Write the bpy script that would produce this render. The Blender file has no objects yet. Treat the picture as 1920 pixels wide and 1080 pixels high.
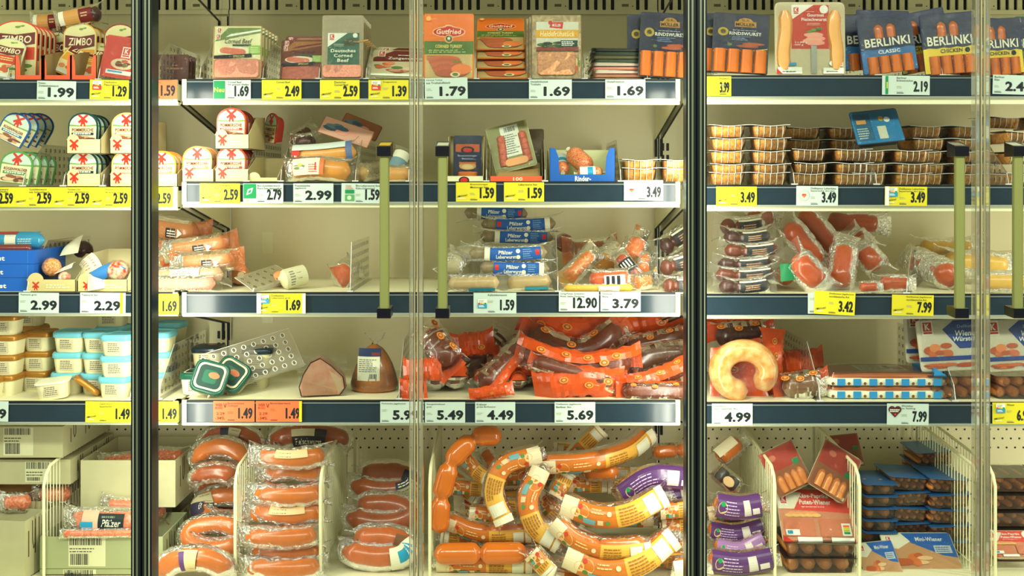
import bpy, math, random
from mathutils import Vector, Matrix, Euler

# ---------------------------------------------------------------- camera, light, exposure
FPX = 1983.0                      # focal length in pixels of the 1920x1080 frame
HY = 345.0                        # image row of the horizon
ZC = 1.45                         # eye height
DS, DB, DD = 2.637, 3.087, 2.383  # depth of shelf fronts, back wall, glass doors
S = DS / FPX                      # metres per photo pixel at the shelf fronts
SC = bpy.context.scene
COL = SC.collection
cam_d = bpy.data.cameras.new('camera')
cam_d.sensor_width = 36.0
cam_d.lens = FPX / 1920.0 * 36.0
cam_d.shift_y = -(540.0 - HY) / 1920.0
cam = bpy.data.objects.new('camera', cam_d)
cam.location = (0, 0, ZC)
cam.rotation_euler = (math.pi / 2, 0, 0)
COL.objects.link(cam)
SC.camera = cam
SC.view_settings.view_transform = 'Standard'
SC.view_settings.look = 'None'
SC.view_settings.gamma = 1.0
SC.view_settings.use_curve_mapping = False
SC.view_settings.exposure = 0.17
SC.cycles.transparent_max_bounces = 32
SC.cycles.max_bounces = 8
SC.cycles.diffuse_bounces = 3
SC.cycles.glossy_bounces = 3
SC.cycles.sample_clamp_indirect = 4.0
SC.cycles.sample_clamp_direct = 12.0
w = bpy.data.worlds.new('store_ambient')
w.use_nodes = True
w.node_tree.nodes['Background'].inputs[0].default_value = (0.86, 0.88, 0.70, 1)
w.node_tree.nodes['Background'].inputs[1].default_value = 0.47
SC.world = w

def PX(px, d): return (px - 960.0) / FPX * d
def PZ(py, d): return ZC - (py - HY) / FPX * d
def P(px, py, d): return Vector((PX(px, d), d, PZ(py, d)))

def area(name, loc, aim, sx, sy, watt, col):
    l = bpy.data.lights.new(name, 'AREA'); l.shape = 'RECTANGLE'
    l.size = sx; l.size_y = sy; l.energy = watt; l.color = col
    o = bpy.data.objects.new(name, l); COL.objects.link(o)
    o.location = loc
    o.rotation_euler = (Vector(aim) - Vector(loc)).to_track_quat('-Z', 'Y').to_euler()
    return o
LEDC = (1.0, 0.96, 0.82)
MULL = [PX(265, DD) + 1.25 * k for k in (-1, 0, 1, 2)]
for i, mx in enumerate(MULL):     # LED tubes on the cabinet side of each mullion
    for sgn in (-1, 1):
        area('mullion_led', (mx + sgn * 0.018, DD + 0.056, 1.12), (mx + sgn * 0.60, DD + 0.68, 1.10), 0.05, 1.15, 3.9, LEDC)
for x in (-2.4, -0.8, 0.8, 2.4):  # the shop's ceiling lamps over the aisle behind the camera
    area('aisle_lamp', (x, -0.1, 3.05), (x, 2.2, 0.9), 1.4, 0.3, 30, (0.97, 1.0, 0.88))

# ---------------------------------------------------------------- materials
MATS = {}
def lin(c): return tuple((x / 255 / 12.92) if x / 255 <= 0.04045 else ((x / 255 + 0.055) / 1.055) ** 2.4 for x in c)
def K(r, g, b, rough=0.5, metal=0.0, noise=0.0, nscale=60.0, coat=0.0, bump=0.0, col2=None):
    key = (r, g, b, rough, metal, noise, nscale, coat, bump, col2)
    if key in MATS: return MATS[key]
    m = bpy.data.materials.new('m_%02x%02x%02x' % (int(r), int(g), int(b)))
    m.use_nodes = True
    nt = m.node_tree; p = nt.nodes['Principled BSDF']
    c = lin((r, g, b))
    p.inputs['Base Color'].default_value = (*c, 1)
    p.inputs['Roughness'].default_value = rough
    p.inputs['Metallic'].default_value = metal
    p.inputs['Specular IOR Level'].default_value = 0.3
    if coat:
        p.inputs['Coat Weight'].default_value = coat
        p.inputs['Coat Roughness'].default_value = 0.12
    if noise or bump or col2:
        tc = nt.nodes.new('ShaderNodeTexCoord')
        n = nt.nodes.new('ShaderNodeTexNoise'); n.inputs['Scale'].default_value = nscale; n.inputs['Detail'].default_value = 4
        nt.links.new(tc.outputs['Object'], n.inputs['Vector'])
        if noise or col2:
            r_ = nt.nodes.new('ShaderNodeValToRGB')
            r_.color_ramp.elements[0].position = 0.35; r_.color_ramp.elements[1].position = 0.65
            d = lin(col2) if col2 else tuple(x * (1 - noise) for x in c)
            r_.color_ramp.elements[0].color = (*d, 1); r_.color_ramp.elements[1].color = (*c, 1)
            nt.links.new(n.outputs['Fac'], r_.inputs[0]); nt.links.new(r_.outputs[0], p.inputs['Base Color'])
        if bump:
            bp = nt.nodes.new('ShaderNodeBump'); bp.inputs['Strength'].default_value = bump; bp.inputs['Distance'].default_value = 0.004
            nt.links.new(n.outputs['Fac'], bp.inputs['Height']); nt.links.new(bp.outputs[0], p.inputs['Normal'])
    MATS[key] = m
    return m
def film(name, haze=0.05, rough=0.10, bump=0.5, nscale=45.0, tint=(1, 1, 1), ior=1.45, hcol=(0.9, 0.9, 0.85), gain=1.0):
    key = ('film', name)
    if key in MATS: return MATS[key]
    m = bpy.data.materials.new(name); m.use_nodes = True
    nt = m.node_tree; nt.nodes.clear()
    out = nt.nodes.new('ShaderNodeOutputMaterial')
    tr = nt.nodes.new('ShaderNodeBsdfTransparent'); tr.inputs[0].default_value = (*tint, 1)
    gl = nt.nodes.new('ShaderNodeBsdfGlossy'); gl.inputs['Roughness'].default_value = rough
    gl.inputs['Color'].default_value = (0.95, 0.95, 0.95, 1)
    di = nt.nodes.new('ShaderNodeBsdfDiffuse'); di.inputs[0].default_value = (*hcol, 1)
    fr = nt.nodes.new('ShaderNodeFresnel'); fr.inputs[0].default_value = ior
    m1 = nt.nodes.new('ShaderNodeMixShader'); m1.inputs[0].default_value = haze
    m2 = nt.nodes.new('ShaderNodeMixShader')
    L = nt.links.new
    L(tr.outputs[0], m1.inputs[1]); L(di.outputs[0], m1.inputs[2])
    if gain != 1.0:
        mg = nt.nodes.new('ShaderNodeMath'); mg.operation = 'MULTIPLY'; mg.inputs[1].default_value = gain; mg.use_clamp = True
        L(fr.outputs[0], mg.inputs[0]); L(mg.outputs[0], m2.inputs[0])
    else:
        L(fr.outputs[0], m2.inputs[0])
    L(m1.outputs[0], m2.inputs[1]); L(gl.outputs[0], m2.inputs[2]); L(m2.outputs[0], out.inputs[0])
    if bump:
        tc = nt.nodes.new('ShaderNodeTexCoord')
        n = nt.nodes.new('ShaderNodeTexNoise'); n.inputs['Scale'].default_value = nscale; n.inputs['Detail'].default_value = 3
        n.inputs['Distortion'].default_value = 1.5
        bp = nt.nodes.new('ShaderNodeBump'); bp.inputs['Strength'].default_value = bump; bp.inputs['Distance'].default_value = 0.006
        L(tc.outputs['Object'], n.inputs['Vector']); L(n.outputs['Fac'], bp.inputs['Height'])
        L(bp.outputs[0], gl.inputs['Normal'])
    MATS[key] = m
    return m
GLASS = film('door_glass', haze=0.0, rough=0.0, bump=0, ior=1.16, tint=(0.97, 0.99, 0.96))
FILM = film('clear_film', haze=0.0, rough=0.06, bump=1.0, nscale=55, gain=0.9)
FILMW = film('crinkled_film', haze=0.0, rough=0.06, bump=1.6, nscale=80, gain=1.4)
SHEET = film('smooth_clear_plastic', haze=0.02, rough=0.10, bump=0.12, nscale=20, gain=1.0)
ACRYL = film('acrylic', haze=0.16, rough=0.08, bump=0.0, gain=0.6, hcol=(0.62, 0.58, 0.46))
ACRYLE = film('acrylic_edge', haze=0.8, rough=0.08, bump=0.0, gain=1.0, hcol=(0.97, 0.97, 0.9))
AMBER = film('amber_film', haze=0.25, rough=0.08, bump=1.2, nscale=60, tint=(0.95, 0.55, 0.28), hcol=(0.62, 0.22, 0.05), gain=2.0)

# ---------------------------------------------------------------- mesh builder
_TXT = {}
def text_geo(s, bold=0.0, shear=0.0):
    key = (s, bold, shear)
    if key in _TXT: return _TXT[key]
    c = bpy.data.curves.new('lettering', 'FONT'); c.body = s
    c.resolution_u = 2; c.offset = bold; c.shear = shear
    c.space_character = 1.0 + bold * 2.0
    o = bpy.data.objects.new('lettering', c)
    me = bpy.data.meshes.new_from_object(o)
    vs = [(v.co.x, v.co.y) for v in me.vertices]
    fs = [tuple(p.vertices) for p in me.polygons]
    bpy.data.objects.remove(o); bpy.data.curves.remove(c); bpy.data.meshes.remove(me)
    if vs:
        x0 = min(v[0] for v in vs); x1 = max(v[0] for v in vs); y0 = min(v[1] for v in vs); y1 = max(v[1] for v in vs)
        vs = [((x - x0) / max(1e-6, x1 - x0), (y - y0) / max(1e-6, y1 - y0)) for x, y in vs]
    _TXT[key] = (vs, fs)
    return _TXT[key]

def rrect(w_, d_, r, n=4, cx=0.0, cy=0.0):
    r = min(r, w_ / 2 - 1e-4, d_ / 2 - 1e-4)
    pts = []
    for qx, qy, a0 in ((1, 1, 0), (-1, 1, 90), (-1, -1, 180), (1, -1, 270)):
        for k in range(n + 1):
            a = math.radians(a0 + 90.0 * k / n)
            pts.append((cx + qx * (w_ / 2 - r) + r * math.cos(a), cy + qy * (d_ / 2 - r) + r * math.sin(a)))
    return pts
def ell(cx, cy, rx, ry, n=20): return [(cx + rx * math.cos(2 * math.pi * k / n), cy + ry * math.sin(2 * math.pi * k / n)) for k in range(n)]

class MB:
    """collects faces in photo-pixel units (or metres with unit=1); build() links them as one mesh object"""
    def __init__(s, unit=None):
        s.u = S if unit is None else unit
        s.v = []; s.f = []; s.fm = []; s.sm = []; s.mats = []; s.warp = None; s.lay = 0.10; s.step = 0.11; s.face = 0.0
    def mi(s, m):
        if m not in s.mats: s.mats.append(m)
        return s.mats.index(m)
    def add(s, vs, fs, m, smooth=False, xf=None):
        b = len(s.v); k = s.mi(m)
        for v in vs:
            if xf is not None: v = xf @ Vector(v)
            if s.warp: v = s.warp(*v)
            s.v.append((v[0], v[1], v[2]))
        for f in fs:
            s.f.append([i + b for i in f]); s.fm.append(k); s.sm.append(smooth)
    def box(s, x0, x1, y0, y1, z0, z1, m, xf=None):
        s.add([(x0, y0, z0), (x1, y0, z0), (x1, y1, z0), (x0, y1, z0), (x0, y0, z1), (x1, y0, z1), (x1, y1, z1), (x0, y1, z1)],
              [(0, 3, 2, 1), (4, 5, 6, 7), (0, 1, 5, 4), (1, 2, 6, 5), (2, 3, 7, 6), (3, 0, 4, 7)], m, False, xf)
    def prism(s, out, y0, y1, m, xf=None, m_side=None, smooth=False):      # outline in x,z extruded along y
        n = len(out)
        a = [(x, y0, z) for x, z in out]; b = [(x, y1, z) for x, z in out]
        s.add(a, [tuple(range(n))], m, False, xf); s.add(b, [tuple(reversed(range(n)))], m, False, xf)
        s.add(a + b, [(i, i + n, (i + 1) % n + n, (i + 1) % n) for i in range(n)], m_side or m, smooth, xf)
    def loft(s, rings, m, caps=(True, True), smooth=True, xf=None, closed=True):
        n = len(rings[0]); vs = [v for r in rings for v in r]; fs = []
        for j in range(len(rings) - 1):
            for i in range(n if closed else n - 1):
                k = (i + 1) % n
                fs.append((j * n + i, j * n + k, (j + 1) * n + k, (j + 1) * n + i))
        s.add(vs, fs, m, smooth, xf)
        if caps[0]: s.add(rings[0], [tuple(reversed(range(n)))], m, False, xf)
        if caps[1]: s.add(rings[-1], [tuple(range(n))], m, False, xf)
    def tube(s, pts, ra, m, rb=None, n=12, up=(0, 0, 1), a0=0.0, a1=None, caps=True, jit=0.0, seed=0, xf=None, matfn=None):
        """pts: path; ra/rb: radius (or list) along side / up axis"""
        rng = random.Random(seed)
        pts = [Vector(p) for p in pts]; N = len(pts)
        ra = ra if isinstance(ra, (list, tuple)) else [ra] * N
        rb = rb if isinstance(rb, (list, tuple)) else ([rb] * N if rb is not None else ra)
        up = Vector(up); rings = []
        full = a1 is None
        for i, p in enumerate(pts):
            t = (pts[min(i + 1, N - 1)] - pts[max(i - 1, 0)]).normalized()
            side = t.cross(up)
            side = side.normalized() if side.length > 1e-4 else Vector((1, 0, 0))
            u2 = side.cross(t).normalized()
            ring = []
            for k in range(n if full else n + 1):
                a = (2 * math.pi * k / n) if full else (a0 + (a1 - a0) * k / n)
                j = 1.0 + (rng.uniform(-jit, jit) if jit else 0.0)
                ring.append(p + side * (ra[i] * j * math.cos(a)) + u2 * (rb[i] * j * math.sin(a)))
            rings.append(ring)
        if matfn:
            for j in range(N - 1):
                nn = len(rings[0])
                for k in range(nn):
                    k2 = (k + 1) % nn
                    s.add([rings[j][k], rings[j][k2], rings[j + 1][k2], rings[j + 1][k]], [(0, 1, 2, 3)], matfn(j / (N - 1), k / nn), True, xf)
        else:
            s.loft(rings, m, (caps and full, caps and full), True, xf, closed=full)
    # ---- flat print on the front (plane y = face, layered towards -y)
    def flat(s, pts, m):
        s.lay += s.step
        s.add([(x, s.face - s.lay, z) for x, z in pts], [tuple(range(len(pts)))], m)
    def rect(s, x0, z0, x1, z1, m, r=0.0, nu=1, nv=1):
        if r > 0: s.flat(rrect(x1 - x0, z1 - z0, r, 4, (x0 + x1) / 2, (z0 + z1) / 2), m); return
        s.lay += s.step
        if s.warp: nu = max(nu, int(abs(x1 - x0) / 5) + 1); nv = max(nv, int(abs(z1 - z0) / 5) + 1)
        vs = [(x0 + (x1 - x0) * i / nu, s.face - s.lay, z0 + (z1 - z0) * j / nv) for j in range(nv + 1) for i in range(nu + 1)]
        s.add(vs, [(j * (nu + 1) + i, j * (nu + 1) + i + 1, (j + 1) * (nu + 1) + i + 1, (j + 1) * (nu + 1) + i) for j in range(nv) for i in range(nu)], m)
    def disc(s, cx, cz, rx, rz, m, n=20): s.flat(ell(cx, cz, rx, rz, n), m)
    def text(s, t, x0, z0, x1, z1, m, bold=0.02, shear=0.0, rot=0.0, fat=0.0):
        if fat:
            for dx, dz in ((-fat, 0), (fat, 0), (0, fat * .7), (0, -fat * .7)): s.text(t, x0 + dx, z0 + dz, x1 + dx, z1 + dz, m, bold, shear, rot); s.lay -= s.step * .75
            return
        vs, fs = text_geo(t, bold, shear)
        s.lay += s.step
        cx, cz = (x0 + x1) / 2, (z0 + z1) / 2; ca, sa = math.cos(rot), math.sin(rot)
        out = []
        for u_, v_ in vs:
            x = (u_ - 0.5) * (x1 - x0); z = (v_ - 0.5) * (z1 - z0)
            out.append((cx + x * ca - z * sa, s.face - s.lay, cz + x * sa + z * ca))
        s.add(out, fs, m)
    def lines(s, x0, z0, x1, z1, n, m, seed=1, fill=0.45):
        rng = random.Random(seed); s.lay += s.step
        for i in range(n):
            za = z0 + (z1 - z0) * (i + 0.2) / n; zb = za + (z1 - z0) / n * fill
            x = x0; xe = x1 - rng.uniform(0, 0.35) * (x1 - x0)
            while x < xe:
                wd = rng.uniform(0.06, 0.2) * (x1 - x0)
                x2 = min(xe, x + wd)
                s.add([(x, s.face - s.lay, za), (x2, s.face - s.lay, za), (x2, s.face - s.lay, zb), (x, s.face - s.lay, zb)], [(0, 1, 2, 3)], m)
                x = x2 + 0.03 * (x1 - x0)
    def bars(s, x0, z0, x1, z1, m, n=14, seed=3, horiz=False):
        rng = random.Random(seed); s.lay += s.step
        t = 0.0; L_ = (z1 - z0) if horiz else (x1 - x0)
        while t < 1:
            a = rng.uniform(0.3, 1.0) / n; b = min(1, t + a)
            if horiz: q = [(x0, z0 + L_ * t), (x1, z0 + L_ * t), (x1, z0 + L_ * b), (x0, z0 + L_ * b)]
            else: q = [(x0 + L_ * t, z0), (x0 + L_ * b, z0), (x0 + L_ * b, z1), (x0 + L_ * t, z1)]
            s.add([(x, s.face - s.lay, z) for x, z in q], [(0, 1, 2, 3)], m)
            t = b + rng.uniform(0.3, 0.9) / n
    def mesh(s, name):
        me = bpy.data.meshes.new(name)
        me.from_pydata([(x * s.u, y * s.u, z * s.u) for x, y, z in s.v], [], s.f)
        for m in s.mats: me.materials.append(m)
        me.polygons.foreach_set('material_index', s.fm)
        me.polygons.foreach_set('use_smooth', s.sm)
        me.update()
        return me
    def build(s, name, parent=None, kind=None, label=None):
        o = bpy.data.objects.new(name, s.mesh(name)); COL.objects.link(o)
        if parent is not None: o.parent = parent
        if kind: o['kind'] = kind
        if label: o['label'] = label
        return o

def tag(o, label, cat, group=None, kind=None):
    o['label'] = label; o['category'] = cat
    if group: o['group'] = group
    if kind: o['kind'] = kind
    return o
def thing(name, label, cat, loc=(0, 0, 0), rot=(0, 0, 0), group=None):
    o = bpy.data.objects.new(name, None); COL.objects.link(o)
    o.location = loc; o.rotation_euler = rot; o.empty_display_size = 0.02
    return tag(o, label, cat, group)
def dup(root, label, loc=None, rot=None, group=None):
    r = root.copy(); COL.objects.link(r); r['label'] = label
    if loc is not None: r.location = loc
    if rot is not None: r.rotation_euler = rot
    if group: r['group'] = group
    for ch in list(root.children):
        c = ch.copy(); COL.objects.link(c); c.parent = r
        for g in ch.children:
            d = g.copy(); COL.objects.link(d); d.parent = c
    return r
def part_of(root, name, mesh):
    o = bpy.data.objects.new(name, mesh); COL.objects.link(o); o.parent = root
    return o
ORD = ['first', 'second', 'third', 'fourth', 'fifth', 'sixth', 'seventh', 'eighth', 'ninth', 'tenth', 'eleventh', 'twelfth']

# shelf geometry in photo rows: (shelf top / rail top, rail bottom, lip bottom) per module and row
ROWS = {'L': [(150, 188, 197), (350, 388, 394), (548, 588, 593), (752, 792, 797)],
        'C': [(149, 187, 196), (341, 380, 389), (548, 588, 594), (750, 793, 798)],
        'R': [(142, 183, 195), (347, 386, 396), (551, 592, 598), (754, 795, 800)]}
def ZT(mod, row): return PZ(ROWS[mod][row - 1][0], DS) if row < 5 else PZ(1085, DS)
def at(px, mod, row, off=0.0, dz=0.0):
    d = DS + 0.012 + off
    return Vector((PX(px, d), d, ZT(mod, row) + dz))
# ---------------------------------------------------------------- cabinet shell
CREAM = K(238, 230, 192, 0.45, noise=0.05, nscale=6)
CREAM2 = K(236, 231, 192, 0.4)
LIP = K(230, 230, 192, 0.3)
BLACK = K(12, 16, 22, 0.5)
RAIL = K(30, 48, 60, 0.22, coat=0.25, noise=0.12, nscale=30)
JX = [PX(338, DS), PX(1279, DS)]           # joints between the shelf modules
MODX = {'L': (JX[0] - 1.25, JX[0]), 'C': (JX[0], JX[1]), 'R': (JX[1], JX[1] + 1.25)}
BJ = [PX(431, DB), PX(1233, DB)]                      # joints of the back panels
ZTOP, ZBOT = PZ(-120, DB), PZ(1120, DB) - 0.25

wall = bpy.data.objects.new('wall_back', None); COL.objects.link(wall); wall['kind'] = 'structure'
wall['label'] = 'cream sheet metal rear wall of the refrigerated cabinet'
ZG0, ZG1 = PZ(20, DB), PZ(-60, DB)                    # slotted air grille at the top
ZP0, ZP1 = PZ(842, DB), PZ(799, DB)                   # perforated strip above the bottom bins
edges = [BJ[0] - 1.25, BJ[0], BJ[1], BJ[1] + 1.25]
for i in range(3):
    x0, x1 = edges[i] + 0.002, edges[i + 1] - 0.002
    m = MB(1); m.box(x0, x1, DB, DB + 0.012, ZBOT, ZG0 - 0.002, CREAM); m.build('back_panel', wall)
    m = MB(1); m.box(x0, x1, DB - 0.012, DB - 0.002, ZG0 - 0.012, ZG0, CREAM2)
    m.build('grille_ledge', wall)
    # grille sheet with real round-ended slots
    m = MB(1); pitch = 0.0245
    n = int((x1 - x0) / pitch); yv = DB - 0.004
    zt, zb = PZ(-18, DB), PZ(17, DB); sw = 0.0052
    m.box(x0, x1, yv, yv + 0.006, zt + sw, ZG1, CREAM2); m.box(x0, x1, yv, yv + 0.006, ZG0, zb - sw, CREAM2)
    xc = x0; grp = 0
    slots = []
    for k in range(n):
        c = x0 + pitch * (k + 0.5)
        if k % 8 not in (6, 7): slots.append(c)
    prev = x0
    for c in slots:
        for side in (0, 1):
            pass
        a, b = c - sw, c + sw
        if a > prev: m.box(prev, a, yv, yv + 0.006, zb - sw, zt + sw, CREAM2)
        for sg, zc in ((1, zt), (-1, zb)):             # rounded corners of the slot
            for sx in (-1, 1):
                arc = [(c + sx * sw * math.cos(t * math.pi / 8), zc + sg * sw * math.sin(t * math.pi / 8)) for t in range(5)]
                m.prism([(c + sx * sw, zc + sg * sw)] + arc, yv, yv + 0.006, CREAM2)
        prev = b
    m.box(prev, x1, yv, yv + 0.006, zb - sw, zt + sw, CREAM2)
    m.build('air_grille', wall)
    m = MB(1)
    for k in range(n):                                 # small rectangular slots and screws between the groups
        if k % 8 == 7:
            c = x0 + pitch * k
            m.box(c - 0.010, c + 0.010, yv - 0.0006, yv, PZ(13, DB), PZ(8, DB), K(120, 116, 84, 0.6))
            m.prism(ell(c + 0.022, PZ(12, DB), 0.0017, 0.0017, 8), yv - 0.0008, yv, BLACK)
    m.build('grille_details', wall)
    # perforations of the lower strip
    m = MB(1); pr = 0.0245
    for r_ in range(3):
        for k in range(int((x1 - x0) / pr)):
            c = x0 + pr * (k + 0.5 + 0.5 * (r_ % 2)); zc = PZ(805 + 17 * r_, DB)
            m.prism(ell(c, zc, 0.0030, 0.0030, 8), DB - 0.0008, DB, BLACK)
    m.build('perforations', wall, kind='stuff')
    m = MB(1); m.box(x0, x1, DB + 0.013, DB + 0.05, ZG0, ZG1 + 0.1, BLACK); m.build('air_duct', wall)
for i, bx in enumerate(BJ):                            # slotted uprights with a dark joint
    s_ = -1 if i == 0 else 1
    m = MB(1); xa, xb = sorted((bx, bx + s_ * 0.052))
    m.box(xa, xb, DB - 0.022, DB - 0.0005, ZBOT, ZG0 - 0.02, CREAM2)
    u = m.build('upright', wall)
    m = MB(1); m.box(bx - 0.0022, bx + 0.0022, DB - 0.0235, DB - 0.021, ZBOT, ZG0 - 0.02, BLACK); m.build('joint_gap', u)
    m = MB(1)
    for row in range(4):
        for k in range(3):
            zz = ZT('C', row + 1) + 0.055 - 0.062 + k * 0.034 + (0.03 if row else 0)
            for q in (0.008, 0.022):
                a, b = sorted((bx + s_ * q, bx + s_ * (q + 0.008)))
                m.box(a, b, DB - 0.0232, DB - 0.0215, zz, zz + 0.022, BLACK)
    m.build('bracket_slots', u)
for i, (xa, ya, xb, yb) in enumerate(((362, -12, 411, 40), (1262, -6, 1242, 28))):
    m = MB(1); p, q = P(xa, ya, DS + 0.05), P(xb, yb, DB - 0.03); m.tube([p, q], 0.003, BLACK, n=6); m.tube([q, q - Vector((0, 0, 0.04))], 0.004, BLACK, n=6); m.build('canopy_bracket_gap', wall)  # shadow gap along the canopy brackets, drawn as black tubes
for py in (435, 566):                                  # cover plates on the centre back panel
    m = MB(1); a, b = PX(492, DB), PX(513, DB)
    m.prism(rrect(b - a, PZ(py, DB) - PZ(py + 40, DB), 0.006, 4, (a + b) / 2, (PZ(py, DB) + PZ(py + 40, DB)) / 2), DB - 0.003, DB, K(240, 236, 196, 0.3))
    m.build('cover_plate', wall)

fl = MB(1); fl.box(-3.2, 3.2, -1.0, DB + 0.1, -0.02, 0.0, K(150, 146, 128, 0.3, noise=0.1, nscale=4))
o = fl.build('floor', kind='structure'); o['label'] = 'pale shop floor in front of the cabinet'
m = MB(1); m.box(-2.6, 2.6, DD + 0.06, DB + 0.05, PZ(-110, DS), PZ(-110, DS) + 0.03, CREAM2); o = m.build('ceiling', kind='structure'); o['label'] = 'cream underside of the cabinet canopy above the top shelf'
# deck of the bottom bins
m = MB(1); ZD = ZT('C', 5)
deck = thing('bin_deck', 'cream slatted floor of the bottom bins behind the doors', 'shelf', (0, DS, ZD))
for k in range(8):
    mm = MB(1); y0 = -0.12 + k * 0.064; mm.box(-2.0, 2.0, y0, min(y0 + 0.060, DB - DS - 0.004), -0.012, 0, CREAM2); mm.build('slat', deck)
mm = MB(1); mm.box(-2.0, 2.0, -0.12, -0.10, -0.16, -0.012, LIP); mm.build('front_apron', deck)

# ---------------------------------------------------------------- shelves
PLACE = {'L': 'by the leftmost doors', 'C': 'in the middle bay', 'R': 'in the bay at the right'}
for mod in 'LCR':
    X0, X1 = MODX[mod]; X0 += 0.006; X1 -= 0.006
    for row in range(1, 5):
        yt, yr, yl = ROWS[mod][row - 1]
        zt, zr, zl = PZ(yt, DS), PZ(yr, DS), PZ(yl, DS)
        t = thing('shelf', 'cream metal %s shelf from the top %s' % (ORD[row - 1], PLACE[mod]), 'shelf', ((X0 + X1) / 2, DS, zt), group='cabinet shelves')
        hw = (X1 - X0) / 2; L_ = zt
        m = MB(1); m.box(-hw, hw, 0.004, DB - DS - 0.026, -0.010, 0, CREAM2); m.build('shelf_board', t)
        m = MB(1); m.box(-hw, hw, 0.002, 0.020, zl - zt, zr - zt - 0.0005, LIP); m.build('front_lip', t)
        ra, rb = (-hw + 0.012, hw - 0.012)
        m = MB(1)
        m.box(ra, rb, -0.004, 0.003, zr - zt, -0.004, RAIL)
        m.build('price_rail', t)
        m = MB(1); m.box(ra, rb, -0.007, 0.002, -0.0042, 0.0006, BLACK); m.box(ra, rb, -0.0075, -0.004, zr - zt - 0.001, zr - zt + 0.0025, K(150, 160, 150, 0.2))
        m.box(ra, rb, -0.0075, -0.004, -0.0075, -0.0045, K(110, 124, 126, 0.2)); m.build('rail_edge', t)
        for sg in (-1, 1):
            m = MB(1); a, b = sorted((sg * hw, sg * (hw - 0.011))); m.box(a, b, -0.006, 0.03, zr - zt - 0.004, 0.0, LIP); m.build('end_cap', t)
            m = MB(1); a, b = sorted((sg * (hw - 0.001), sg * (hw - 0.004)))
            dep = DB - DS - 0.03
            pr = [(0.03, zl - zt + 0.004), (dep, zl - zt - 0.07), (dep, -0.011), (0.03, -0.011)]
            vs = [(a, y, z) for y, z in pr] + [(b, y, z) for y, z in pr]
            m.add(vs, [(0, 1, 2, 3), (7, 6, 5, 4)] + [(i, i + 4, (i + 1) % 4 + 4, (i + 1) % 4) for i in range(4)], CREAM2)
            br = m.build('bracket', t)
            m = MB(1)
            pr2 = [(0.03, zl - zt + 0.004), (dep, zl - zt - 0.07)]
            for (ya, za), (yb, zb_) in [(pr2[0], pr2[1])]:
                m.tube([(sg * (hw - 0.002), ya, za), (sg * (hw - 0.002), yb, zb_)], 0.0028, BLACK, n=6)
                m.tube([(sg * (hw - 0.002), yb, zb_), (sg * (hw - 0.002), yb, zb_ - 0.05)], 0.004, BLACK, n=6)
            m.build('bracket_gap_line', br)  # black tubes stand in for the shadow gap along the bracket edge

# ---------------------------------------------------------------- price tags
YEL, WHT, ORG = K(226, 212, 44, 0.4), K(198, 214, 204, 0.4), K(244, 112, 66, 0.4)
INK = K(26, 32, 36, 0.5); GREY = K(120, 124, 110, 0.6); TXT = K(70, 74, 60, 0.6)
GRN = K(20, 140, 80, 0.4); REDI = K(214, 60, 40, 0.4); BLUI = K(40, 150, 190, 0.4); WHI = K(240, 244, 232, 0.4)
def badge_discount(m, x, z):
    for i, ch in enumerate('DISCOUNT'):
        m.text(ch, x + 2.35 * i, z + 0.35 * i, x + 2.35 * i + 2.0, z + 3.0 + 0.35 * i, INK, 0.03)
    m.lay += 0.1
    m.lines(x + 2, z - 3.0, x + 17, z - 0.6, 2, WHI, 4, 0.7)
def badge_icon(m, x, z, col):
    m.rect(x, z, x + 17, z + 17, WHI); m.lines(x + 2, z + 11, x + 15, z + 16, 2, GREY, 2)
    for i, c in enumerate((REDI, K(230, 150, 60), K(240, 200, 60), GRN)): m.rect(x + 0.5 + 4 * i, z + 8, x + 4 + 4 * i, z + 10.5, c)
    m.rect(x, z, x + 17, z + 8, col); m.lines(x + 2, z + 2, x + 15, z + 6, 2, WHI, 5, 0.6)
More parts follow.
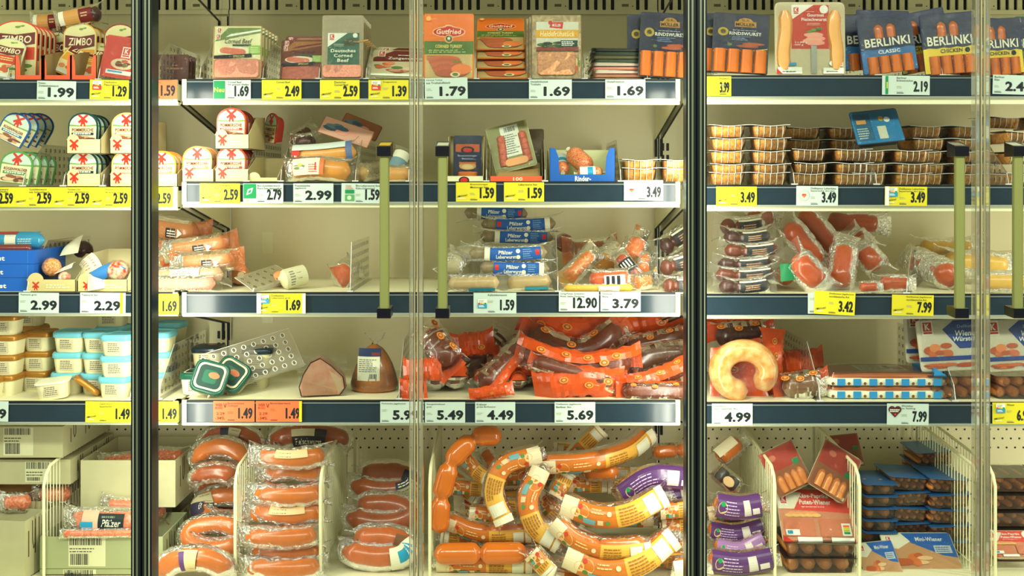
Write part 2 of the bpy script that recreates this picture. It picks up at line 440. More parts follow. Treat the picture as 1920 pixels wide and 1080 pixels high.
def price_tag(x0, x1, y0, y1, kind, price, title, where, badge=None, d=DS - 0.0085, roll=0.0, extra=None):
    wd, ht = x1 - x0, y1 - y0
    col = {'Y': YEL, 'W': WHT, 'O': ORG}[kind]
    cn = {'Y': 'yellow', 'W': 'white', 'O': 'orange'}[kind]
    t = thing('price_tag', '%s price tag reading %s %s' % (cn, price, where), 'price tag', P((x0 + x1) / 2, y1, d), (0, roll, 0), 'shelf price tags')
    m = MB(); m.box(-wd / 2, wd / 2, 0, 0.5, 0, ht, col); m.build('tag_card', t)
    m = MB(); L_ = -wd / 2; R_ = wd / 2
    big = (kind == 'W' and len(price) == 4 and badge is None and extra != 'narrow')
    pw = (48 if big else 26) if len(price) <= 4 else 44
    pw *= wd / 75.0 if wd < 70 else 1.0
    shift = 6 if extra in ('ystrip', 'white') else 0
    m.text(price, R_ - 4 - shift - pw, 6, R_ - 4 - shift, 6 + (17.5 if big else 20), INK, 0.02, fat=0.75 if big else 0.62)
    tx = L_ + (3 if big or badge is None and kind != 'O' else 27)
    if badge in ('D', 'DI', 'DB', 'I', 'BIO', 'NEU', 'HEART', 'ROUND', 'H2', 'GB') or kind == 'Y': tx = L_ + 27
    if kind == 'O' and badge == 'W': tx = L_ + 27
    for i, ln in enumerate(title):
        wln = min(2.35 * len(ln), R_ - tx - 3)
        m.text(ln, tx, ht - 6.2 - 5.0 * i, tx + wln, ht - 2.4 - 5.0 * i, TXT, 0.01)
    zz = ht - 8 - 5 * len(title)
    m.lines(tx, zz - 6, tx + 11, zz - 1, 2, K(170, 172, 140) if kind != 'O' else K(200, 90, 50), len(where))
    m.lines(tx, 4.6, tx + 12, 6.2, 1, GREY, 3)
    m.rect(tx, 2.8, tx + 13, 3.9, INK)
    if badge in ('D', 'DI', 'DB'): badge_discount(m, L_ + 3, 8)
    if badge in ('DI', 'DB'): badge_icon(m, L_ + 6, ht - 19, REDI if badge == 'DI' else BLUI)
    if badge == 'H2': badge_icon(m, L_ + 8, 10, BLUI)
    if badge == 'BIO':
        m.rect(L_ + 1, 9, L_ + 24, ht - 1, GRN); m.text('BIO', L_ + 1, 1, L_ + 17, 8, K(180, 200, 180), 0.02)
        m.flat([(L_ + 6, 15), (L_ + 16, 19), (L_ + 19, 29), (L_ + 9, 26)], WHI); m.flat([(L_ + 9, 18), (L_ + 14, 20), (L_ + 16, 26), (L_ + 11, 24)], GRN)
    if badge == 'NEU':
        m.rect(L_ + 1, 2, L_ + 22, ht - 2, GRN); m.text('Neu', L_ + 2, 14, L_ + 21, 23, K(200, 220, 90), 0.02)
    if badge == 'GB':
        m.rect(L_ + 7, 18, L_ + 24, 25, GRN); m.rect(L_ + 7, 4, L_ + 24, 16, K(90, 160, 90)); m.lines(L_ + 8, 26, L_ + 23, 34, 3, K(200, 120, 90), 4)
        m.disc(L_ + 15, 10, 4, 4, K(200, 225, 190))
    if badge == 'ROUND':
        m.disc(L_ + 14, 19, 10, 10, K(190, 206, 190)); m.disc(L_ + 14, 19, 7.6, 7.6, WHT); m.disc(L_ + 12.6, 20, 2.6, 2.6, REDI, 10); m.disc(L_ + 16, 20, 2.6, 2.6, K(200, 80, 50), 10)
        m.flat([(L_ + 10.2, 19.5), (L_ + 14.3, 14.5), (L_ + 18.5, 19.5)], K(210, 120, 60))
    if badge == 'HEART':
        c = K(80, 38, 30); m.disc(L_ + 9, 29, 6.6, 6.6, c, 14); m.disc(L_ + 20, 29, 6.6, 6.6, c, 14); m.flat([(L_ + 2.6, 27), (L_ + 14.5, 14), (L_ + 26.4, 27)], c)
        m.lines(L_ + 5, 24, L_ + 24, 30, 2, WHI, 9, 0.6); m.disc(L_ + 15, 20, 2, 2, REDI, 8)
    if badge == 'W':
        m.text('WER', L_ + 4, ht - 10, L_ + 17, ht - 4.5, K(110, 40, 20), 0.0); m.text('BUNG', L_ + 4, ht - 15, L_ + 17, ht - 10.8, K(110, 40, 20), 0.0)
        m.text('2.29', L_ + 6, 13, L_ + 21, 18, K(110, 40, 20), 0.005); m.text('-34%', L_ + 4, 4.5, L_ + 21, 10, K(110, 40, 20), 0.005)
        m.flat([(L_ + 19, ht - 4), (L_ + 20, ht - 4), (L_ + 22, ht - 10), (L_ + 24, ht - 4), (L_ + 25, ht - 4), (L_ + 22.6, ht - 12), (L_ + 21.4, ht - 12)], K(110, 40, 20))
    if extra == 'ystrip': m.rect(R_ - 10, 0.3, R_ - 4.5, ht - 0.3, YEL)
    if extra == 'yright': m.rect(R_ - 5, 0.3, R_, ht - 0.3, YEL)
    if extra == 'greenbar': m.rect(L_ + 6, 1, L_ + 11, ht - 1, GRN); m.rect(L_ + 8, 12, L_ + 10, 24, YEL)
    if extra == 'white': m.rect(L_, 0.2, L_ + 8, ht - 0.2, WHI); m.rect(R_ - 6, 0.2, R_, ht - 0.2, WHI)
    if extra == 'whitel': m.rect(L_, 0.2, L_ + 7, ht - 0.2, WHI)
    m.build('tag_print', t)
TAGS = [
 (69, 142, 152, 188, 'W', '1.99', ['Puten-', 'Zwiebelmettwurst'], 'under the standing sausage spread pouches', None, 0.02, None),
 (168, 241, 150, 187, 'Y', '1.29', ['Delikatess', 'Fleischwurst'], 'on the top shelf with red icon', 'DI', 0.02, None),
 (260, 332, 150, 186, 'O', '1.59', ['Salami'], 'on the top shelf beside the door mullion', None, 0, None),
 (400, 470, 150, 187, 'W', '1.69', ['Corned Beef', 'mit gr\u00fcnem Pfeffer'], 'with a green Neu block', 'NEU', 0, 'narrow'),
 (491, 565, 150, 187, 'Y', '2.49', ['Corned Beef'], 'under the maroon corned beef packs', 'D', 0, None),
 (600, 674, 150, 187, 'Y', '2.59', ['Deutsches', 'Corned Beef'], 'on the top shelf under the green label pack', 'D', 0, None),
 (691, 766, 150, 187, 'Y', '1.39', ['Zungenwurst'], 'under the leaning tongue sausage packs', 'DI', 0, None),
 (797, 877, 146, 186, 'W', '1.79', ['Corned Turkey', 'aus Truthahnfleisch'], 'under the orange and green pack', None, -0.02, None),
 (992, 1072, 149, 186, 'W', '1.69', ['Heidefr\u00fchst\u00fcck', 'Truthahn'], 'under the pack with a heath picture', None, 0, None),
 (1135, 1210, 149, 185, 'W', '1.69', ['Heidefr\u00fchst\u00fcck'], 'under the flat stack of sliced meat packs', None, 0, None),
 (1322, 1371, 143, 180, 'Y', '3.99', ['Rindswurst'], 'on the top shelf right beside the mullion', None, 0, None),
 (1654, 1743, 142, 178, 'W', '2.19', ['Berliner', 'Br\u00fchw\u00fcrstchen'], 'with a green bar', 'I', 0.01, 'greenbar'),
 (1861, 1937, 141, 177, 'W', '2.49', ['Berliner', 'K\u00e4se'], 'on the top shelf at the photo edge', None, 0.03, None),
 (-44, 28, 351, 388, 'Y', '2.59', ['Gutsleberwurst', 'gr\u00fcner Pfeffer'], 'cut by the photo edge, first of five', 'D', 0, None),
 (28, 100, 351, 388, 'Y', '2.59', ['Gutsleberwurst', 'mit Schnittlauch'], 'second of five in the row, below the green pot', 'D', 0, None),
 (100, 171, 351, 388, 'Y', '2.59', ['Pommersche', 'grobe Gutsleberwurst'], 'third of five in the row, below dark green pots', 'D', 0, None),
 (171, 243, 351, 388, 'Y', '2.59', ['Pommersche', 'feine Gutsleberwurst'], 'fourth of five in the row', 'D', 0, None),
 (244, 324, 351, 388, 'Y', '2.59', ['Gutsleberwurst'], 'fifth of five in the row, right of the mullion', 'D', 0, None),
 (375, 450, 344, 381, 'Y', '2.59', ['Gutsleberwurst', 'Apfel - Zwiebel'], 'below the red windmill pots', 'D', 0, None),
 (456, 531, 344, 381, 'W', '2.79', ['Bio-Gutsleberwurst', 'Pure Fein laktosefrei'], 'with a green BIO leaf', 'BIO', 0, None),
 (550, 625, 344, 381, 'W', '2.99', ['Franz\u00f6sische', 'Jagdwurst'], 'under the paper wrapped sausages', None, 0, None),
 (640, 715, 344, 381, 'W', '1.59', ['Bio-Leberwurst fein', 'K\u00fchn-Schwanzerl'], 'with two green icons', 'GB', 0.01, None),
 (855, 930, 342, 378, 'Y', '1.59', ['Braunschweiger', 'Mettwurst fein'], 'under the white box with dark pack', 'D', 0, None),
 (945, 1020, 342, 378, 'Y', '1.59', ['Leberwurst fein'], 'under the red tray', 'D', 0, None),
 (1170, 1243, 338, 376, 'W', '3.49', ['Gefl\u00fcgelleberk\u00e4se'], 'with round heart badge in the middle bay', 'ROUND', 0, None),
 (1343, 1419, 350, 386, 'Y', '3.49', ['Fleischk\u00e4se'], 'with white discount lettering only', 'D', 0, None),
 (1493, 1571, 349, 386, 'W', '3.49', ['Delikatess Leberk\u00e4se', 'bayerische Art fein'], 'with round heart badge under the stacked meat loaf trays', 'ROUND', 0.01, None),
 (1659, 1738, 350, 386, 'Y', '3.49', ['Delikatess Leberk\u00e4se', 'bayerische Art fein'], 'with blue icon', 'DB', 0.01, 'whitel'),
 (35, 110, 549, 587, 'W', '2.99', ['Teewurst grob'], 'under the first cardboard sausage tray', None, 0.01, None),
 (150, 235, 549, 588, 'W', '2.29', ['Teewurst fein'], 'with a yellow strip', None, 0.01, 'ystrip'),
 (260, 335, 551, 590, 'Y', '1.69', ['Delik.Leberwurst', 'mit Kalbfleisch'], 'right of the mullion', 'D', 0, None),
 (482, 573, 550, 588, 'Y', '1.69', ['Delikatess', 'Leberwurst grob'], 'in a white holder under the empty space', 'DB', 0, 'white'),
 (888, 968, 549, 588, 'W', '1.59', ['Kalbsleberwurst'], 'with blue icon under the sausages with blue labels', 'H2', 0, None),
 (1048, 1123, 547, 584, 'W', '12.90', ['Orig.Puten Schinken', 'Preis siehe Packung'], 'with five characters, under the golden ham packs', None, 0, None),
 (1126, 1201, 547, 584, 'W', '3.79', ['Zywiecka', 'Wurst'], 'under the amber wrapped sausages near the second mullion', None, 0, None),
 (1672, 1750, 553, 592, 'Y', '7.99', ['Delikatess Jagdwurst', 'norddeutsche Art'], 'beneath the red sausages, nearer the handle', 'D', 0.02, None),
 (-62, 15, 752, 790, 'W', '2.99', ['Leberwurst'], 'cut off by the left photo edge', None, 0.02, None),
 (160, 247, 753, 792, 'Y', '1.49', ['Leberwurst', 'hausmacher'], 'left of the mullion below tubs', 'D', 0.01, None),
 (262, 335, 753, 792, 'Y', '1.49', ['Leberwurst', 'fein'], 'right of the mullion below tubs', 'D', 0, None),
 (400, 477, 752, 791, 'O', '1.49', ['Bauernschmaus', 'Gefl\u00fcgel'], 'first of the two reduced orange tags', 'W', 0, None),
 (480, 566, 752, 791, 'O', '1.49', ['B\u00e4ckerleberwurst'], 'with a yellow strip on its end', 'W', 0, 'yright'),
 (713, 789, 753, 793, 'W', '5.99', ['Polnische Jagdwurst'], 'partly behind the door seam', None, 0, None),
 (797, 872, 754, 793, 'W', '5.49', ['Stangenkrakauer', 'grob'], 'right after the first door seam', None, 0, None),
 (891, 966, 754, 793, 'W', '4.49', ['Krakauer', 'grobe Br\u00fchwurst'], 'with partly faded digits under orange bags', None, 0, None),
 (1040, 1116, 754, 793, 'W', '5.69', ['Delikatess Jagdwurst', 'Berliner Art'], 'standing alone below the orange bag pile', None, 0, None),
 (1335, 1411, 757, 797, 'W', '4.99', ['Leberwurst', 'nach russischer Art'], 'under the ring sausage', None, 0, None),
 (1663, 1741, 757, 797, 'W', '7.99', ['W\u00fcrstchen', 'im Saitling'], 'with a brown heart', 'HEART', 0.01, None),
 (1861, 1937, 755, 795, 'Y', '6.99', ['Wiener'], 'at the right photo edge', 'DB', 0, None),
]
for a in TAGS: price_tag(*a[:8], badge=a[8], roll=a[9], extra=a[10])
price_tag(1515, 1602, 549, 588, 'W', '3.42', [], 'half hidden behind a tilted yellow tag', None, roll=0.0, d=DS - 0.0085)
price_tag(1526, 1602, 547, 590, 'Y', '3.42', ['Delikatess Jagdwurst', 'norddeutsche Art'], 'tilted in front of a white one', 'D', roll=0.05, d=DS - 0.0125)

# ---------------------------------------------------------------- glass doors
ALU = K(126, 136, 104, 0.35, metal=0.5); DARK = K(16, 28, 32, 0.3); NAVY = K(8, 10, 20, 0.3)
HND = K(160, 166, 96, 0.38, metal=0.35); CLEAR = film('door_edge_profile', haze=0.22, rough=0.06, bump=0, gain=2.0, hcol=(0.78, 0.74, 0.5))
ZD0, ZD1 = PZ(1120, DD) - 0.1, PZ(-60, DD) + 0.05
def strips(m, px0, lst, y0):
    for a, b, mat, y in lst: m.box(PX(px0 + a, DD) * 1.0, PX(px0 + b, DD) * 1.0, DD + y, DD + y + 0.02, ZD0, ZD1, mat)
def door(label, hinge_px, edge_px, handle_px, capcol):
    sg = 1 if edge_px > hinge_px else -1
    t = thing('glass_door', label, 'door', (PX((hinge_px + edge_px) / 2, DD), DD, ZD0))
    t['kind'] = 'thing'
    off = Vector(t.location)
    def bb(name, a, b, y0, y1, mat, z0=ZD0, z1=ZD1, par=t):
        a, b = sorted((a, b))
        m = MB(1); m.box(PX(a, DD) - off.x, PX(b, DD) - off.x, y0, y1, z0 - off.z, z1 - off.z, mat)
        return m.build(name, par)
    bb('pane', hinge_px + sg * 19, edge_px - sg * 1.5, 0.006, 0.012, GLASS)
    st = bb('hinge_stile', hinge_px + sg * 1.5, hinge_px + sg * 19.5, 0.0, 0.028, DARK)
    bb('bright_line', hinge_px + sg * 6, hinge_px + sg * 9.5, -0.002, 0.0, ALU, par=st)
    bb('bright_line', hinge_px + sg * 14.0, hinge_px + sg * 16, -0.002, 0.0, K(176, 184, 150, 0.3), par=st)
    es = bb('edge_profile', edge_px - sg * 1.5, edge_px - sg * 12, -0.002, 0.022, CLEAR)
    bb('profile_line', edge_px - sg * 1.2, edge_px - sg * 3.2, -0.004, 0.0, K(190, 184, 136, 0.25), par=es)
    bb('profile_line', edge_px - sg * 3.4, edge_px - sg * 4.6, -0.003, 0.0, K(96, 92, 66, 0.3), par=es)
    bb('profile_line', edge_px - sg * 11.4, edge_px - sg * 12.4, -0.003, 0.0, K(150, 146, 100, 0.3), par=es)
    if handle_px is None: return t
    dh = DD - 0.055; hx = PX(handle_px, dh); z0, z1 = PZ(592, dh), PZ(276, dh)
    m = MB(1); m.prism(rrect(0.021, 0.016, 0.005, 3, 0, 0), 0, 1, HND, xf=Matrix(((1, 0, 0, hx - off.x), (0, 0, 1, dh - off.y), (0, z1 - z0, 0, z0 - off.z), (0, 0, 0, 1))), smooth=False)
    h = m.build('handle', t)
    for zz, dirn in ((z1, 1), (z0, -1)):
        m = MB(1); w2 = 0.0150
        ya, yb = dh - 0.014 - off.y, -0.001
        za, zb_ = (zz - 0.020 - off.z, zz + 0.001 - off.z) if dirn > 0 else (zz - 0.004 - off.z, zz + 0.017 - off.z)
        zbk = zb_ + (0.014 if dirn > 0 else 0)
        cx = hx - off.x
        xb = PX(handle_px, DD) - off.x
        xb = cx + (xb - cx) * 0.4
        vs = [(cx - w2, ya, za), (cx + w2, ya, za), (xb + w2, yb, za), (xb - w2, yb, za), (cx - w2, ya, zb_), (cx + w2, ya, zb_), (xb + w2, yb, zbk), (xb - w2, yb, zbk)]
        m.add(vs, [(0, 3, 2, 1), (4, 5, 6, 7), (0, 1, 5, 4), (1, 2, 6, 5), (2, 3, 7, 6), (3, 0, 4, 7)], NAVY)
        c = m.build('end_cap', h)
        if dirn > 0:
            m = MB(1); f = lambda t_: (ya + (yb - ya) * t_, zb_ + (zbk - zb_) * t_ + 0.0006)
            a, b = f(0.12), f(0.7)
            m.add([(cx - w2 * .82, a[0], a[1]), (cx + w2 * .82, a[0], a[1]), (cx + w2 * .82, b[0], b[1]), (cx - w2 * .82, b[0], b[1])], [(0, 1, 2, 3)], capcol)
            m.build('cap_reflection', h)  # pale reflection on the sloped cap top, painted as a coloured patch
    return t
CAPREF = K(196, 200, 160, 0.4)
door('glass door hinged left of the first dark mullion, cut by the photo edge', 265, -255, None, CAPREF)
door('glass door with handle between the first mullion and the first door seam', 265, 780, 721, K(206, 166, 40, 0.4))
door('glass door with handle between the first door seam and the second mullion', 1306, 781, 830, CAPREF)
door('glass door with handle between the second mullion and the far seam', 1306, 1841, 1799, K(150, 140, 116, 0.4))
door('glass door with handle cut by the right photo edge', 2362, 1843, 1908, CAPREF)
for i, px in enumerate((265, 1306)):
    t = thing('mullion_post', 'dark vertical mullion between the glass doors, %s one from the left' % ORD[i], 'door post', (PX(px, DD), DD + 0.0285, ZD0), group='door mullions')
    m = MB(1); h = ZD1 - ZD0
    m.box(-0.022, 0.022, 0.0, 0.022, 0, h, DARK); m.build('post', t)
    m = MB(1); m.box(-0.0015, 0.0015, -0.02, 0.0, 0, h, BLACK); m.build('gasket', t)
# ---------------------------------------------------------------- product builders
CARD = K(222, 208, 152, 0.6); CARDIN = K(166, 140, 92, 0.7); KRED = K(206, 44, 34, 0.4); MAROON = K(112, 30, 26, 0.4)
WHITE = K(236, 238, 222, 0.35); PAPER = K(228, 226, 200, 0.5); DGREEN = K(22, 92, 62, 0.4); NAVYP = K(18, 32, 66, 0.4)
PINK = K(226, 150, 124, 0.45, noise=0.25, nscale=220); PINKD = K(200, 108, 84, 0.45, noise=0.3, nscale=160)
SALAMI = K(196, 72, 36, 0.35, nscale=240, col2=(226, 150, 104)); LOAF = K(236, 186, 84, 0.5, nscale=120, col2=(204, 124, 40))
SAUS = K(206, 108, 34, 0.32, coat=0.35, noise=0.15, nscale=25); SAUSD = K(104, 44, 18, 0.32, coat=0.4, noise=0.25, nscale=40)
SAUSR = K(196, 76, 24, 0.35, coat=0.4, noise=0.12, nscale=20); LIVER = K(188, 124, 72, 0.35, coat=0.4, noise=0.12, nscale=30)
GREYW = K(150, 132, 94, 0.35, coat=0.4, noise=0.25, nscale=40); YELW = K(222, 176, 70, 0.35, coat=0.3, noise=0.12, nscale=25)
BROWN = K(66, 28, 18, 0.35, coat=0.4, noise=0.3, nscale=50); GOLD = K(196, 140, 50, 0.3, metal=0.3)
ORF = K(208, 78, 26, 0.25, coat=0.5, bump=0.6, nscale=45)
CLIP = K(190, 190, 176, 0.3, metal=0.7)

def filmsheet(m, w_, h_, y, mat, amp=1.2, seed=0, nx=8, nz=8, x0=None, z0=0.0, edge=True):
    rng = random.Random(seed); vs = []; x0 = -w_ / 2 if x0 is None else x0
    for j in range(nz + 1):
        for i in range(nx + 1):
            e = 0 if edge and (i in (0, nx) or j in (0, nz)) else 1
            vs.append((x0 + w_ * i / nx, y - amp * e * rng.uniform(0.2, 1.4), z0 + h_ * j / nz))
    m.add(vs, [(j * (nx + 1) + i, j * (nx + 1) + i + 1, (j + 1) * (nx + 1) + i + 1, (j + 1) * (nx + 1) + i) for j in range(nz) for i in range(nx)], mat, True)

def pack(label, px, mod, row, w_, h_, t, draw, off=0.0, lean=0.1, roll=0.0, yaw=0.0, dz=0.0, r=4, back=None, wrap=FILM,
         outline=None, name='meat_pack', cat='meat pack', group=None, meat=None, bowl=True):
    o = thing(name, label, cat, at(px, mod, row, off, (dz + w_ / 2 * abs(math.sin(roll))) * S), (-lean, roll, yaw), group)
    out = outline or rrect(w_, h_, r, 3, 0, h_ / 2)
    back = back or K(190, 184, 150, 0.3)
    m = MB(); m.prism(out, -t, -t + 1.0, back)
    if bowl:
        zc = h_ / 2
        r0 = [(x * 0.88, -t + 1.0, zc + (z - zc) * 0.88) for x, z in out]; r1 = [(x * 0.80, 0, zc * 0.9 + (z - zc) * 0.78) for x, z in out]
        m.loft([r0, r1], back, (False, True))
    m.build('tray', o)
    m = MB(); m.face = -t
    draw(m, w_, h_)
    m.build('printed_front', o)
    if meat:
        mm = MB(); mm.face = -t; meat(mm, w_, h_); mm.build('meat', o)
    if wrap:
        m = MB(); filmsheet(m, w_ * 0.97, h_ * 0.97, -t - 2.6, wrap, 1.6, int(px), z0=h_ * 0.015); m.build('film_wrap', o)
    return o
def behind(root, n, pitch, labels, dx=0.0, dzs=0.0, dlean=0.0):
    """n further copies one behind the other on the shelf, pitch in metres"""
    for i in range(n):
        l = Vector(root.location); l.y += pitch * (i + 1); l.x += dx * S * (i + 1); l.z += dzs * S * (i + 1)
        r = root.rotation_euler.copy(); r.x -= dlean * (i + 1)
        dup(root, labels % ORD[i + 1], l, r)

def klogo(m, x, z, s):
    m.rect(x, z, x + s, z + s * 1.25, WHITE); m.rect(x + s * .12, z + s * .35, x + s * .88, z + s * 1.12, KRED)
    m.text('K', x + s * .28, z + s * .45, x + s * .74, z + s * 1.02, WHITE, 0.04); m.rect(x + s * .12, z + s * .12, x + s * .88, z + s * .28, KRED)
def slab(m, x0, z0, x1, z1, d, mat, r=6):
    out0 = rrect(x1 - x0, z1 - z0, r, 3, (x0 + x1) / 2, (z0 + z1) / 2); out1 = rrect((x1 - x0) * .94, (z1 - z0) * .94, r, 3, (x0 + x1) / 2, (z0 + z1) / 2)
    m.loft([[(x, m.face - 0.1, z) for x, z in reversed(out0)], [(x, m.face - d * .7, z) for x, z in reversed(out0)], [(x, m.face - d, z) for x, z in reversed(out1)]], mat, (False, True))
def links(m, xs, z0, z1, r, mat, tip=True, y=0.0, flat=0.6):
    for x in xs:
        pts = [(x, m.face - y, z0 + (z1 - z0) * k / 8) for k in range(9)]
        ra = [r * (0.25 if k == 8 else 0.75 if k == 7 else 1) if tip else r for k in range(9)]
        m.tube(pts, ra, mat, rb=[q * flat for q in ra], n=10, up=(0, -1, 0))
def leafy(m, cx, cz, w_, h_, seed=0, mats=None, n=7):
    rng = random.Random(seed); mats = mats or (K(206, 96, 60), K(226, 140, 96), K(90, 130, 60))
    for i in range(n): m.disc(cx + rng.uniform(-.4, .4) * w_, cz + rng.uniform(-.35, .35) * h_, w_ * rng.uniform(.12, .24), h_ * rng.uniform(.15, .3), mats[i % len(mats)], 10)

# ---- acrylic dividers
def ovals(m, y0, y1, z0, z1, zmax, rows=4, pitch=21.0, a=5.5, b=5.2, tilt=0.35, x=0.7, mat=None):
    n = 10
    for r_ in range(rows):
        zc = z0 + (z1 - z0) * (r_ + 0.5) / rows
        k = 0; y = y0
        while y < y1:
            if zc + b < zmax(y):
                vs = []
                for q in (1.0, 0.5):
                    for i in range(n):
                        t = 2 * math.pi * i / n; u_, v_ = a * q * math.cos(t), b * (q if q == 1 else .72) * math.sin(t)
                        vs.append((-x, y + u_ * math.cos(tilt) - v_ * math.sin(tilt), zc + u_ * math.sin(tilt) + v_ * math.cos(tilt)))
                m.add(vs, [(i, (i + 1) % n, (i + 1) % n + n, i + n) for i in range(n)], mat or ACRYLE)  # whitish ring paints the highlight on the hole's rim
                vd = [(-x - .05, y + .52 * a * math.cos(2 * math.pi * i / n) * k_, zc + .74 * b * math.sin(2 * math.pi * i / n) * k_) for k_ in (1.0, .55) for i in range(n)]
                for sg in (1, -1): m.add([(q0 * sg, q1, q2) for q0, q1, q2 in vd], [(i, (i + 1) % n, (i + 1) % n + n, i + n) for i in range(n)], K(96, 88, 64, .4))  # dark inner ring paints the shade at the hole's edge
                m.add([(-v[0], v[1], v[2]) for v in vs], [(i, i + n, (i + 1) % n + n, (i + 1) % n) for i in range(n)], mat or ACRYLE)
            y += pitch
DIVN = [0]
def divider(where, px, mod, row, h_=80, L_=0.40, off=-0.008, slant=0.30, yaw=0.0, loc=None, rot=None, frame=None):
    if frame:
        p0, p1, p2 = [P(*q) for q in frame]; Y = (p1 - p0).normalized(); Z = p2 - p0; Z = (Z - Y * Z.dot(Y)).normalized(); X = Y.cross(Z)
        loc = p0; rot = Matrix((X, Y, Z)).transposed().to_euler()
    t = thing('shelf_divider', 'clear perforated plastic shelf divider ' + where, 'divider', loc if loc is not None else at(px, mod, row, off), rot or (0, 0, yaw), 'clear shelf dividers')
    L2 = L_ / S; z1 = h_
    out = [(0, 0), (L2, 0), (L2, z1), (L2 * slant, z1), (L2 * 0.03, z1 * 0.28)]
    m = MB()
    a = [(-0.5, y, z) for y, z in out]; b = [(0.5, y, z) for y, z in out]; n = len(out)
    m.add(a + b, [tuple(range(n)), tuple(reversed(range(n, 2 * n)))], ACRYL)
    m.build('sheet', t)
    m = MB(); m.add(a + b, [(i, i + n, (i + 1) % n + n, (i + 1) % n) for i in range(n)], ACRYLE)
    for i in (2, 3, 4):
        p, q = out[i], out[(i + 1) % n]; m.tube([(0, p[0], p[1]), (0, q[0], q[1])], 0.9, ACRYLE, n=5)
    m.build('sheet_edge', t)
    m = MB()
    zmax = lambda y: z1 if y > L2 * slant else z1 * (0.28 + 0.72 * max(0, (y / L2 - 0.03)) / (slant - 0.03))
    ovals(m, 16, L2 - 8, 4, z1 - 3, zmax, rows=max(3, int(h_ / 16)))
    m.build('perforations', t, kind='stuff')
    m = MB(); m.box(-6, 6, 0, L2, 0, 1.0, ACRYL); m.box(-6, 6, -1, 3, 0, 3.0, ACRYLE); m.build('foot', t)
    return t

# ---- sausages and film bags along a path given as (px, py, depth)
def catmull(pts, n):
    pts = [Vector(p) for p in pts]
    if len(pts) == 2: return [pts[0].lerp(pts[1], k / n) for k in range(n + 1)]
    q = [pts[0] * 2 - pts[1]] + pts + [pts[-1] * 2 - pts[-2]]; out = []; segs = len(pts) - 1
    for k in range(n + 1):
        f = k / n * segs; i = min(int(f), segs - 1); t = f - i
        a, b, c, d = q[i], q[i + 1], q[i + 2], q[i + 3]
        out.append(0.5 * ((2 * b) + (c - a) * t + (2 * a - 5 * b + 4 * c - d) * t * t + (3 * b - a - 3 * c + d) * t ** 3))
    return out
def capped(path, r, pinch=(), blunt=1.0, taper=0.0):
    """radius per path point: rounded ends, pinches between links"""
    L_ = [0.0]
    for a, b in zip(path, path[1:]): L_.append(L_[-1] + (b - a).length)
    T = L_[-1]; out = []
    for l in L_:
        e = min(l, T - l) / (r * blunt); k = math.sqrt(max(0.0, 1 - (1 - min(1, e)) ** 2)); k = max(k, 0.14)
        for p in pinch:
            d = abs(l - p * T) / r
            if d < 0.7: k *= 0.42 + 0.58 * math.sin(d / 0.7 * math.pi / 2) ** .8
        out.append(r * k * (1 - taper * l / T))
    return out
def along(path, up=(0, -1, 0)):
    up = Vector(up); fr = []; L_ = [0.0]
    for a, b in zip(path, path[1:]): L_.append(L_[-1] + (b - a).length)
    for i, p in enumerate(path):
        t = (path[min(i + 1, len(path) - 1)] - path[max(i - 1, 0)]).normalized(); s_ = t.cross(up).normalized(); fr.append((p, t, s_, s_.cross(t).normalized()))
    return fr, L_
def sampler(path, up=(0, -1, 0)):
    fr, L_ = along(path, up); T = L_[-1]
    def f(l):
        l = min(max(l, 0), T); i = 0
        while i < len(L_) - 2 and L_[i + 1] < l: i += 1
        k = (l - L_[i]) / max(1e-9, L_[i + 1] - L_[i]); a, b = fr[i], fr[i + 1]
        return tuple(a[j].lerp(b[j], k) for j in range(4))
    return f, T
def ext_path(path, e):
    return [path[0] + (path[0] - path[1]).normalized() * e * k for k in (1.0, 0.5)] + path + [path[-1] + (path[-1] - path[-2]).normalized() * e * k for k in (0.5, 1.0)]
WURSTS = []
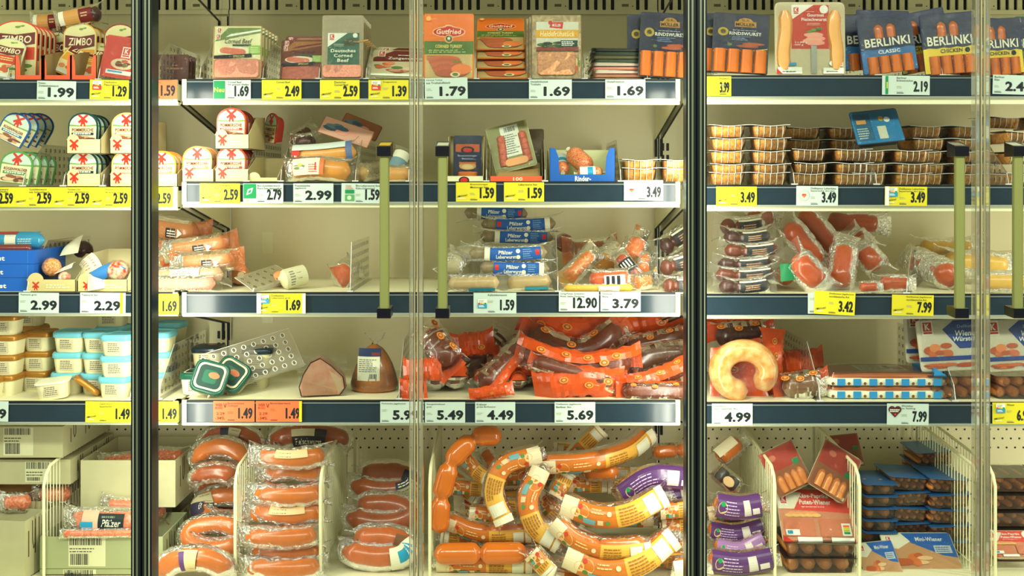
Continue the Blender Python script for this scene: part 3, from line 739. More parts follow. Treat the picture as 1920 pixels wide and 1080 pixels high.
def wurst(label, pts, r, mat, pinch=(), wrap=None, ext=0.9, wmul=1.12, finw=1.5, draw=None, lr=None, a0=0.0, clip=None, name='sausage', cat='sausage', group=None,
          up=(0, -1, 0), n=14, seg=18, squash=1.0, blunt=1.0, taper=0.0, half=None, jit=0.05, emb=None, meat=True, ends=None, floor=True, solid=1.0):
    W = [P(*p) for p in pts]; dm = sum(p[2] for p in pts) / len(pts); R = r * dm / FPX
    if floor:                                        # lift the whole sausage until its lowest side rests on the shelf
        CP = catmull(W, 16); mid = sum(W, Vector()) / len(W); mod = 'L' if mid.x < JX[0] else 'C' if mid.x < JX[1] else 'R'
        tops = [q for q in (ZT(mod, k) for k in (1, 2, 3, 4, 5)) if q <= mid.z + 0.01]
        if tops:
            low = 1e9
            for i, p in enumerate(CP):
                t_ = (CP[min(i + 1, 16)] - CP[max(i - 1, 0)]).normalized(); hz = math.sqrt(max(0.0, 1 - t_.z ** 2)); e = 0.45 if i in (0, 16) else 0.8 if i in (1, 15) else 1.0
                low = min(low, p.z - R * hz * e * min(1.0, squash if squash < 1 else 1))
            dz = max(tops) - low
            if dz > 0:
                for p in W: p.z += dz
    base = sum(W, Vector()) / len(W); base.z = min(p.z for p in W) - R
    path = [p - base for p in catmull(W, seg)]
    t = thing(name, label, cat, base, (0, 0, 0), group)
    WURSTS.append((t, path, R * solid * (min(1.0, squash) if wrap is None else min(1.12, wmul))))
    rad = capped(path, R, pinch, blunt, taper)
    if meat:
        m = MB(1); m.tube(path, rad, mat, rb=[q * squash for q in rad], n=n, up=up); m.build('casing' if wrap else 'sausage_body', t)
    f, T = sampler(path, up)
    if clip:
        m = MB(1)
        for i, j in ((0, 1), (-1, -2)):
            d = (path[i] - path[j]).normalized(); p = path[i]
            m.tube([p - d * R * .1, p + d * R * .18, p + d * R * .45], [R * .22, R * .16, R * .34], clip, n=8)
        m.build('end_clip', t)
    if wrap:
        q = ext_path(path, R * ext); N = len(q)
        wa = []; wb = []
        for i in range(N):
            if i in (0, N - 1): wa.append(R * finw); wb.append(R * 0.06)
            elif i in (1, N - 2): wa.append(R * finw * .86); wb.append(R * 0.30)
            else:
                k = min(i - 2, N - 3 - i); g = min(1, k / 2.5)
                wa.append(R * (finw * .8 * (1 - g) + wmul * g)); wb.append(R * (0.62 * (1 - g) + wmul * g) * (squash if squash < 1 else 1))
        m = MB(1)
        if ends:
            m.tube(q, wa, wrap, rb=wb, n=14, up=up, jit=jit, seed=int(pts[0][0]), matfn=lambda tt, kk: ends if (tt < .17 or tt > .83) else wrap)
        elif half:
            fm, a_lo, a_hi = half
            m.tube(q, wa, wrap, rb=wb, n=16, up=up, jit=jit, seed=int(pts[0][0]), matfn=lambda tt, kk: fm if (a_lo <= kk < a_hi) else wrap)
        else:
            m.tube(q, wa, wrap, rb=wb, n=14, up=up, jit=jit, seed=int(pts[0][0]))
        m.build('film_bag' if not half else 'printed_bag', t)
        if emb:
            fe, TE = sampler(q, up); m = MB(1)
            for i, (l, ang) in enumerate(emb):
                p, tt, ss, uu = fe(l * TE); ca, sa = math.cos(ang), math.sin(ang); RR = R * wmul * 1.07
                c = p + ss * RR * ca + uu * RR * sa * (squash if squash < 1 else 1); nn = (ss * ca + uu * sa).normalized(); e1 = tt; e2 = nn.cross(tt)
                for sc_, mt, lift in ((0.32, K(236, 140, 44), 0.0), (0.22, K(160, 84, 36), 0.0008), (0.12, K(214, 150, 90), 0.0016)):
                    m.add([c + nn * lift + e1 * math.cos(a) * R * sc_ * 1.15 + e2 * math.sin(a) * R * sc_ * .8 for a in [k * math.pi / 5 for k in range(10)]], [tuple(range(10))], mt)
            m.build('emblem', t)
    if draw:
        RL = lr or (wmul * 1.05 if wrap else 1.03); lm = MB(1); kk = dm / FPX; lm.step = 0.16
        def warp(x, y, z, f=f, T=T):
            p, tt, ss, uu = f(T / 2 + x * kk); rr = R * RL - y * kk; ang = z * kk / (R * RL) + a0
            return p + uu * (rr * math.cos(ang) * (squash if squash < 1 else 1)) + ss * (-rr * math.sin(ang))
        lm.warp = warp; draw(lm, T / kk, R / kk); lm.build('printed_label', t)
    return t

# ---- loaf trays and tubs
def rr3(w_, d_, r, z, cx=0.0, cy=0.0, n=4): return [(x, y, z) for x, y in rrect(w_, d_, r, n, cx, cy)]
def tub_mesh(w_, h_, d_, lidm, bodym, lab=True, lid=True, top=None):
    a = MB(); a.loft([rr3(w_ * .80, d_ * .80, 12, 0), rr3(w_ * .84, d_ * .84, 13, h_ * .10), rr3(w_ * .92, d_ * .92, 13, h_ * .74)], bodym)
    b = MB()
    if lid:
        b.loft([rr3(w_ * .97, d_ * .97, 13, h_ * .72), rr3(w_, d_, 14, h_ * .74), rr3(w_, d_, 14, h_ * .90), rr3(w_ * .93, d_ * .93, 13, h_), rr3(w_ * .84, d_ * .84, 11, h_), rr3(w_ * .82, d_ * .82, 11, h_ * .95)], lidm)
    else:
        b.loft([rr3(w_, d_, 14, h_ * .74), rr3(w_ * 1.02, d_ * 1.02, 14, h_ * .80), rr3(w_ * .9, d_ * .9, 13, h_ * .82)], lidm)
    if top and lid:
        for k, (q, mt) in enumerate(top): b.add([(x * q, y * q, h_ * (1.004 + .006 * k)) for x, y in rrect(w_ * .8, d_ * .8, 11)], [tuple(range(20))], mt)
        b.add([(x + w_ * .1, y + d_ * .06, h_ * 1.03) for x, y in ell(0, 0, w_ * .16, d_ * .1, 12)], [tuple(range(12))], K(196, 110, 70))
    c = MB(); c.face = -d_ * .452
    if lab:
        c.rect(-w_ * .22, h_ * .16, w_ * .22, h_ * .68, K(206, 196, 160)); c.lines(-w_ * .20, h_ * .2, w_ * .2, h_ * .64, 5, K(96, 92, 76), 3)
    return a.mesh('cup'), b.mesh('lid'), c.mesh('tub_label')
def tub(label, meshes, loc, rot=(0, 0, 0), group=None, name='spread_tub'):
    t = thing(name, label, 'tub', loc, rot, group)
    part_of(t, 'cup', meshes[0]); part_of(t, 'lid', meshes[1])
    if len(meshes[2].vertices): part_of(t, 'tub_label', meshes[2])
    return t

def carton(label, px, mod, row, w_, hf, hb, dep, out, inn, off=0.0, dz=0.0, yaw=0.0, cut=None, draw=None, tabr=0, name='display_carton', group=None, back=True):
    """open display tray: low front wall, side walls rising to the back; w/h in pixels, dep in metres"""
    t = thing(name, label, 'carton', at(px, mod, row, off, dz * S), (0, 0, yaw), group)
    D = dep / S; th = 1.0
    m = MB(); m.box(-w_ / 2, w_ / 2, 0, D, 0, th, inn); m.build('base', t)
    m = MB()
    if cut:
        m.prism([(-w_ / 2, 0), (w_ / 2, 0), (w_ / 2, hb * cut[1])] + [(w_ / 2 - cut[0] * .7, hb * cut[1])] + [(w_ / 2 - cut[0] * (1 + .25 * math.sin(k * .5)), hf + (hb * cut[1] - hf) * (1 - k / 3)) for k in range(1, 4)]
                + [(-w_ / 2 + cut[0] * (1 + .25 * math.sin(k * .5)), hf + (hb * cut[1] - hf) * (1 - k / 3)) for k in (3, 2, 1)] + [(-w_ / 2 + cut[0] * .7, hb * cut[1]), (-w_ / 2, hb * cut[1])], 0, th, out)
    elif tabr:
        cx = -w_ / 2 + tabr * 1.1
        arc = [(cx + tabr * math.cos(a), hf - tabr * .15 + tabr * math.sin(a)) for a in [k * math.pi / 10 for k in range(11)]]
        m.prism([(-w_ / 2, 0), (w_ / 2, 0), (w_ / 2, hf), (cx + tabr, hf)] + arc + [(-w_ / 2, hf - tabr * .15)], 0, th, out)
    else:
        m.box(-w_ / 2, w_ / 2, 0, th, 0, hf, out)
    fr = m.build('front_wall', t)
    for sg in (-1, 1):
        m = MB(); x = sg * w_ / 2; a, b = sorted((x, x - sg * th)); h0 = hb * (cut[1] if cut else 0) or hf
        pr = [(0, 0), (D, 0), (D, hb), (D * .45, hb * .95), (0, h0)]
        vs = [(a, y, z) for y, z in pr] + [(b, y, z) for y, z in pr]
        m.add(vs, [(0, 1, 2, 3, 4), (9, 8, 7, 6, 5)] + [(i, i + 5, (i + 1) % 5 + 5, (i + 1) % 5) for i in range(5)], inn)
        m.build('side_wall', t)
    if back:
        m = MB(); m.box(-w_ / 2, w_ / 2, D - th, D, 0, hb, inn); m.build('back_wall', t)
    if draw:
        m = MB(); draw(m, w_, hf); m.build('carton_print', t)
    return t
# ================================================================ row 1
def dome(w_, h_, k=0.80):
    return [(-w_ / 2, 0), (w_ / 2, 0), (w_ / 2, h_ * k)] + [(w_ / 2 * math.cos(a), h_ * k + h_ * (1 - k) * math.sin(a)) for a in [j * math.pi / 12 for j in range(1, 12)]] + [(-w_ / 2, h_ * k)]
def d_zimbo(col):
    def f(m, w_, h_):
        m.flat([(x * .95, h_ * .03 + z * .95) for x, z in dome(w_, h_)], K(226, 220, 160))
        leafy(m, w_ * .05, h_ * .9, w_ * .3, h_ * .06, 2, (K(150, 170, 80), K(120, 150, 70)), 4)
        m.flat([(-w_ * .44, h_ * .60), (0, h_ * .57), (w_ * .44, h_ * .62), (w_ * .44, h_ * .81), (0, h_ * .77), (-w_ * .44, h_ * .80)], MAROON)
        m.text('ZIMBO', -w_ * .34, h_ * .63, w_ * .36, h_ * .755, K(240, 232, 190), 0.015, 0.12)
        m.rect(-w_ * .44, h_ * .36, w_ * .44, h_ * .565, col); m.lines(-w_ * .25, h_ * .43, w_ * .25, h_ * .53, 2, K(250, 230, 150), 3)
        m.rect(-w_ * .44, h_ * .1, w_ * .44, h_ * .36, K(228, 214, 160)); leafy(m, 0, h_ * .24, w_ * .7, h_ * .2, 5)
        m.rect(-w_ * .46, h_ * .02, w_ * .46, h_ * .1, K(220, 222, 214))
    return f
ZR, ZO, ZB, ZM = K(214, 70, 40), K(226, 158, 50), K(40, 104, 130), K(150, 50, 40)
zw = dict(wrap=None, bowl=False, name='spread_pouch', cat='spread pouch')
z = pack('red sausage spread pouch with dome top, front of its fanned row', 30, 'L', 1, 84, 120, 7, d_zimbo(ZR), off=0.06, lean=0.08, outline=dome(84, 120), back=ZR, group='domed spread pouches', **zw)
behind(z, 4, 0.027, 'red sausage spread pouch with dome top, %s in its fanned row')
pack('small silver and red spread pouch tipped in front of the red fanned row', 4, 'L', 1, 60, 80, 6, d_zimbo(ZR), off=0.025, lean=0.25, roll=0.18, outline=dome(60, 80), back=K(200, 200, 190), group='domed spread pouches', **zw)
pack('blue sausage spread pouch behind the brown carton sides', 102, 'L', 1, 60, 116, 7, d_zimbo(ZB), off=0.20, lean=0.05, outline=dome(60, 116), back=ZB, group='domed spread pouches', **zw)
z = pack('yellow sausage spread pouch with dome top, front of its fanned row', 151, 'L', 1, 66, 122, 7, d_zimbo(ZO), off=0.12, lean=0.05, outline=dome(66, 122), back=ZO, group='domed spread pouches', **zw)
behind(z, 3, 0.030, 'yellow sausage spread pouch with dome top, %s in its fanned row')
pack('yellow sausage spread pouch slumped low in the first red carton', 120, 'L', 1, 58, 92, 6, d_zimbo(ZO), off=0.07, lean=0.62, roll=0.42, outline=dome(58, 92), back=ZO, group='domed spread pouches', **zw)
pack('yellow sausage spread pouch leaning in the second red carton', 160, 'L', 1, 58, 90, 6, d_zimbo(ZO), off=0.08, lean=0.55, roll=0.22, outline=dome(58, 90), back=ZO, group='domed spread pouches', **zw)
pack('maroon banded spread pouch behind the red pack beside the mullion', 226, 'L', 1, 62, 120, 7, d_zimbo(ZM), off=0.12, lean=0.05, outline=dome(62, 120), back=ZM, group='domed spread pouches', **zw)
RCT = K(240, 98, 60, 0.5)
for px, w_, nm in ((56, 56, 'empty compartment at its left'), (106, 58, 'slumped yellow pouch'), (156, 50, 'leaning yellow pouch')):
    carton('orange red front display carton with brown inside holding %s' % nm, px, 'L', 1, w_, 10, 66, 0.22, RCT, CARDIN, cut=(8, 0.72), back=False, group='red display cartons')
def d_kred(m, w_, h_):
    m.rect(-w_ * .48, h_ * .02, w_ * .48, h_ * .98, K(206, 64, 44)); klogo(m, w_ * .06, h_ * .5, 17)
    m.disc(w_ * .15, h_ * .34, 22, 11, K(220, 200, 160)); leafy(m, w_ * .15, h_ * .36, 34, 14, 3, (K(120, 50, 30), K(190, 90, 60), K(110, 120, 50)))
    m.rect(-w_ * .3, h_ * .08, w_ * .48, h_ * .18, K(230, 226, 210)); m.rect(-w_ * .25, h_ * .12, w_ * .2, h_ * .16, BLUI)
pack('red sliced sausage pack behind the perforated divider, left of the mullion', 217, 'L', 1, 62, 82, 8, d_kred, off=0.02, lean=0.2, roll=0.15, back=K(214, 90, 60))
def d_top(m, L_, R_):
    m.rect(-L_ * .35, -R_ * .9, L_ * .2, R_ * .8, K(206, 150, 80)); m.rect(L_ * .05, -R_ * .9, L_ * .36, R_ * .7, MAROON); m.lines(L_ * .1, -R_ * .3, L_ * .32, R_ * .3, 2, K(226, 180, 120), 2)
    m.rect(-L_ * .42, -R_ * .8, -L_ * .3, R_ * .8, PAPER)
wurst('brown sausage with printed sleeve lying on top of the spread pouches', [(112, 40, 2.78), (190, 24, 2.78)], 17, BROWN, wrap=FILM, draw=d_top, ext=0.5)
wurst('dark brown sausage with white label lying behind on the pouches', [(66, 44, 2.85), (124, 40, 2.85)], 17, BROWN, wrap=FILM, draw=d_top, ext=0.5)

def d_slices(col):
    def f(m, w_, h_):
        m.rect(-w_ * .46, h_ * .04, w_ * .46, h_ * .96, col); m.lines(-w_ * .4, h_ * .5, w_ * .4, h_ * .7, 2, K(170, 130, 100), 4)
    return f
b1 = pack('dark sliced sausage pack behind the divider right of the mullion, front one', 322, 'C', 1, 70, 62, 8, d_slices(K(100, 56, 44)), off=0.16, lean=0.12, back=K(90, 56, 44))
behind(b1, 2, 0.03, 'dark sliced sausage pack behind the divider right of the mullion, %s one')

def d_corned(c1, c2, c3, band):
    def f(m, w_, h_):
        m.rect(-w_ * .47, h_ * .36, w_ * .47, h_ * .985, c1)
        m.flat([(-w_ * .47, h_ * .70), (w_ * .47, h_ * .86), (w_ * .47, h_ * .96), (-w_ * .2, h_ * .96)], c2)
        m.flat([(-w_ * .25, h_ * .78), (w_ * .47, h_ * .9), (w_ * .47, h_ * .93), (-w_ * .15, h_ * .84)], c3)
        klogo(m, -w_ * .42, h_ * .86, 8); klogo(m, -w_ * .44, h_ * .74, 8)
        m.text('Corned Beef', -w_ * .26, h_ * .66, w_ * .30, h_ * .75, K(60, 44, 30), 0.0, 0.3)
        m.rect(-w_ * .1, h_ * .61, w_ * .28, h_ * .645, K(60, 80, 50)); m.disc(-w_ * .06, h_ * .52, w_ * .34, h_ * .085, K(236, 230, 200))
        for k in range(5): m.disc(-w_ * .24 + k * w_ * .075, h_ * (.53 - .008 * k), w_ * .12, h_ * .06, K(222 - 8 * (k % 2), 124, 96), 14)
        m.rect(w_ * .24, h_ * .46, w_ * .47, h_ * .62, K(150, 190, 90)); m.lines(w_ * .27, h_ * .48, w_ * .44, h_ * .60, 3, K(220, 230, 170), 3)
        m.flat([(-w_ * .47, h_ * .37), (w_ * .30, h_ * .40), (w_ * .30, h_ * .47), (-w_ * .47, h_ * .43)], band)
        m.text('SPECHT', -w_ * .08, h_ * .395, w_ * .16, h_ * .44, K(230, 210, 120), 0.01)
    return f
meat_low = lambda m, w_, h_: slab(m, -w_ * .46, h_ * .02, w_ * .46, h_ * .37, 3.5, PINK)
c = pack('corned beef pack with green and white label, front of its row', 446, 'C', 1, 92, 102, 10, d_corned(K(226, 224, 176), K(120, 140, 76), WHITE, K(30, 34, 32)), lean=0.12, meat=meat_low, back=K(170, 140, 90), group='corned beef packs')
behind(c, 5, 0.035, 'corned beef pack with green and white label, %s in its row')
c = pack('maroon labelled corned beef pack, leaning lower in front', 566, 'C', 1, 84, 88, 9, d_corned(K(120, 60, 40), K(170, 110, 60), K(110, 40, 30), K(30, 30, 34)), off=0.10, lean=0.25, back=K(110, 60, 40), meat=lambda m, w_, h_: slab(m, -w_ * .46, h_ * .02, w_ * .46, h_ * .36, 3, PINKD), group='corned beef packs')
dup(c, 'maroon labelled corned beef pack standing taller behind its twin', Vector(c.location) + Vector((0.004, 0.05, 0.012)), (-0.06, 0, 0))
def d_dcb(m, w_, h_):
    m.rect(-w_ * .36, h_ * .22, w_ * .40, h_ * .72, DGREEN); m.flat([(-w_ * .36, h_ * .5), (-w_ * .36, h_ * .72), (w_ * .12, h_ * .72)], WHITE); klogo(m, -w_ * .33, h_ * .60, 11)
    m.disc(w_ * .2, h_ * .58, w_ * .2, h_ * .06, K(60, 70, 36)); m.flat([(w_ * .36, h_ * .565), (w_ * .62, h_ * .60), (w_ * .62, h_ * .62), (w_ * .36, h_ * .595)], K(190, 140, 70)); m.disc(w_ * .30, h_ * .68, 4.5, 4.5, WHITE)
    rng = random.Random(3)
    for k in range(14): m.disc(w_ * (.06 + .28 * rng.random()), h_ * (.55 + .06 * rng.random()), 1.5, 1.5, K(150, 150, 80) if k % 2 else K(40, 50, 30), 6)
    for i, s_ in enumerate(('Deutsches', 'Corned', 'Beef')): m.text(s_, w_ * (.02 - (.30, .22, .14)[i]), h_ * (.41 - .075 * i), w_ * (.02 + (.30, .22, .14)[i]), h_ * (.465 - .075 * i), K(226, 232, 206), 0.03)
    m.lines(-w_ * .2, h_ * .5, w_ * .05, h_ * .55, 3, K(180, 200, 170), 3)
c = pack('pack with dark green label and peppercorn spoon, front of its row', 643, 'C', 1, 78, 122, 9, d_dcb, lean=0.10, back=K(150, 136, 96, 0.3), wrap=FILMW, meat=lambda m, w_, h_: slab(m, -w_ * .47, h_ * .02, w_ * .47, h_ * .22, 4, PINK))
behind(c, 4, 0.034, 'pack with dark green label and peppercorn spoon, %s in its row')
def d_zung(m, w_, h_):
    m.rect(-w_ * .48, h_ * .08, w_ * .48, h_ * .98, K(206, 196, 160)); m.flat([(-w_ * .1, h_ * .98), (w_ * .48, h_ * .98), (w_ * .48, h_ * .6), (-w_ * .48, h_ * .56), (-w_ * .48, h_ * .7)], MAROON)
    klogo(m, -w_ * .4, h_ * .75, 14); m.text('Zungenwurst', -w_ * .2, h_ * .62, w_ * .45, h_ * .74, WHITE, 0.015); m.lines(-w_ * .02, h_ * .78, w_ * .3, h_ * .84, 1, WHITE, 2)
    leafy(m, -w_ * .2, h_ * .42, w_ * .5, h_ * .24, 7); leafy(m, w_ * .15, h_ * .25, w_ * .6, h_ * .2, 9, (K(206, 150, 120), K(180, 90, 70), K(226, 200, 170)))
    m.rect(-w_ * .48, h_ * .02, w_ * .48, h_ * .1, WHITE)
c = pack('maroon and cream tongue sausage pack leaning back, front one', 743, 'C', 1, 102, 80, 8, d_zung, off=0.04, lean=0.75, roll=0.03)
dup(c, 'maroon and cream tongue sausage pack leaning back, rear one', Vector(c.location) + Vector((0.006, 0.035, 0.012)))

def d_gut(m, w_, h_):
    m.rect(-w_ * .49, h_ * .01, w_ * .49, h_ * .99, K(232, 124, 34), r=5); m.rect(-w_ * .49, h_ * .38, w_ * .49, h_ * .58, K(84, 120, 46))
    m.rect(-w_ * .47, h_ * .02, w_ * .47, h_ * .38, K(206, 180, 120))
    m.disc(0, h_ * .72, w_ * .33, h_ * .085, K(240, 200, 140)); m.disc(0, h_ * .76, w_ * .12, h_ * .07, K(240, 200, 140)); m.disc(0, h_ * .72, w_ * .31, h_ * .072, K(196, 40, 26)); m.disc(0, h_ * .755, w_ * .1, h_ * .055, K(196, 40, 26))
    m.text('Gutfried', -w_ * .25, h_ * .685, w_ * .25, h_ * .765, K(246, 226, 190), 0.025, 0.15)
    m.disc(0, h_ * .615, w_ * .085, h_ * .065, K(240, 180, 110)); m.disc(0, h_ * .615, w_ * .065, h_ * .05, K(70, 100, 50)); m.disc(0, h_ * .62, w_ * .03, h_ * .022, WHITE, 8)
    m.text('CORNED TURKEY', -w_ * .27, h_ * .475, w_ * .27, h_ * .525, K(240, 220, 120), 0.03); m.lines(-w_ * .4, h_ * .40, w_ * .4, h_ * .455, 2, K(190, 206, 130), 4)
    m.rect(-w_ * .46, h_ * .29, -w_ * .16, h_ * .375, K(206, 160, 80)); m.lines(-w_ * .43, h_ * .3, -w_ * .19, h_ * .365, 2, K(120, 80, 40), 2)
    for k in range(6): m.disc(-w_ * .1 + k * w_ * .03, h_ * (.30 - .042 * k), w_ * .33, h_ * .06, K(206 - 14 * (k % 2), 112 - 8 * (k % 2), 70), 18)
    leafy(m, w_ * .16, h_ * .27, w_ * .2, h_ * .04, 3, (K(110, 150, 60),), 4); m.disc(w_ * .25, h_ * .15, w_ * .2, h_ * .08, K(236, 140, 80)); m.disc(w_ * .13, h_ * .07, w_ * .1, h_ * .04, K(230, 210, 170)); m.disc(w_ * .13, h_ * .07, w_ * .06, h_ * .025, K(110, 130, 60), 10)
    m.disc(-w_ * .4, h_ * .92, 5, 5, K(244, 170, 90), 12)
gt = dict(back=K(214, 120, 44), group='orange and green turkey packs')
pack('tall orange and green corned turkey pack standing upright by the door seam', 842, 'C', 1, 94, 124, 9, d_gut, lean=0.04, **gt)
for i in range(4):
    pack('orange and green corned turkey pack, %s of four slumped back in a row' % ORD[i], 942 - (4 if i else 0), 'C', 1, 100 if i == 0 else 94, 122, 6, d_gut, off=0.03 + 0.012 * i, lean=0.90, roll=0.0, dz=(0, 20, 40, 58)[i], **gt)
def d_heide(m, w_, h_):
    m.rect(-w_ * .48, h_ * .01, w_ * .48, h_ * .99, K(196, 176, 130, nscale=90, col2=(150, 130, 96))); m.rect(-w_ * .40, h_ * .44, w_ * .44, h_ * .89, K(214, 216, 196))
    m.flat([(-w_ * .14, h_ * .80), (w_ * .12, h_ * .78), (w_ * .14, h_ * .885), (-w_ * .1, h_ * .885)], KRED); m.disc(-w_ * .12, h_ * .875, 4, 4, KRED, 10); m.text('M\u00dcLLER', -w_ * .08, h_ * .815, w_ * .09, h_ * .865, WHITE, 0.02)
    m.rect(-w_ * .40, h_ * .64, w_ * .44, h_ * .765, K(226, 170, 40)); m.text('Heidefr\u00fchst\u00fcck', -w_ * .32, h_ * .66, w_ * .36, h_ * .745, K(250, 236, 180), 0.015, 0.1)
    m.rect(-w_ * .40, h_ * .44, w_ * .44, h_ * .50, K(150, 60, 40)); leafy(m, -w_ * .1, h_ * .54, w_ * .5, h_ * .1, 4, (K(50, 80, 40), K(80, 110, 50), K(40, 60, 36)), 9)
    m.rect(w_ * .08, h_ * .50, w_ * .42, h_ * .60, K(24, 66, 56)); m.lines(w_ * .1, h_ * .51, w_ * .4, h_ * .59, 3, WHITE, 6, .6); m.rect(-w_ * .40, h_ * .425, w_ * .44, h_ * .44, K(40, 70, 50))
    leafy(m, w_ * .43, h_ * .2, w_ * .1, h_ * .3, 6, (K(226, 196, 140), K(210, 110, 80), K(120, 140, 70)), 8); m.lines(w_ * .1, h_ * .1, w_ * .42, h_ * .12, 1, INK, 2, .8)
c = pack('heath breakfast meat pack with yellow banner, front of its row', 1043, 'C', 1, 95, 122, 9, d_heide, lean=0.05, back=K(120, 100, 70), wrap=FILMW, meat=lambda m, w_, h_: slab(m, -w_ * .38, h_ * .06, w_ * .38, h_ * .425, 3.5, K(222, 170, 120, 0.4, nscale=200, col2=(200, 130, 90))))
behind(c, 2, 0.028, 'heath breakfast meat pack with yellow banner, %s in its row', dx=-5)
# flat stack of sliced meat packs
fm = []
for i in range(9):
    col = (K(226, 206, 186, 0.35), K(222, 150, 124, 0.35), K(230, 214, 196, 0.35), K(216, 140, 118, 0.35), K(206, 190, 170), K(60, 76, 54), K(90, 90, 60), K(50, 66, 50), K(44, 50, 44))[i]
    nm = ('white', 'pink', 'white', 'pink', 'pale', 'green', 'olive', 'dark green', 'black')[i]
    o = thing('sliced_meat_pack', '%s edged sliced meat pack lying flat, %s up in the stack' % (nm, ORD[i]), 'meat pack', at(1160 + (i % 3 - 1) * 2, 'C', 1, 0.02, i * 7.0 * S), (0, 0, (i % 2) * .02 - .01), 'flat stacked sliced meat packs')
    m = MB(); m.loft([rr3(90, 118, 8, 0, 0, 59), rr3(96, 122, 10, 2.2, 0, 59), rr3(94, 120, 9, 5, 0, 59)], col); m.build('sliced_meat', o)
    m = MB(); rng = random.Random(i)
    rg = rr3(108, 132, 10, 5, 0, 60); m.loft([[(x * .98, y, 4.4 + rng.uniform(-.8, .8)) for x, y, q in rg], [(x, y, 5.4 + rng.uniform(-1.2, 1.0)) for x, y, q in rg]], SHEET, (False, True)); m.build('film_edge', o)

def d_mueller(m, w_, h_):
    m.flat([(-w_ * .48, h_ * .36), (-w_ * .2, h_ * .395), (w_ * .1, h_ * .37), (w_ * .48, h_ * .43), (w_ * .48, h_ * .995), (-w_ * .48, h_ * .995)], NAVYP)
    m.flat([(-w_ * .48, h_ * .355), (-w_ * .2, h_ * .39), (w_ * .1, h_ * .365), (w_ * .48, h_ * .425), (w_ * .48, h_ * .438), (w_ * .1, h_ * .378), (-w_ * .2, h_ * .403), (-w_ * .48, h_ * .37)], K(230, 210, 90))
    m.rect(-w_ * .12, h_ * .78, w_ * .26, h_ * .87, K(206, 150, 60)); m.disc(w_ * .07, h_ * .87, w_ * .13, h_ * .06, K(206, 150, 60)); m.text('M\u00dcLLER', -w_ * .1, h_ * .795, w_ * .24, h_ * .855, INK, 0.03); m.text('G.A.', w_ * .0, h_ * .875, w_ * .14, h_ * .91, INK, 0.02)
    m.disc(-w_ * .32, h_ * .69, w_ * .095, h_ * .07, K(206, 176, 60)); m.disc(-w_ * .32, h_ * .69, w_ * .05, h_ * .038, K(90, 80, 40), 12)
    m.text('RINDSWURST', -w_ * .21, h_ * .64, w_ * .36, h_ * .695, WHITE, 0.03); m.lines(-w_ * .15, h_ * .71, w_ * .3, h_ * .735, 1, K(180, 190, 200), 3); m.lines(-w_ * .16, h_ * .55, w_ * .2, h_ * .63, 3, K(120, 150, 190), 5)
    for dx, dz_ in ((.12, .0), (.02, -.04)): m.disc(w_ * (.1 + dx), h_ * (.50 + dz_), w_ * .2, h_ * .025, K(190, 92, 50), 14)
    m.disc(-w_ * .2, h_ * .48, 4, 3, K(90, 130, 60), 8)
def meat_links(n, r, hi, mat):
    def f(m, w_, h_): links(m, [-w_ * .48 + w_ * .96 * (k + .5) / n for k in range(n)], h_ * .02, h_ * hi, r, mat, False)
    return f
mk = dict(back=K(60, 66, 66), group='dark blue beef sausage packs', wrap=FILMW, name='sausage_pack', cat='sausage pack')
c = pack('dark blue beef sausage pack left of the second mullion, front one', 1243, 'C', 1, 98, 124, 9, d_mueller, lean=0.06, roll=0.06, meat=meat_links(4, 11, .40, SAUS), off=0.01, **mk)
dup(c, 'dark blue beef sausage pack left of the second mullion, rear one', Vector(c.location) + Vector((-0.022, 0.035, 0.002)), (-0.05, 0.0, 0))
c = pack('dark blue beef sausage pack right of the second mullion, front one', 1384, 'R', 1, 106, 114, 9, d_mueller, lean=0.06, roll=0.06, meat=meat_links(4, 12, .40, SAUS), **mk)
dup(c, 'dark blue beef sausage pack right of the second mullion, rear one', Vector(c.location) + Vector((-0.02, 0.035, 0.006)), (-0.05, 0.02, 0))
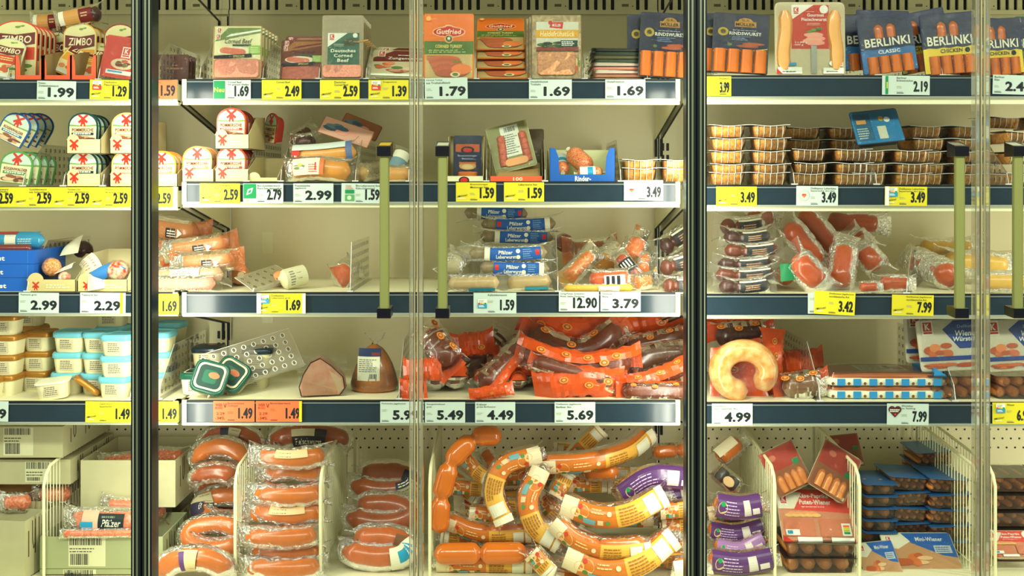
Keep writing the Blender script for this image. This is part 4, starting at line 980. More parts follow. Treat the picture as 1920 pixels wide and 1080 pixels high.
def d_gour(m, w_, h_):
    m.rect(-w_ * .26, h_ * .36, w_ * .27, h_ * .96, K(198, 62, 40)); m.flat([(-w_ * .26, h_ * .76), (-w_ * .26, h_ * .965), (w_ * .06, h_ * .965)], WHITE); klogo(m, -w_ * .24, h_ * .83, 12)
    m.disc(w_ * .20, h_ * .9, 8, 8, WHITE); m.text('Gourmet', -w_ * .04, h_ * .80, w_ * .2, h_ * .845, WHITE, 0.025); m.text('Fleischwurst', -w_ * .12, h_ * .74, w_ * .24, h_ * .785, WHITE, 0.025); m.lines(-w_ * .04, h_ * .86, w_ * .12, h_ * .88, 1, K(240, 190, 170), 2); m.lines(-w_ * .04, h_ * .68, w_ * .16, h_ * .72, 2, K(240, 190, 170), 3)
    for k, (a, b) in enumerate(((0, .55), (.03, .5), (-.02, .47), (.02, .44))): m.disc(w_ * (.05 + a), h_ * b, w_ * .14, h_ * .035, K(232, 170 - 10 * (k % 2), 140), 16)
    leafy(m, w_ * .06, h_ * .62, w_ * .2, h_ * .08, 2, (K(70, 120, 60), K(100, 150, 70)), 6)
    m.rect(w_ * .01, h_ * .02, w_ * .09, h_ * .40, K(176, 180, 166, 0.2, metal=0.6)); m.text('2 x 300 g', -w_ * .22, h_ * .43, -w_ * .05, h_ * .46, WHITE, .02); m.text('600 g', -w_ * .22, h_ * .40, -w_ * .1, h_ * .425, WHITE, .02)
    m.rect(-w_ * .46, h_ * .02, -w_ * .12, h_ * .11, WHITE); m.rect(-w_ * .44, h_ * .13, -w_ * .2, h_ * .17, BLUI); m.rect(w_ * .18, h_ * .02, w_ * .47, h_ * .1, WHITE); m.disc(w_ * .3, h_ * .16, 5, 5, WHITE, 12); m.rect(w_ * .36, h_ * .12, w_ * .46, h_ * .17, WHITE)
    for i, cc in enumerate((GRN, K(180, 200, 60), YEL, ORG)): m.rect(w_ * (.37 + .02 * i), h_ * .13, w_ * (.39 + .02 * i), h_ * .16, cc)
    m.flat([(-w_ * .48, h_ * .02), (-w_ * .40, h_ * .02), (-w_ * .48, h_ * .09)], KRED); m.lines(-w_ * .4, h_ * .04, -w_ * .16, h_ * .06, 1, INK, 5); m.lines(w_ * .22, h_ * .04, w_ * .44, h_ * .06, 1, INK, 6)
def gour_meat(m, w_, h_):
    for sg in (-1, 1):
        pts = [(sg * w_ * (.36 - .14 * math.cos(a) * 0 + .02 * math.sin(a * 2)), 2 + m.face, h_ * (.08 + .8 * a / 3.14)) for a in [k * .314 for k in range(11)]]
        m.tube(pts, [14 * (.5 if k in (0, 10) else 1) for k in range(11)], K(226, 166, 96, 0.35, coat=.4, noise=.1, nscale=30), rb=8, n=12, up=(0, -1, 0))
pack('large clear fleischwurst pack with red label and fork picture', 1516, 'R', 1, 132, 138, 12, d_gour, lean=0.04, back=K(196, 186, 150), wrap=FILMW, meat=gour_meat, r=10, name='sausage_pack', cat='sausage pack')
def d_berl(sub, scol, tcol):
    def f(m, w_, h_):
        m.rect(-w_ * .49, h_ * .02, w_ * .49, h_ * .985, NAVYP, r=3)
        m.rect(-w_ * .49, h_ * .30, w_ * .49, h_ * .46, scol); m.flat([(-w_ * .49, h_ * .02), (-w_ * .40, h_ * .02), (-w_ * .40, h_ * .30), (-w_ * .49, h_ * .30)], scol); m.flat([(w_ * .36, h_ * .02), (w_ * .49, h_ * .02), (w_ * .49, h_ * .30), (w_ * .36, h_ * .30)], scol)
        m.flat([(-w_ * .49, h_ * .43)] + [(-w_ * .49 + w_ * .98 * k / 8, h_ * (.42 + .02 * (k % 2))) for k in range(9)] + [(w_ * .49, h_ * .66)] + [(w_ * .49 - w_ * .98 * k / 8, h_ * (.655 + .015 * (k % 2))) for k in range(9)], K(20, 34, 66, 0.3))
        m.text('BERLINKI', -w_ * .40, h_ * .475, w_ * .42, h_ * .625, K(236, 232, 206), 0.02); m.text(sub, -w_ * .18, h_ * .345, w_ * .22, h_ * .41, tcol, 0.025)
        m.disc(w_ * .31, h_ * .375, 5, 5, tcol, 10) if sub == 'CHICKEN' else None
        links(m, (-w_ * .12, w_ * .10), h_ * .62, h_ * .86, w_ * .085, SAUS, True, y=0, flat=.35)
    return f
bm = lambda m, w_, h_: links(m, [-w_ * .30 + w_ * .21 * k for k in range(4)], h_ * .0, h_ * .30, w_ * .10, SAUS, False, flat=.5)
CLS, CHK = K(30, 104, 164, 0.35), K(226, 200, 40, 0.35)
bk = dict(back=K(20, 40, 84), name='sausage_pack', cat='sausage pack', group='navy frankfurter pouches', bowl=False, r=3)
c = pack('navy frankfurter pouch with blue CLASSIC band, front one', 1668, 'R', 1, 104, 108, 9, d_berl('CLASSIC', CLS, WHITE), off=0.01, lean=0.08, roll=-0.12, meat=bm, **bk)
dup(c, 'navy frankfurter pouch with CLASSIC band tilted behind the front one', Vector(c.location) + Vector((-0.03, 0.06, 0.014)), (-0.06, -0.06, 0))
dup(c, 'navy frankfurter pouch with CLASSIC band standing tallest at the back', Vector(c.location) + Vector((0.012, 0.10, 0.03)), (-0.06, 0.03, 0))
c = pack('navy frankfurter pouch with yellow CHICKEN band, left of the far seam', 1783, 'R', 1, 104, 116, 9, d_berl('CHICKEN', CHK, INK), off=0.01, lean=0.08, roll=-0.08, meat=bm, **bk)
dup(c, 'navy frankfurter pouch with CHICKEN band tilted behind the front one', Vector(c.location) + Vector((-0.035, 0.06, 0.015)), (-0.06, -0.2, 0))
dup(c, 'navy frankfurter pouch with CHICKEN band upright at the back', Vector(c.location) + Vector((0.03, 0.10, 0.01)), (-0.06, 0.1, 0))
c = pack('navy frankfurter pouch with yellow CHICKEN band, right of the far seam', 1872, 'R', 1, 92, 108, 9, d_berl('CHICKEN', CHK, INK), off=0.02, lean=0.08, roll=-0.06, meat=bm, **bk)
dup(c, 'navy frankfurter pouch right of the far seam, rear one', Vector(c.location) + Vector((0.012, 0.05, 0.008)), (-0.06, 0.06, 0))
pack('green and orange sausage pouch cut by the right photo edge', 1932, 'R', 1, 60, 116, 9, d_berl('CLASSIC', K(70, 120, 50), WHITE), off=0.03, lean=0.06, meat=bm, **{**bk, 'back': K(70, 120, 60)})
for px, mod, w_ in ((12, 'L', 'before the red spread pouches'), (184, 'L', 'before the red sliced sausage pack'), (288, 'C', 'right behind the first mullion on top'), (374, 'C', 'left of the green corned beef packs'),
                    (492, 'C', 'right of the green corned beef packs'), (598, 'C', 'left of the peppercorn spoon packs'), (686, 'C', 'right of the peppercorn spoon packs'), (893, 'C', 'between the orange turkey packs'),
                    (996, 'C', 'left of the heath breakfast packs'), (1096, 'C', 'right of the heath breakfast packs'), (1214, 'C', 'left of the dark blue beef sausages'), (1344, 'R', 'before the right beef sausage pack'),
                    (1646, 'R', 'before the classic frankfurter pouches'), (1768, 'R', 'before the chicken frankfurter pouches')):
    divider(w_, px, mod, 1, 80)
# ================================================================ row 2
WMR = K(206, 52, 34, 0.4)
def windmill(m, cx, z, h_, col=None):
    col = col or WMR; w_ = h_ * .34
    m.flat([(cx - w_ * .62, z), (cx + w_ * .62, z), (cx + w_ * .42, z + h_ * .38), (cx, z + h_ * .5), (cx - w_ * .42, z + h_ * .38)], col)
    for a in (0.72, math.pi - 0.72):
        dx, dz = math.cos(a), math.sin(a); nx, nz = -dz, dx; L_ = h_ * .46; t = h_ * .085; c = (cx, z + h_ * .60)
        m.flat([(c[0] - dx * L_ - nx * t, c[1] - dz * L_ - nz * t), (c[0] + dx * L_ - nx * t, c[1] + dz * L_ - nz * t), (c[0] + dx * L_ + nx * t, c[1] + dz * L_ + nz * t), (c[0] - dx * L_ + nx * t, c[1] - dz * L_ + nz * t)], col)
    m.rect(cx - w_ * .16, z, cx + w_ * .16, z + h_ * .16, K(230, 206, 170))
def arch(w_, h_, k=0.55, q=0.97):
    return [(-w_ / 2 * q, 0), (w_ / 2 * q, 0), (w_ / 2, h_ * k)] + [(w_ / 2 * math.cos(a), h_ * k + h_ * (1 - k) * math.sin(a) ** .85) for a in [j * math.pi / 14 for j in range(1, 14)]] + [(-w_ / 2, h_ * k)]
def pot_meshes(rim, banner, word='POMMERSCHE', w_=56, h_=60):
    a = MB(); a.prism(arch(w_, h_), -3, 0, rim, smooth=True)
    zc = h_ * .45
    a.loft([[(x * .92, 0, zc + (z - zc) * .92) for x, z in arch(w_, h_)], [(x * .80, 15, zc + (z - zc) * .80) for x, z in arch(w_, h_)]], rim, (False, True))
    b = MB(); b.face = -3
    b.flat([(x * .91, h_ * .03 + z * .91) for x, z in arch(w_, h_)], K(196, 214, 200))
    b.flat([(-w_ * .44, h_ * .02), (w_ * .44, h_ * .02), (w_ * .45, h_ * .62), (0, h_ * .58), (-w_ * .45, h_ * .62)], K(120, 160, 80))
    b.flat([(-w_ * .44, h_ * .02), (w_ * .44, h_ * .02), (w_ * .45, h_ * .565), (0, h_ * .55), (-w_ * .45, h_ * .565)], K(230, 224, 178))
    windmill(b, 0, h_ * .56, h_ * .40)
    b.text(word, -w_ * .36, h_ * .39, w_ * .36, h_ * .50, K(130, 40, 26), 0.02)
    b.rect(-w_ * .37, h_ * .28, w_ * .37, h_ * .36, banner); b.lines(-w_ * .32, h_ * .295, w_ * .32, h_ * .345, 1, WHITE, 4, .8)
    leafy(b, 0, h_ * .15, w_ * .75, h_ * .2, 5, (K(150, 90, 60), K(206, 150, 110), K(120, 70, 50), K(226, 190, 150)), 9)
    return a.mesh('pot'), b.mesh('pot_print')
def pot(label, ms, loc, rot=(-0.06, 0, 0), group=None):
    t = thing('pate_pot', label, 'pate pot', loc, rot, group); part_of(t, 'pot', ms[0]); part_of(t, 'pot_print', ms[1]); return t
def d_pottray(m, w_, hf):
    m.face = 0; windmill(m, -w_ / 2 + 14, 6, 22); m.lines(-w_ * .1, 8, w_ * .42, 16, 2, K(236, 228, 190), 4)
def potstack(col, nm, rim, banner, px, mod, up=True, low=True, n=4, w_=64, word='POMMERSCHE'):
    ms = pot_meshes(rim, banner, word)
    for lv, on in ((0, low), (1, up)):
        if not on: continue
        lvn = 'upper' if lv else 'lower'
        carton('cream windmill display tray holding the %s %s liver pate pots' % (lvn, nm), px, mod, 2, w_, 27 if lv else 24, 66 if lv else 50, 0.17, CARD, CARDIN if 0 else K(206, 190, 136, 0.6), dz=62 * lv, tabr=11, draw=d_pottray, off=0.004 - 0.012 * lv, name='display_tray', group='windmill display trays')
        for i in range(n):
            l = at(px - (1 if i == 0 else 0), mod, 2, 0.017 + 0.032 * i - 0.012 * lv, (62 * lv + 8 + (10 if lv else 0)) * S); l.x = PX(px - 1, l.y) if i == 0 else PX(px - 1, DS + 0.03)
            pot('%s rimmed windmill liver pate pot, %s in the %s tray' % (nm, ORD[i], lvn), ms, l, group='windmill pate pots')
    return ms
DKG = K(14, 62, 58, 0.3, coat=.3); ORP = K(232, 140, 40, 0.3, coat=.3); REDP = K(206, 62, 36, 0.3, coat=.3); CRP = K(226, 190, 110, 0.3, coat=.3); BLP = K(24, 82, 150, 0.3, coat=.3); GNP = K(84, 150, 70, 0.3, coat=.3)
potstack('g', 'dark green', DKG, K(20, 50, 44), 157, 'L')
potstack('y', 'pale gold', CRP, K(170, 150, 90), 238, 'L')
potstack('o', 'orange', ORP, K(230, 150, 60), 304, 'L', up=False, n=3, w_=58)
msO = potstack('o2', 'bright orange', ORP, K(230, 150, 60), 371, 'C', up=False, n=3, w_=60)
msR = potstack('r', 'red', REDP, K(206, 60, 40), 435, 'C')
pot('red rimmed round lidded pot lying at the back against the divider', msR, at(506, 'C', 2, 0.16, 78 * S), (-0.1, 0.1, -0.9))
carton('empty cream windmill display tray beside the red pots', 492, 'C', 2, 58, 8, 48, 0.2, CARD, K(206, 190, 136, 0.6), tabr=12, off=0.006, name='display_tray', group='windmill display trays')
msB = pot_meshes(BLP, K(40, 110, 160), 'R\u00dcGENWALDER'); msG = pot_meshes(GNP, K(70, 130, 60), 'R\u00dcGENWALDER', 62, 62)
for i in range(4):
    l = at(22, 'L', 2, 0.02 + 0.045 * i, 6 * S); l.x = PX(22, DS + .02)
    pot('green rimmed windmill pot tilted in a row at the photo edge, %s one' % ORD[i], msG, l, (-0.12, 0.12, 0), 'windmill pate pots')
    l = at(10, 'L', 2, 0.03 + 0.045 * i, (84 + i * 2) * S); l.x = PX(10, DS + .03)
    pot('blue rimmed windmill pot slumped on top at the photo edge, %s one' % ORD[i], msB, l, (-0.12, 0.45, 0), 'windmill pate pots')
# paper wrapped sausages
def d_paper(cols, diag=False):
    def f(m, L_, R_):
        m.rect(-L_ * .40, -R_ * .2, L_ * .02, R_ * 1.4, PAPER); m.lines(-L_ * .15, R_ * .0, L_ * .0, R_ * .8, 4, K(206, 100, 70), 3); m.rect(L_ * .02, -R_ * .2, L_ * .09, R_ * 1.4, K(214, 120, 70)); m.rect(-L_ * .05, R_ * .2, -L_ * .03, R_ * .9, KRED)
        leafy(m, -L_ * .3, R_ * .6, 24, 10, 3, (K(120, 140, 70), K(226, 190, 90), WHITE))
    return f
wurst('orange tan sausage with printed paper sleeve, lower one between dividers', [(546, 324, 2.69), (600, 320, 2.69), (660, 326, 2.69)], 21, K(222, 150, 66, .35, coat=.3, noise=.1, nscale=25), draw=d_paper(0), wrap=FILM, ext=.4, a0=-.3)
def d_cap(m, L_, R_):
    m.rect(-L_ * .5, R_ * .6, L_ * .42, R_ * 1.5, K(206, 216, 206)); m.rect(L_ * .36, -R_ * .8, L_ * .46, R_ * 1.4, K(90, 110, 150)); m.rect(-L_ * .5, R_ * .1, -L_ * .38, R_ * .6, KRED)
wurst('tan sausage under a white paper strip, upper one between dividers', [(552, 295, 2.72), (604, 292, 2.72), (668, 285, 2.72)], 20, K(226, 158, 70, .35, coat=.3, noise=.1, nscale=25), draw=d_cap, wrap=FILM, ext=.4)
wurst('dark brown sausage with foil wrap lying on the tan sausages', [(552, 270, 2.80), (592, 266, 2.80)], 17, BROWN, wrap=FILMW, ext=.8)
def d_pk(c1):
    def f(m, w_, h_):
        m.rect(-w_ * .48, h_ * .02, w_ * .48, h_ * .98, c1); leafy(m, 0, h_ * .5, w_ * .8, h_ * .5, 8, (K(90, 120, 130), K(60, 90, 110), K(214, 150, 130)), 8)
    return f
pack('pinkish paper sleeve pack lying tilted on the tan sausages', 640, 'C', 2, 104, 46, 22, d_pk(K(206, 158, 136)), off=0.12, lean=0.7, roll=0.32, dz=52, back=K(150, 96, 74), wrap=None, bowl=False)
pack('brown patterned pack lying tilted behind the pinkish sleeve', 668, 'C', 2, 80, 40, 18, d_pk(K(150, 92, 60)), off=0.20, lean=0.6, roll=0.38, dz=72, back=K(110, 60, 40), wrap=None, bowl=False)
wurst('dim brown sausage leaning at the back behind the divider', [(556, 262, 2.9), (584, 246, 2.92)], 16, K(130, 96, 80, .5), wrap=FILMW)
wurst('beige wrapped sausage end lying by the handle', [(672, 330, 2.70), (700, 326, 2.80), (712, 322, 2.90)], 17, K(214, 176, 110, .4, noise=.15, nscale=60), wrap=FILM, ext=.4)
wurst('tan sausage lying behind the first handle near the seam', [(724, 330, 2.69), (770, 330, 2.69)], 15, K(206, 150, 80, .4), wrap=FILM)
wurst('white and blue wrapped sausage standing oblique at the seam', [(738, 326, 2.74), (756, 288, 2.78)], 15, K(196, 150, 110, .4), wrap=FILM, draw=lambda m, L_, R_: (m.rect(-L_ * .4, -R_ * 1.2, L_ * .1, R_ * 1.2, K(120, 150, 160)), m.rect(L_ * .05, -R_ * 1.2, L_ * .4, R_ * 1.2, PAPER)))
# boxes right of the seam
def d_box1(m, w_, hf):
    m.disc(-2, 0.5, 10, 9, K(40, 40, 46), 20); m.disc(-2, 0.5, 7, 6.5, KRED, 14); m.rect(-w_ * .5, -9, w_ * .5, -0.2, K(226, 220, 180))
carton('white card box holding a dark blue mettwurst pack', 872, 'C', 2, 70, 11, 92, 0.16, K(230, 226, 188, .5), K(190, 176, 128, .6), off=0.003, draw=lambda m, w_, hf: (m.disc(-2, 3, 10, 7, K(40, 40, 46), 20), m.disc(-2, 3, 7, 5, KRED, 14)), group='open cartons on the second shelf')
def d_mett(m, w_, h_):
    m.rect(-w_ * .42, h_ * .16, w_ * .42, h_ * .80, NAVYP); m.rect(-w_ * .42, h_ * .62, w_ * .42, h_ * .80, K(196, 90, 36)); m.disc(0, h_ * .66, w_ * .24, h_ * .09, K(40, 30, 30)); m.disc(0, h_ * .66, w_ * .16, h_ * .05, KRED)
    m.text('Braunschweiger', -w_ * .34, h_ * .50, w_ * .34, h_ * .55, K(180, 200, 220), .01); m.text('Mettwurst', -w_ * .2, h_ * .44, w_ * .2, h_ * .48, K(180, 200, 220), .01); m.disc(0, h_ * .29, w_ * .3, h_ * .09, K(214, 160, 80)); m.disc(0, h_ * .27, w_ * .2, h_ * .06, K(226, 200, 140)); m.rect(-w_ * .3, h_ * .34, w_ * .3, h_ * .38, K(206, 110, 50))
pack('dark blue mettwurst pack with orange window inside the white box', 877, 'C', 2, 54, 82, 10, d_mett, off=0.045, lean=0.06, dz=6, back=K(18, 34, 60), meat=lambda m, w_, h_: links(m, (0,), h_ * .0, h_ * .15, w_ * .36, SAUS, False))
carton('orange red card tray holding a clear sausage pack on green card', 968, 'C', 2, 100, 11, 66, 0.15, RCT, K(120, 110, 76, .6), off=0.003, draw=lambda m, w_, hf: (m.text('100', -6, 2, 12, 9, K(250, 220, 190), .03),), group='open cartons on the second shelf', back=False)
def d_clr(m, w_, h_):
    m.rect(-w_ * .49, h_ * .01, w_ * .49, h_ * .99, K(150, 150, 100)); m.rect(-w_ * .18, h_ * .30, w_ * .26, h_ * .95, WHITE); m.bars(-w_ * .08, h_ * .82, w_ * .18, h_ * .92, INK, 14); m.lines(-w_ * .14, h_ * .34, w_ * .22, h_ * .78, 9, K(130, 136, 120), 5, .5)
def clr_meat(m, w_, h_):
    for k in range(5): links(m, (-w_ * .26 + k * w_ * .015, w_ * .32), h_ * (.12 + .12 * k), h_ * (.3 + .12 * k), w_ * .10, PINKD, True)
    slab(m, -w_ * .24, h_ * .08, w_ * .34, h_ * .24, 5, K(226, 160, 104, .4, coat=.3), 8)
pack('clear blister pack of small sausages with big white barcode label, tilted', 970, 'C', 2, 82, 98, 12, d_clr, off=0.07, lean=0.35, roll=-0.24, dz=10, back=K(196, 200, 150, .4), meat=clr_meat, wrap=FILM)
pack('brown card pack standing behind the tilted barcode blister', 982, 'C', 2, 84, 100, 8, d_slices(K(110, 92, 66)), off=0.16, lean=0.05, roll=-0.02, dz=4, back=K(100, 84, 60))
pack('pale sausage blister lying under the tilted barcode blister', 972, 'C', 2, 84, 60, 10, d_slices(K(206, 170, 110)), off=0.04, lean=1.1, dz=2, back=K(170, 160, 110))
BLC = K(30, 92, 176, 0.45)
carton('blue card tray lettered Rinder with pale inside holding salamis', 1092, 'C', 2, 124, 14, 64, 0.17, BLC, K(206, 208, 160, .6), cut=(15, 1.0), off=0.003, draw=lambda m, w_, hf: (m.text('Rinder-', -14, 1, 16, 11, WHITE, .03),), group='open cartons on the second shelf')
for i, (a, b, nm) in enumerate((((1106, 316, 2.70), (1070, 284, 2.76), 'leaning out of the blue tray, light end up'), ((1056, 322, 2.72), (1054, 296, 2.80), 'standing at the side of the blue tray'), ((1128, 324, 2.72), (1080, 326, 2.72), 'lying low in the blue tray'))):
    wurst('orange red speckled salami ' + nm, [a, b], 18 if i == 0 else 13, K(214, 84, 40, 0.3, nscale=300, col2=(236, 170, 120), coat=.4), clip=PAPER, wrap=None, group='salamis in the blue tray', draw=(lambda m, L_, R_: (m.rect(-L_ * .2, -R_ * 1.2, L_ * .4, R_ * .9, K(206, 220, 220)), m.rect(-L_ * .1, -R_ * 1.0, L_ * .1, R_ * .6, BLUI))) if i else None)
# twin blister trays of meat loaf slices
def loaf_twin(wd, hh=24, dep=78, lidc=None, gap=14, key=[0]):
    a = MB(); b = MB(); c = MB()
    cw = (wd - gap) / 2; rng = random.Random(5)
    for sg in (-1, 1):
        cx = sg * (cw + gap) / 2
        a.loft([rr3(cw * .80, dep * .8, 7, 1, cx, dep / 2), rr3(cw * .9, dep * .92, 8, hh * .5, cx, dep / 2), rr3(cw * .94, dep * .94, 8, hh * .9, cx, dep / 2)], LOAF)
        b.loft([rr3(cw * .86, dep * .86, 8, 0, cx, dep / 2), rr3(cw * .96, dep * .96, 9, hh * .35, cx, dep / 2), rr3(cw * 1.0, dep, 9, hh * .96, cx, dep / 2)], SHEET, (True, False))
        for k in range(5):
            x = cx - cw * .36 + cw * .18 * k
            b.tube([(x, dep * .07, 1.0), (x, dep * .005, hh * .35), (x, -0.6, hh * .93)], 0.75, ACRYLE, n=5)
    n = 16; top = []
    for j in range(2):
        top.append([(-wd / 2 - 4 + (wd + 8) * i / n, -3 + j * (dep + 6), hh + 1.3 * math.cos((i / n - .5) * 4 * math.pi) + (.8 if j else 0)) for i in range(n + 1)])
    c.loft(top, lidc or K(206, 190, 140, 0.35), (False, False), closed=False)
    c.loft([[(x, y, z - .9) for x, y, z in top[0]], top[0]], ACRYLE, (False, False), closed=False)
    return a.mesh('meat_loaf'), b.mesh('clear_tray'), c.mesh('lid_film')
def loaf(label, ms, loc, rot=(0, 0, 0), group='twin meat loaf trays'):
    t = thing('meat_loaf_tray', label, 'food tray', loc, rot, group)
    for nm, me in zip(('meat_loaf', 'clear_tray', 'lid_film'), ms): part_of(t, nm, me)
    return t
L1 = loaf_twin(146, 23.5, 90); L2 = loaf_twin(146, 22, 96, K(150, 130, 90, .4), 18); L3 = loaf_twin(150, 22, 96, K(70, 150, 170, .4), 22)
for i in range(5):
    loaf('clear twin tray of meat loaf slices, %s up in the stack by the mullion' % ORD[i], L1, at(1405 + (i % 2) * 2, 'R', 2, 0.015, (-8 + i * 24.5) * S if i else -0.0))
for i in range(5):
    if i == 0: continue
loc0 = [('middle stack', 1560, 0.03, 3, 26), ('rear middle stack', 1548, 0.19, 5, 25), ('stack behind the slanted divider', 1672, 0.035, 3, 25), ('stack behind the seam', 1780, 0.12, 5, 25)]
for nm, px, of, n_, ht in loc0:
    for i in range(n_):
        loaf('clear twin tray of meat loaf slices, %s up in the %s' % (ORD[i], nm), L3 if (nm.endswith('seam') and i == n_ - 1) else L2, at(px + (3 if i % 2 else 0), 'R', 2, of, (-6 + i * ht + (6 if i == 0 else 0)) * S), (0.0, 0.0, 0.03 * (i % 2)))
def d_bluelid(m, w_, h_):
    m.rect(-w_ * .49, h_ * .02, w_ * .49, h_ * .98, K(30, 120, 170)); m.rect(-w_ * .45, h_ * .1, -w_ * .1, h_ * .9, K(40, 96, 130)); m.lines(-w_ * .42, h_ * .15, -w_ * .15, h_ * .5, 5, K(190, 206, 190), 2); m.rect(0, h_ * .12, w_ * .18, h_ * .5, K(206, 206, 180)); m.disc(w_ * .12, h_ * .72, 5, 6, K(206, 160, 60), 10); m.disc(w_ * .24, h_ * .68, 6, 6, WHITE, 10); m.rect(-w_ * .4, h_ * .6, -w_ * .2, h_ * .72, K(206, 150, 80))
pack('blue lidded meat loaf tray tipped up on the middle stack', 1648, 'R', 2, 92, 74, 20, d_bluelid, off=0.05, lean=0.5, roll=-0.10, dz=66, back=K(50, 60, 70), r=5, name='meat_loaf_tray', cat='food tray')
for i in range(3): loaf('clear twin tray of meat loaf slices cut by the right photo edge, %s up' % ORD[i], L2, at(1960, 'R', 2, 0.03, (i * 40 - (0)) * S), (0, 0, 0))
loaf('dim clear meat loaf tray on top behind the far seam', L2, at(1925, 'R', 2, 0.16, 112 * S), (0, .03, 0))
for i in range(2): loaf('clear twin tray of poultry loaf left of the second mullion, %s one' % ('lower', 'upper')[i], loaf_twin(136, 26, 92, None, 10), at(1237, 'C', 2, 0.02, (-10 + 26 * i) * S if i else -0.0))
for px, mod, w_ in ((42, 'L', 'before the green windmill pots'), (118, 'L', 'left of the dark green windmill pots'), (192, 'L', 'right of the dark green windmill pots'), (462, 'C', 'right of the red windmill pots'), (526, 'C', 'left of the tan sausages'),
                    (666, 'C', 'right of the tan sausages'), (766, 'C', 'at the first door seam on the second shelf'), (912, 'C', 'between the white box and red tray'), (1022, 'C', 'between the red and blue trays'), (1164, 'C', 'right of the blue tray'),
                    (1490, 'R', 'right of the stack by the mullion'), (1644, 'R', 'before the tipped blue lidded tray'), (1892, 'R', 'beyond the far seam on the second shelf')):
    divider(w_, px, mod, 2, 82)
# ================================================================ row 3
BLX = K(28, 96, 190, 0.4)
for i in range(3):
    t = thing('blue_carton', 'blue cardboard sausage carton ending in rst, %s in the stack' % ('bottom', 'middle', 'top')[i], 'carton', at(0, 'L', 3, 0.01, i * 26 * S), (0, 0, 0.0), 'blue cartons')
    m = MB(); m.box(-70, 64, 0, 150, 0, 25.4, BLX); m.build('box', t)
    m = MB(); m.face = 0; m.text('Teewurst', -58, 6, 9 - (i == 1) * 3 + (i == 0) * 3, 15, WHITE, .03); m.rect(52, 1, 53, 24, K(60, 130, 210)); m.build('carton_print', t)
def d_blu(m, L_, R_):
    m.rect(-L_ * .46, -R_ * 1.3, L_ * .46, R_ * 1.3, K(50, 140, 180)); m.rect(-L_ * .1, -R_ * .5, L_ * .08, R_ * .7, PAPER); m.bars(-L_ * .08, -R_ * .4, L_ * .06, R_ * .6, INK, 12); m.lines(L_ * .12, -R_ * .4, L_ * .36, R_ * .3, 3, K(190, 220, 220), 3); m.rect(-L_ * .46, R_ * .8, L_ * .1, R_ * 1.3, K(170, 60, 50))
wurst('light blue wrapped sausage with barcode on top of the blue cartons', [(-30, 451, 2.72), (84, 450, 2.72)], 16, K(60, 150, 190, .3, coat=.4), draw=d_blu, ext=.4, blunt=1.6)
wurst('dark red and teal sausage lying under the light blue one', [(-30, 466, 2.69), (60, 466, 2.69)], 8, K(120, 50, 44, .3, coat=.4), wrap=None)
def d_tea(m, w_, hf):
    m.face = 0; windmill(m, -w_ / 2 + 17, 3, 17); m.lines(-w_ * .1, 6, w_ * .42, 15, 2, K(236, 226, 180), 4, .6)
carton('tan windmill display tray of coarse tea sausages', 96, 'L', 3, 92, 23, 62, 0.2, K(206, 190, 130, .6), K(206, 196, 146, .6), tabr=15, draw=d_tea, name='display_tray', group='tea sausage trays')
carton('tan windmill display tray of fine tea sausages', 192, 'L', 3, 94, 23, 72, 0.2, K(206, 190, 130, .6), K(214, 206, 160, .6), tabr=15, draw=d_tea, name='display_tray', group='tea sausage trays')
SPK = K(206, 110, 56, 0.25, nscale=220, col2=(240, 190, 130), coat=.6); SPD = K(60, 26, 24, 0.25, coat=.7, noise=.4, nscale=120); SPC = K(226, 214, 180, 0.25, nscale=90, col2=(206, 60, 40), coat=.6)
def endon(label, px, py, r, mat, d0=2.70, ln=0.13, dy=4, dx=-6, group=None, band=None, **k):
    return wurst(label, [(px, py, d0), (px + dx, py - dy, d0 + ln)], r, mat, group=group, up=(0, 0, 1), blunt=1.0, **k)
endon('orange speckled tea sausage facing forward in the first tan tray', 108, 500, 17, SPK, clip=None, group='tea sausages')
endon('dark maroon tea sausage at the back of the first tan tray', 133, 474, 19, SPD, d0=2.76, group='tea sausages')
endon('dark striped tea sausage with orange end low in the first tan tray', 68, 508, 17, K(60, 40, 36, .25, nscale=60, col2=(214, 96, 50), coat=.6), group='tea sausages')
endon('small red tea sausage peeping over the front of the first tan tray', 131, 519, 11, SPC, group='tea sausages', d0=2.68)
endon('brown tea sausage between the other two in the first tan tray', 86, 490, 16, SAUSD, d0=2.74, group='tea sausages')
endon('red flecked white tea sausage in the second tan tray, nearer the mullion', 232, 507, 19, SPC, group='tea sausages')
endon('red flecked white tea sausage in the second tan tray, nearer its paper', 196, 512, 18, SPC, group='tea sausages')
endon('pale tea sausage behind the flecked ones in the second tan tray', 215, 492, 15, K(214, 150, 110, .3, coat=.5), d0=2.78, group='tea sausages')
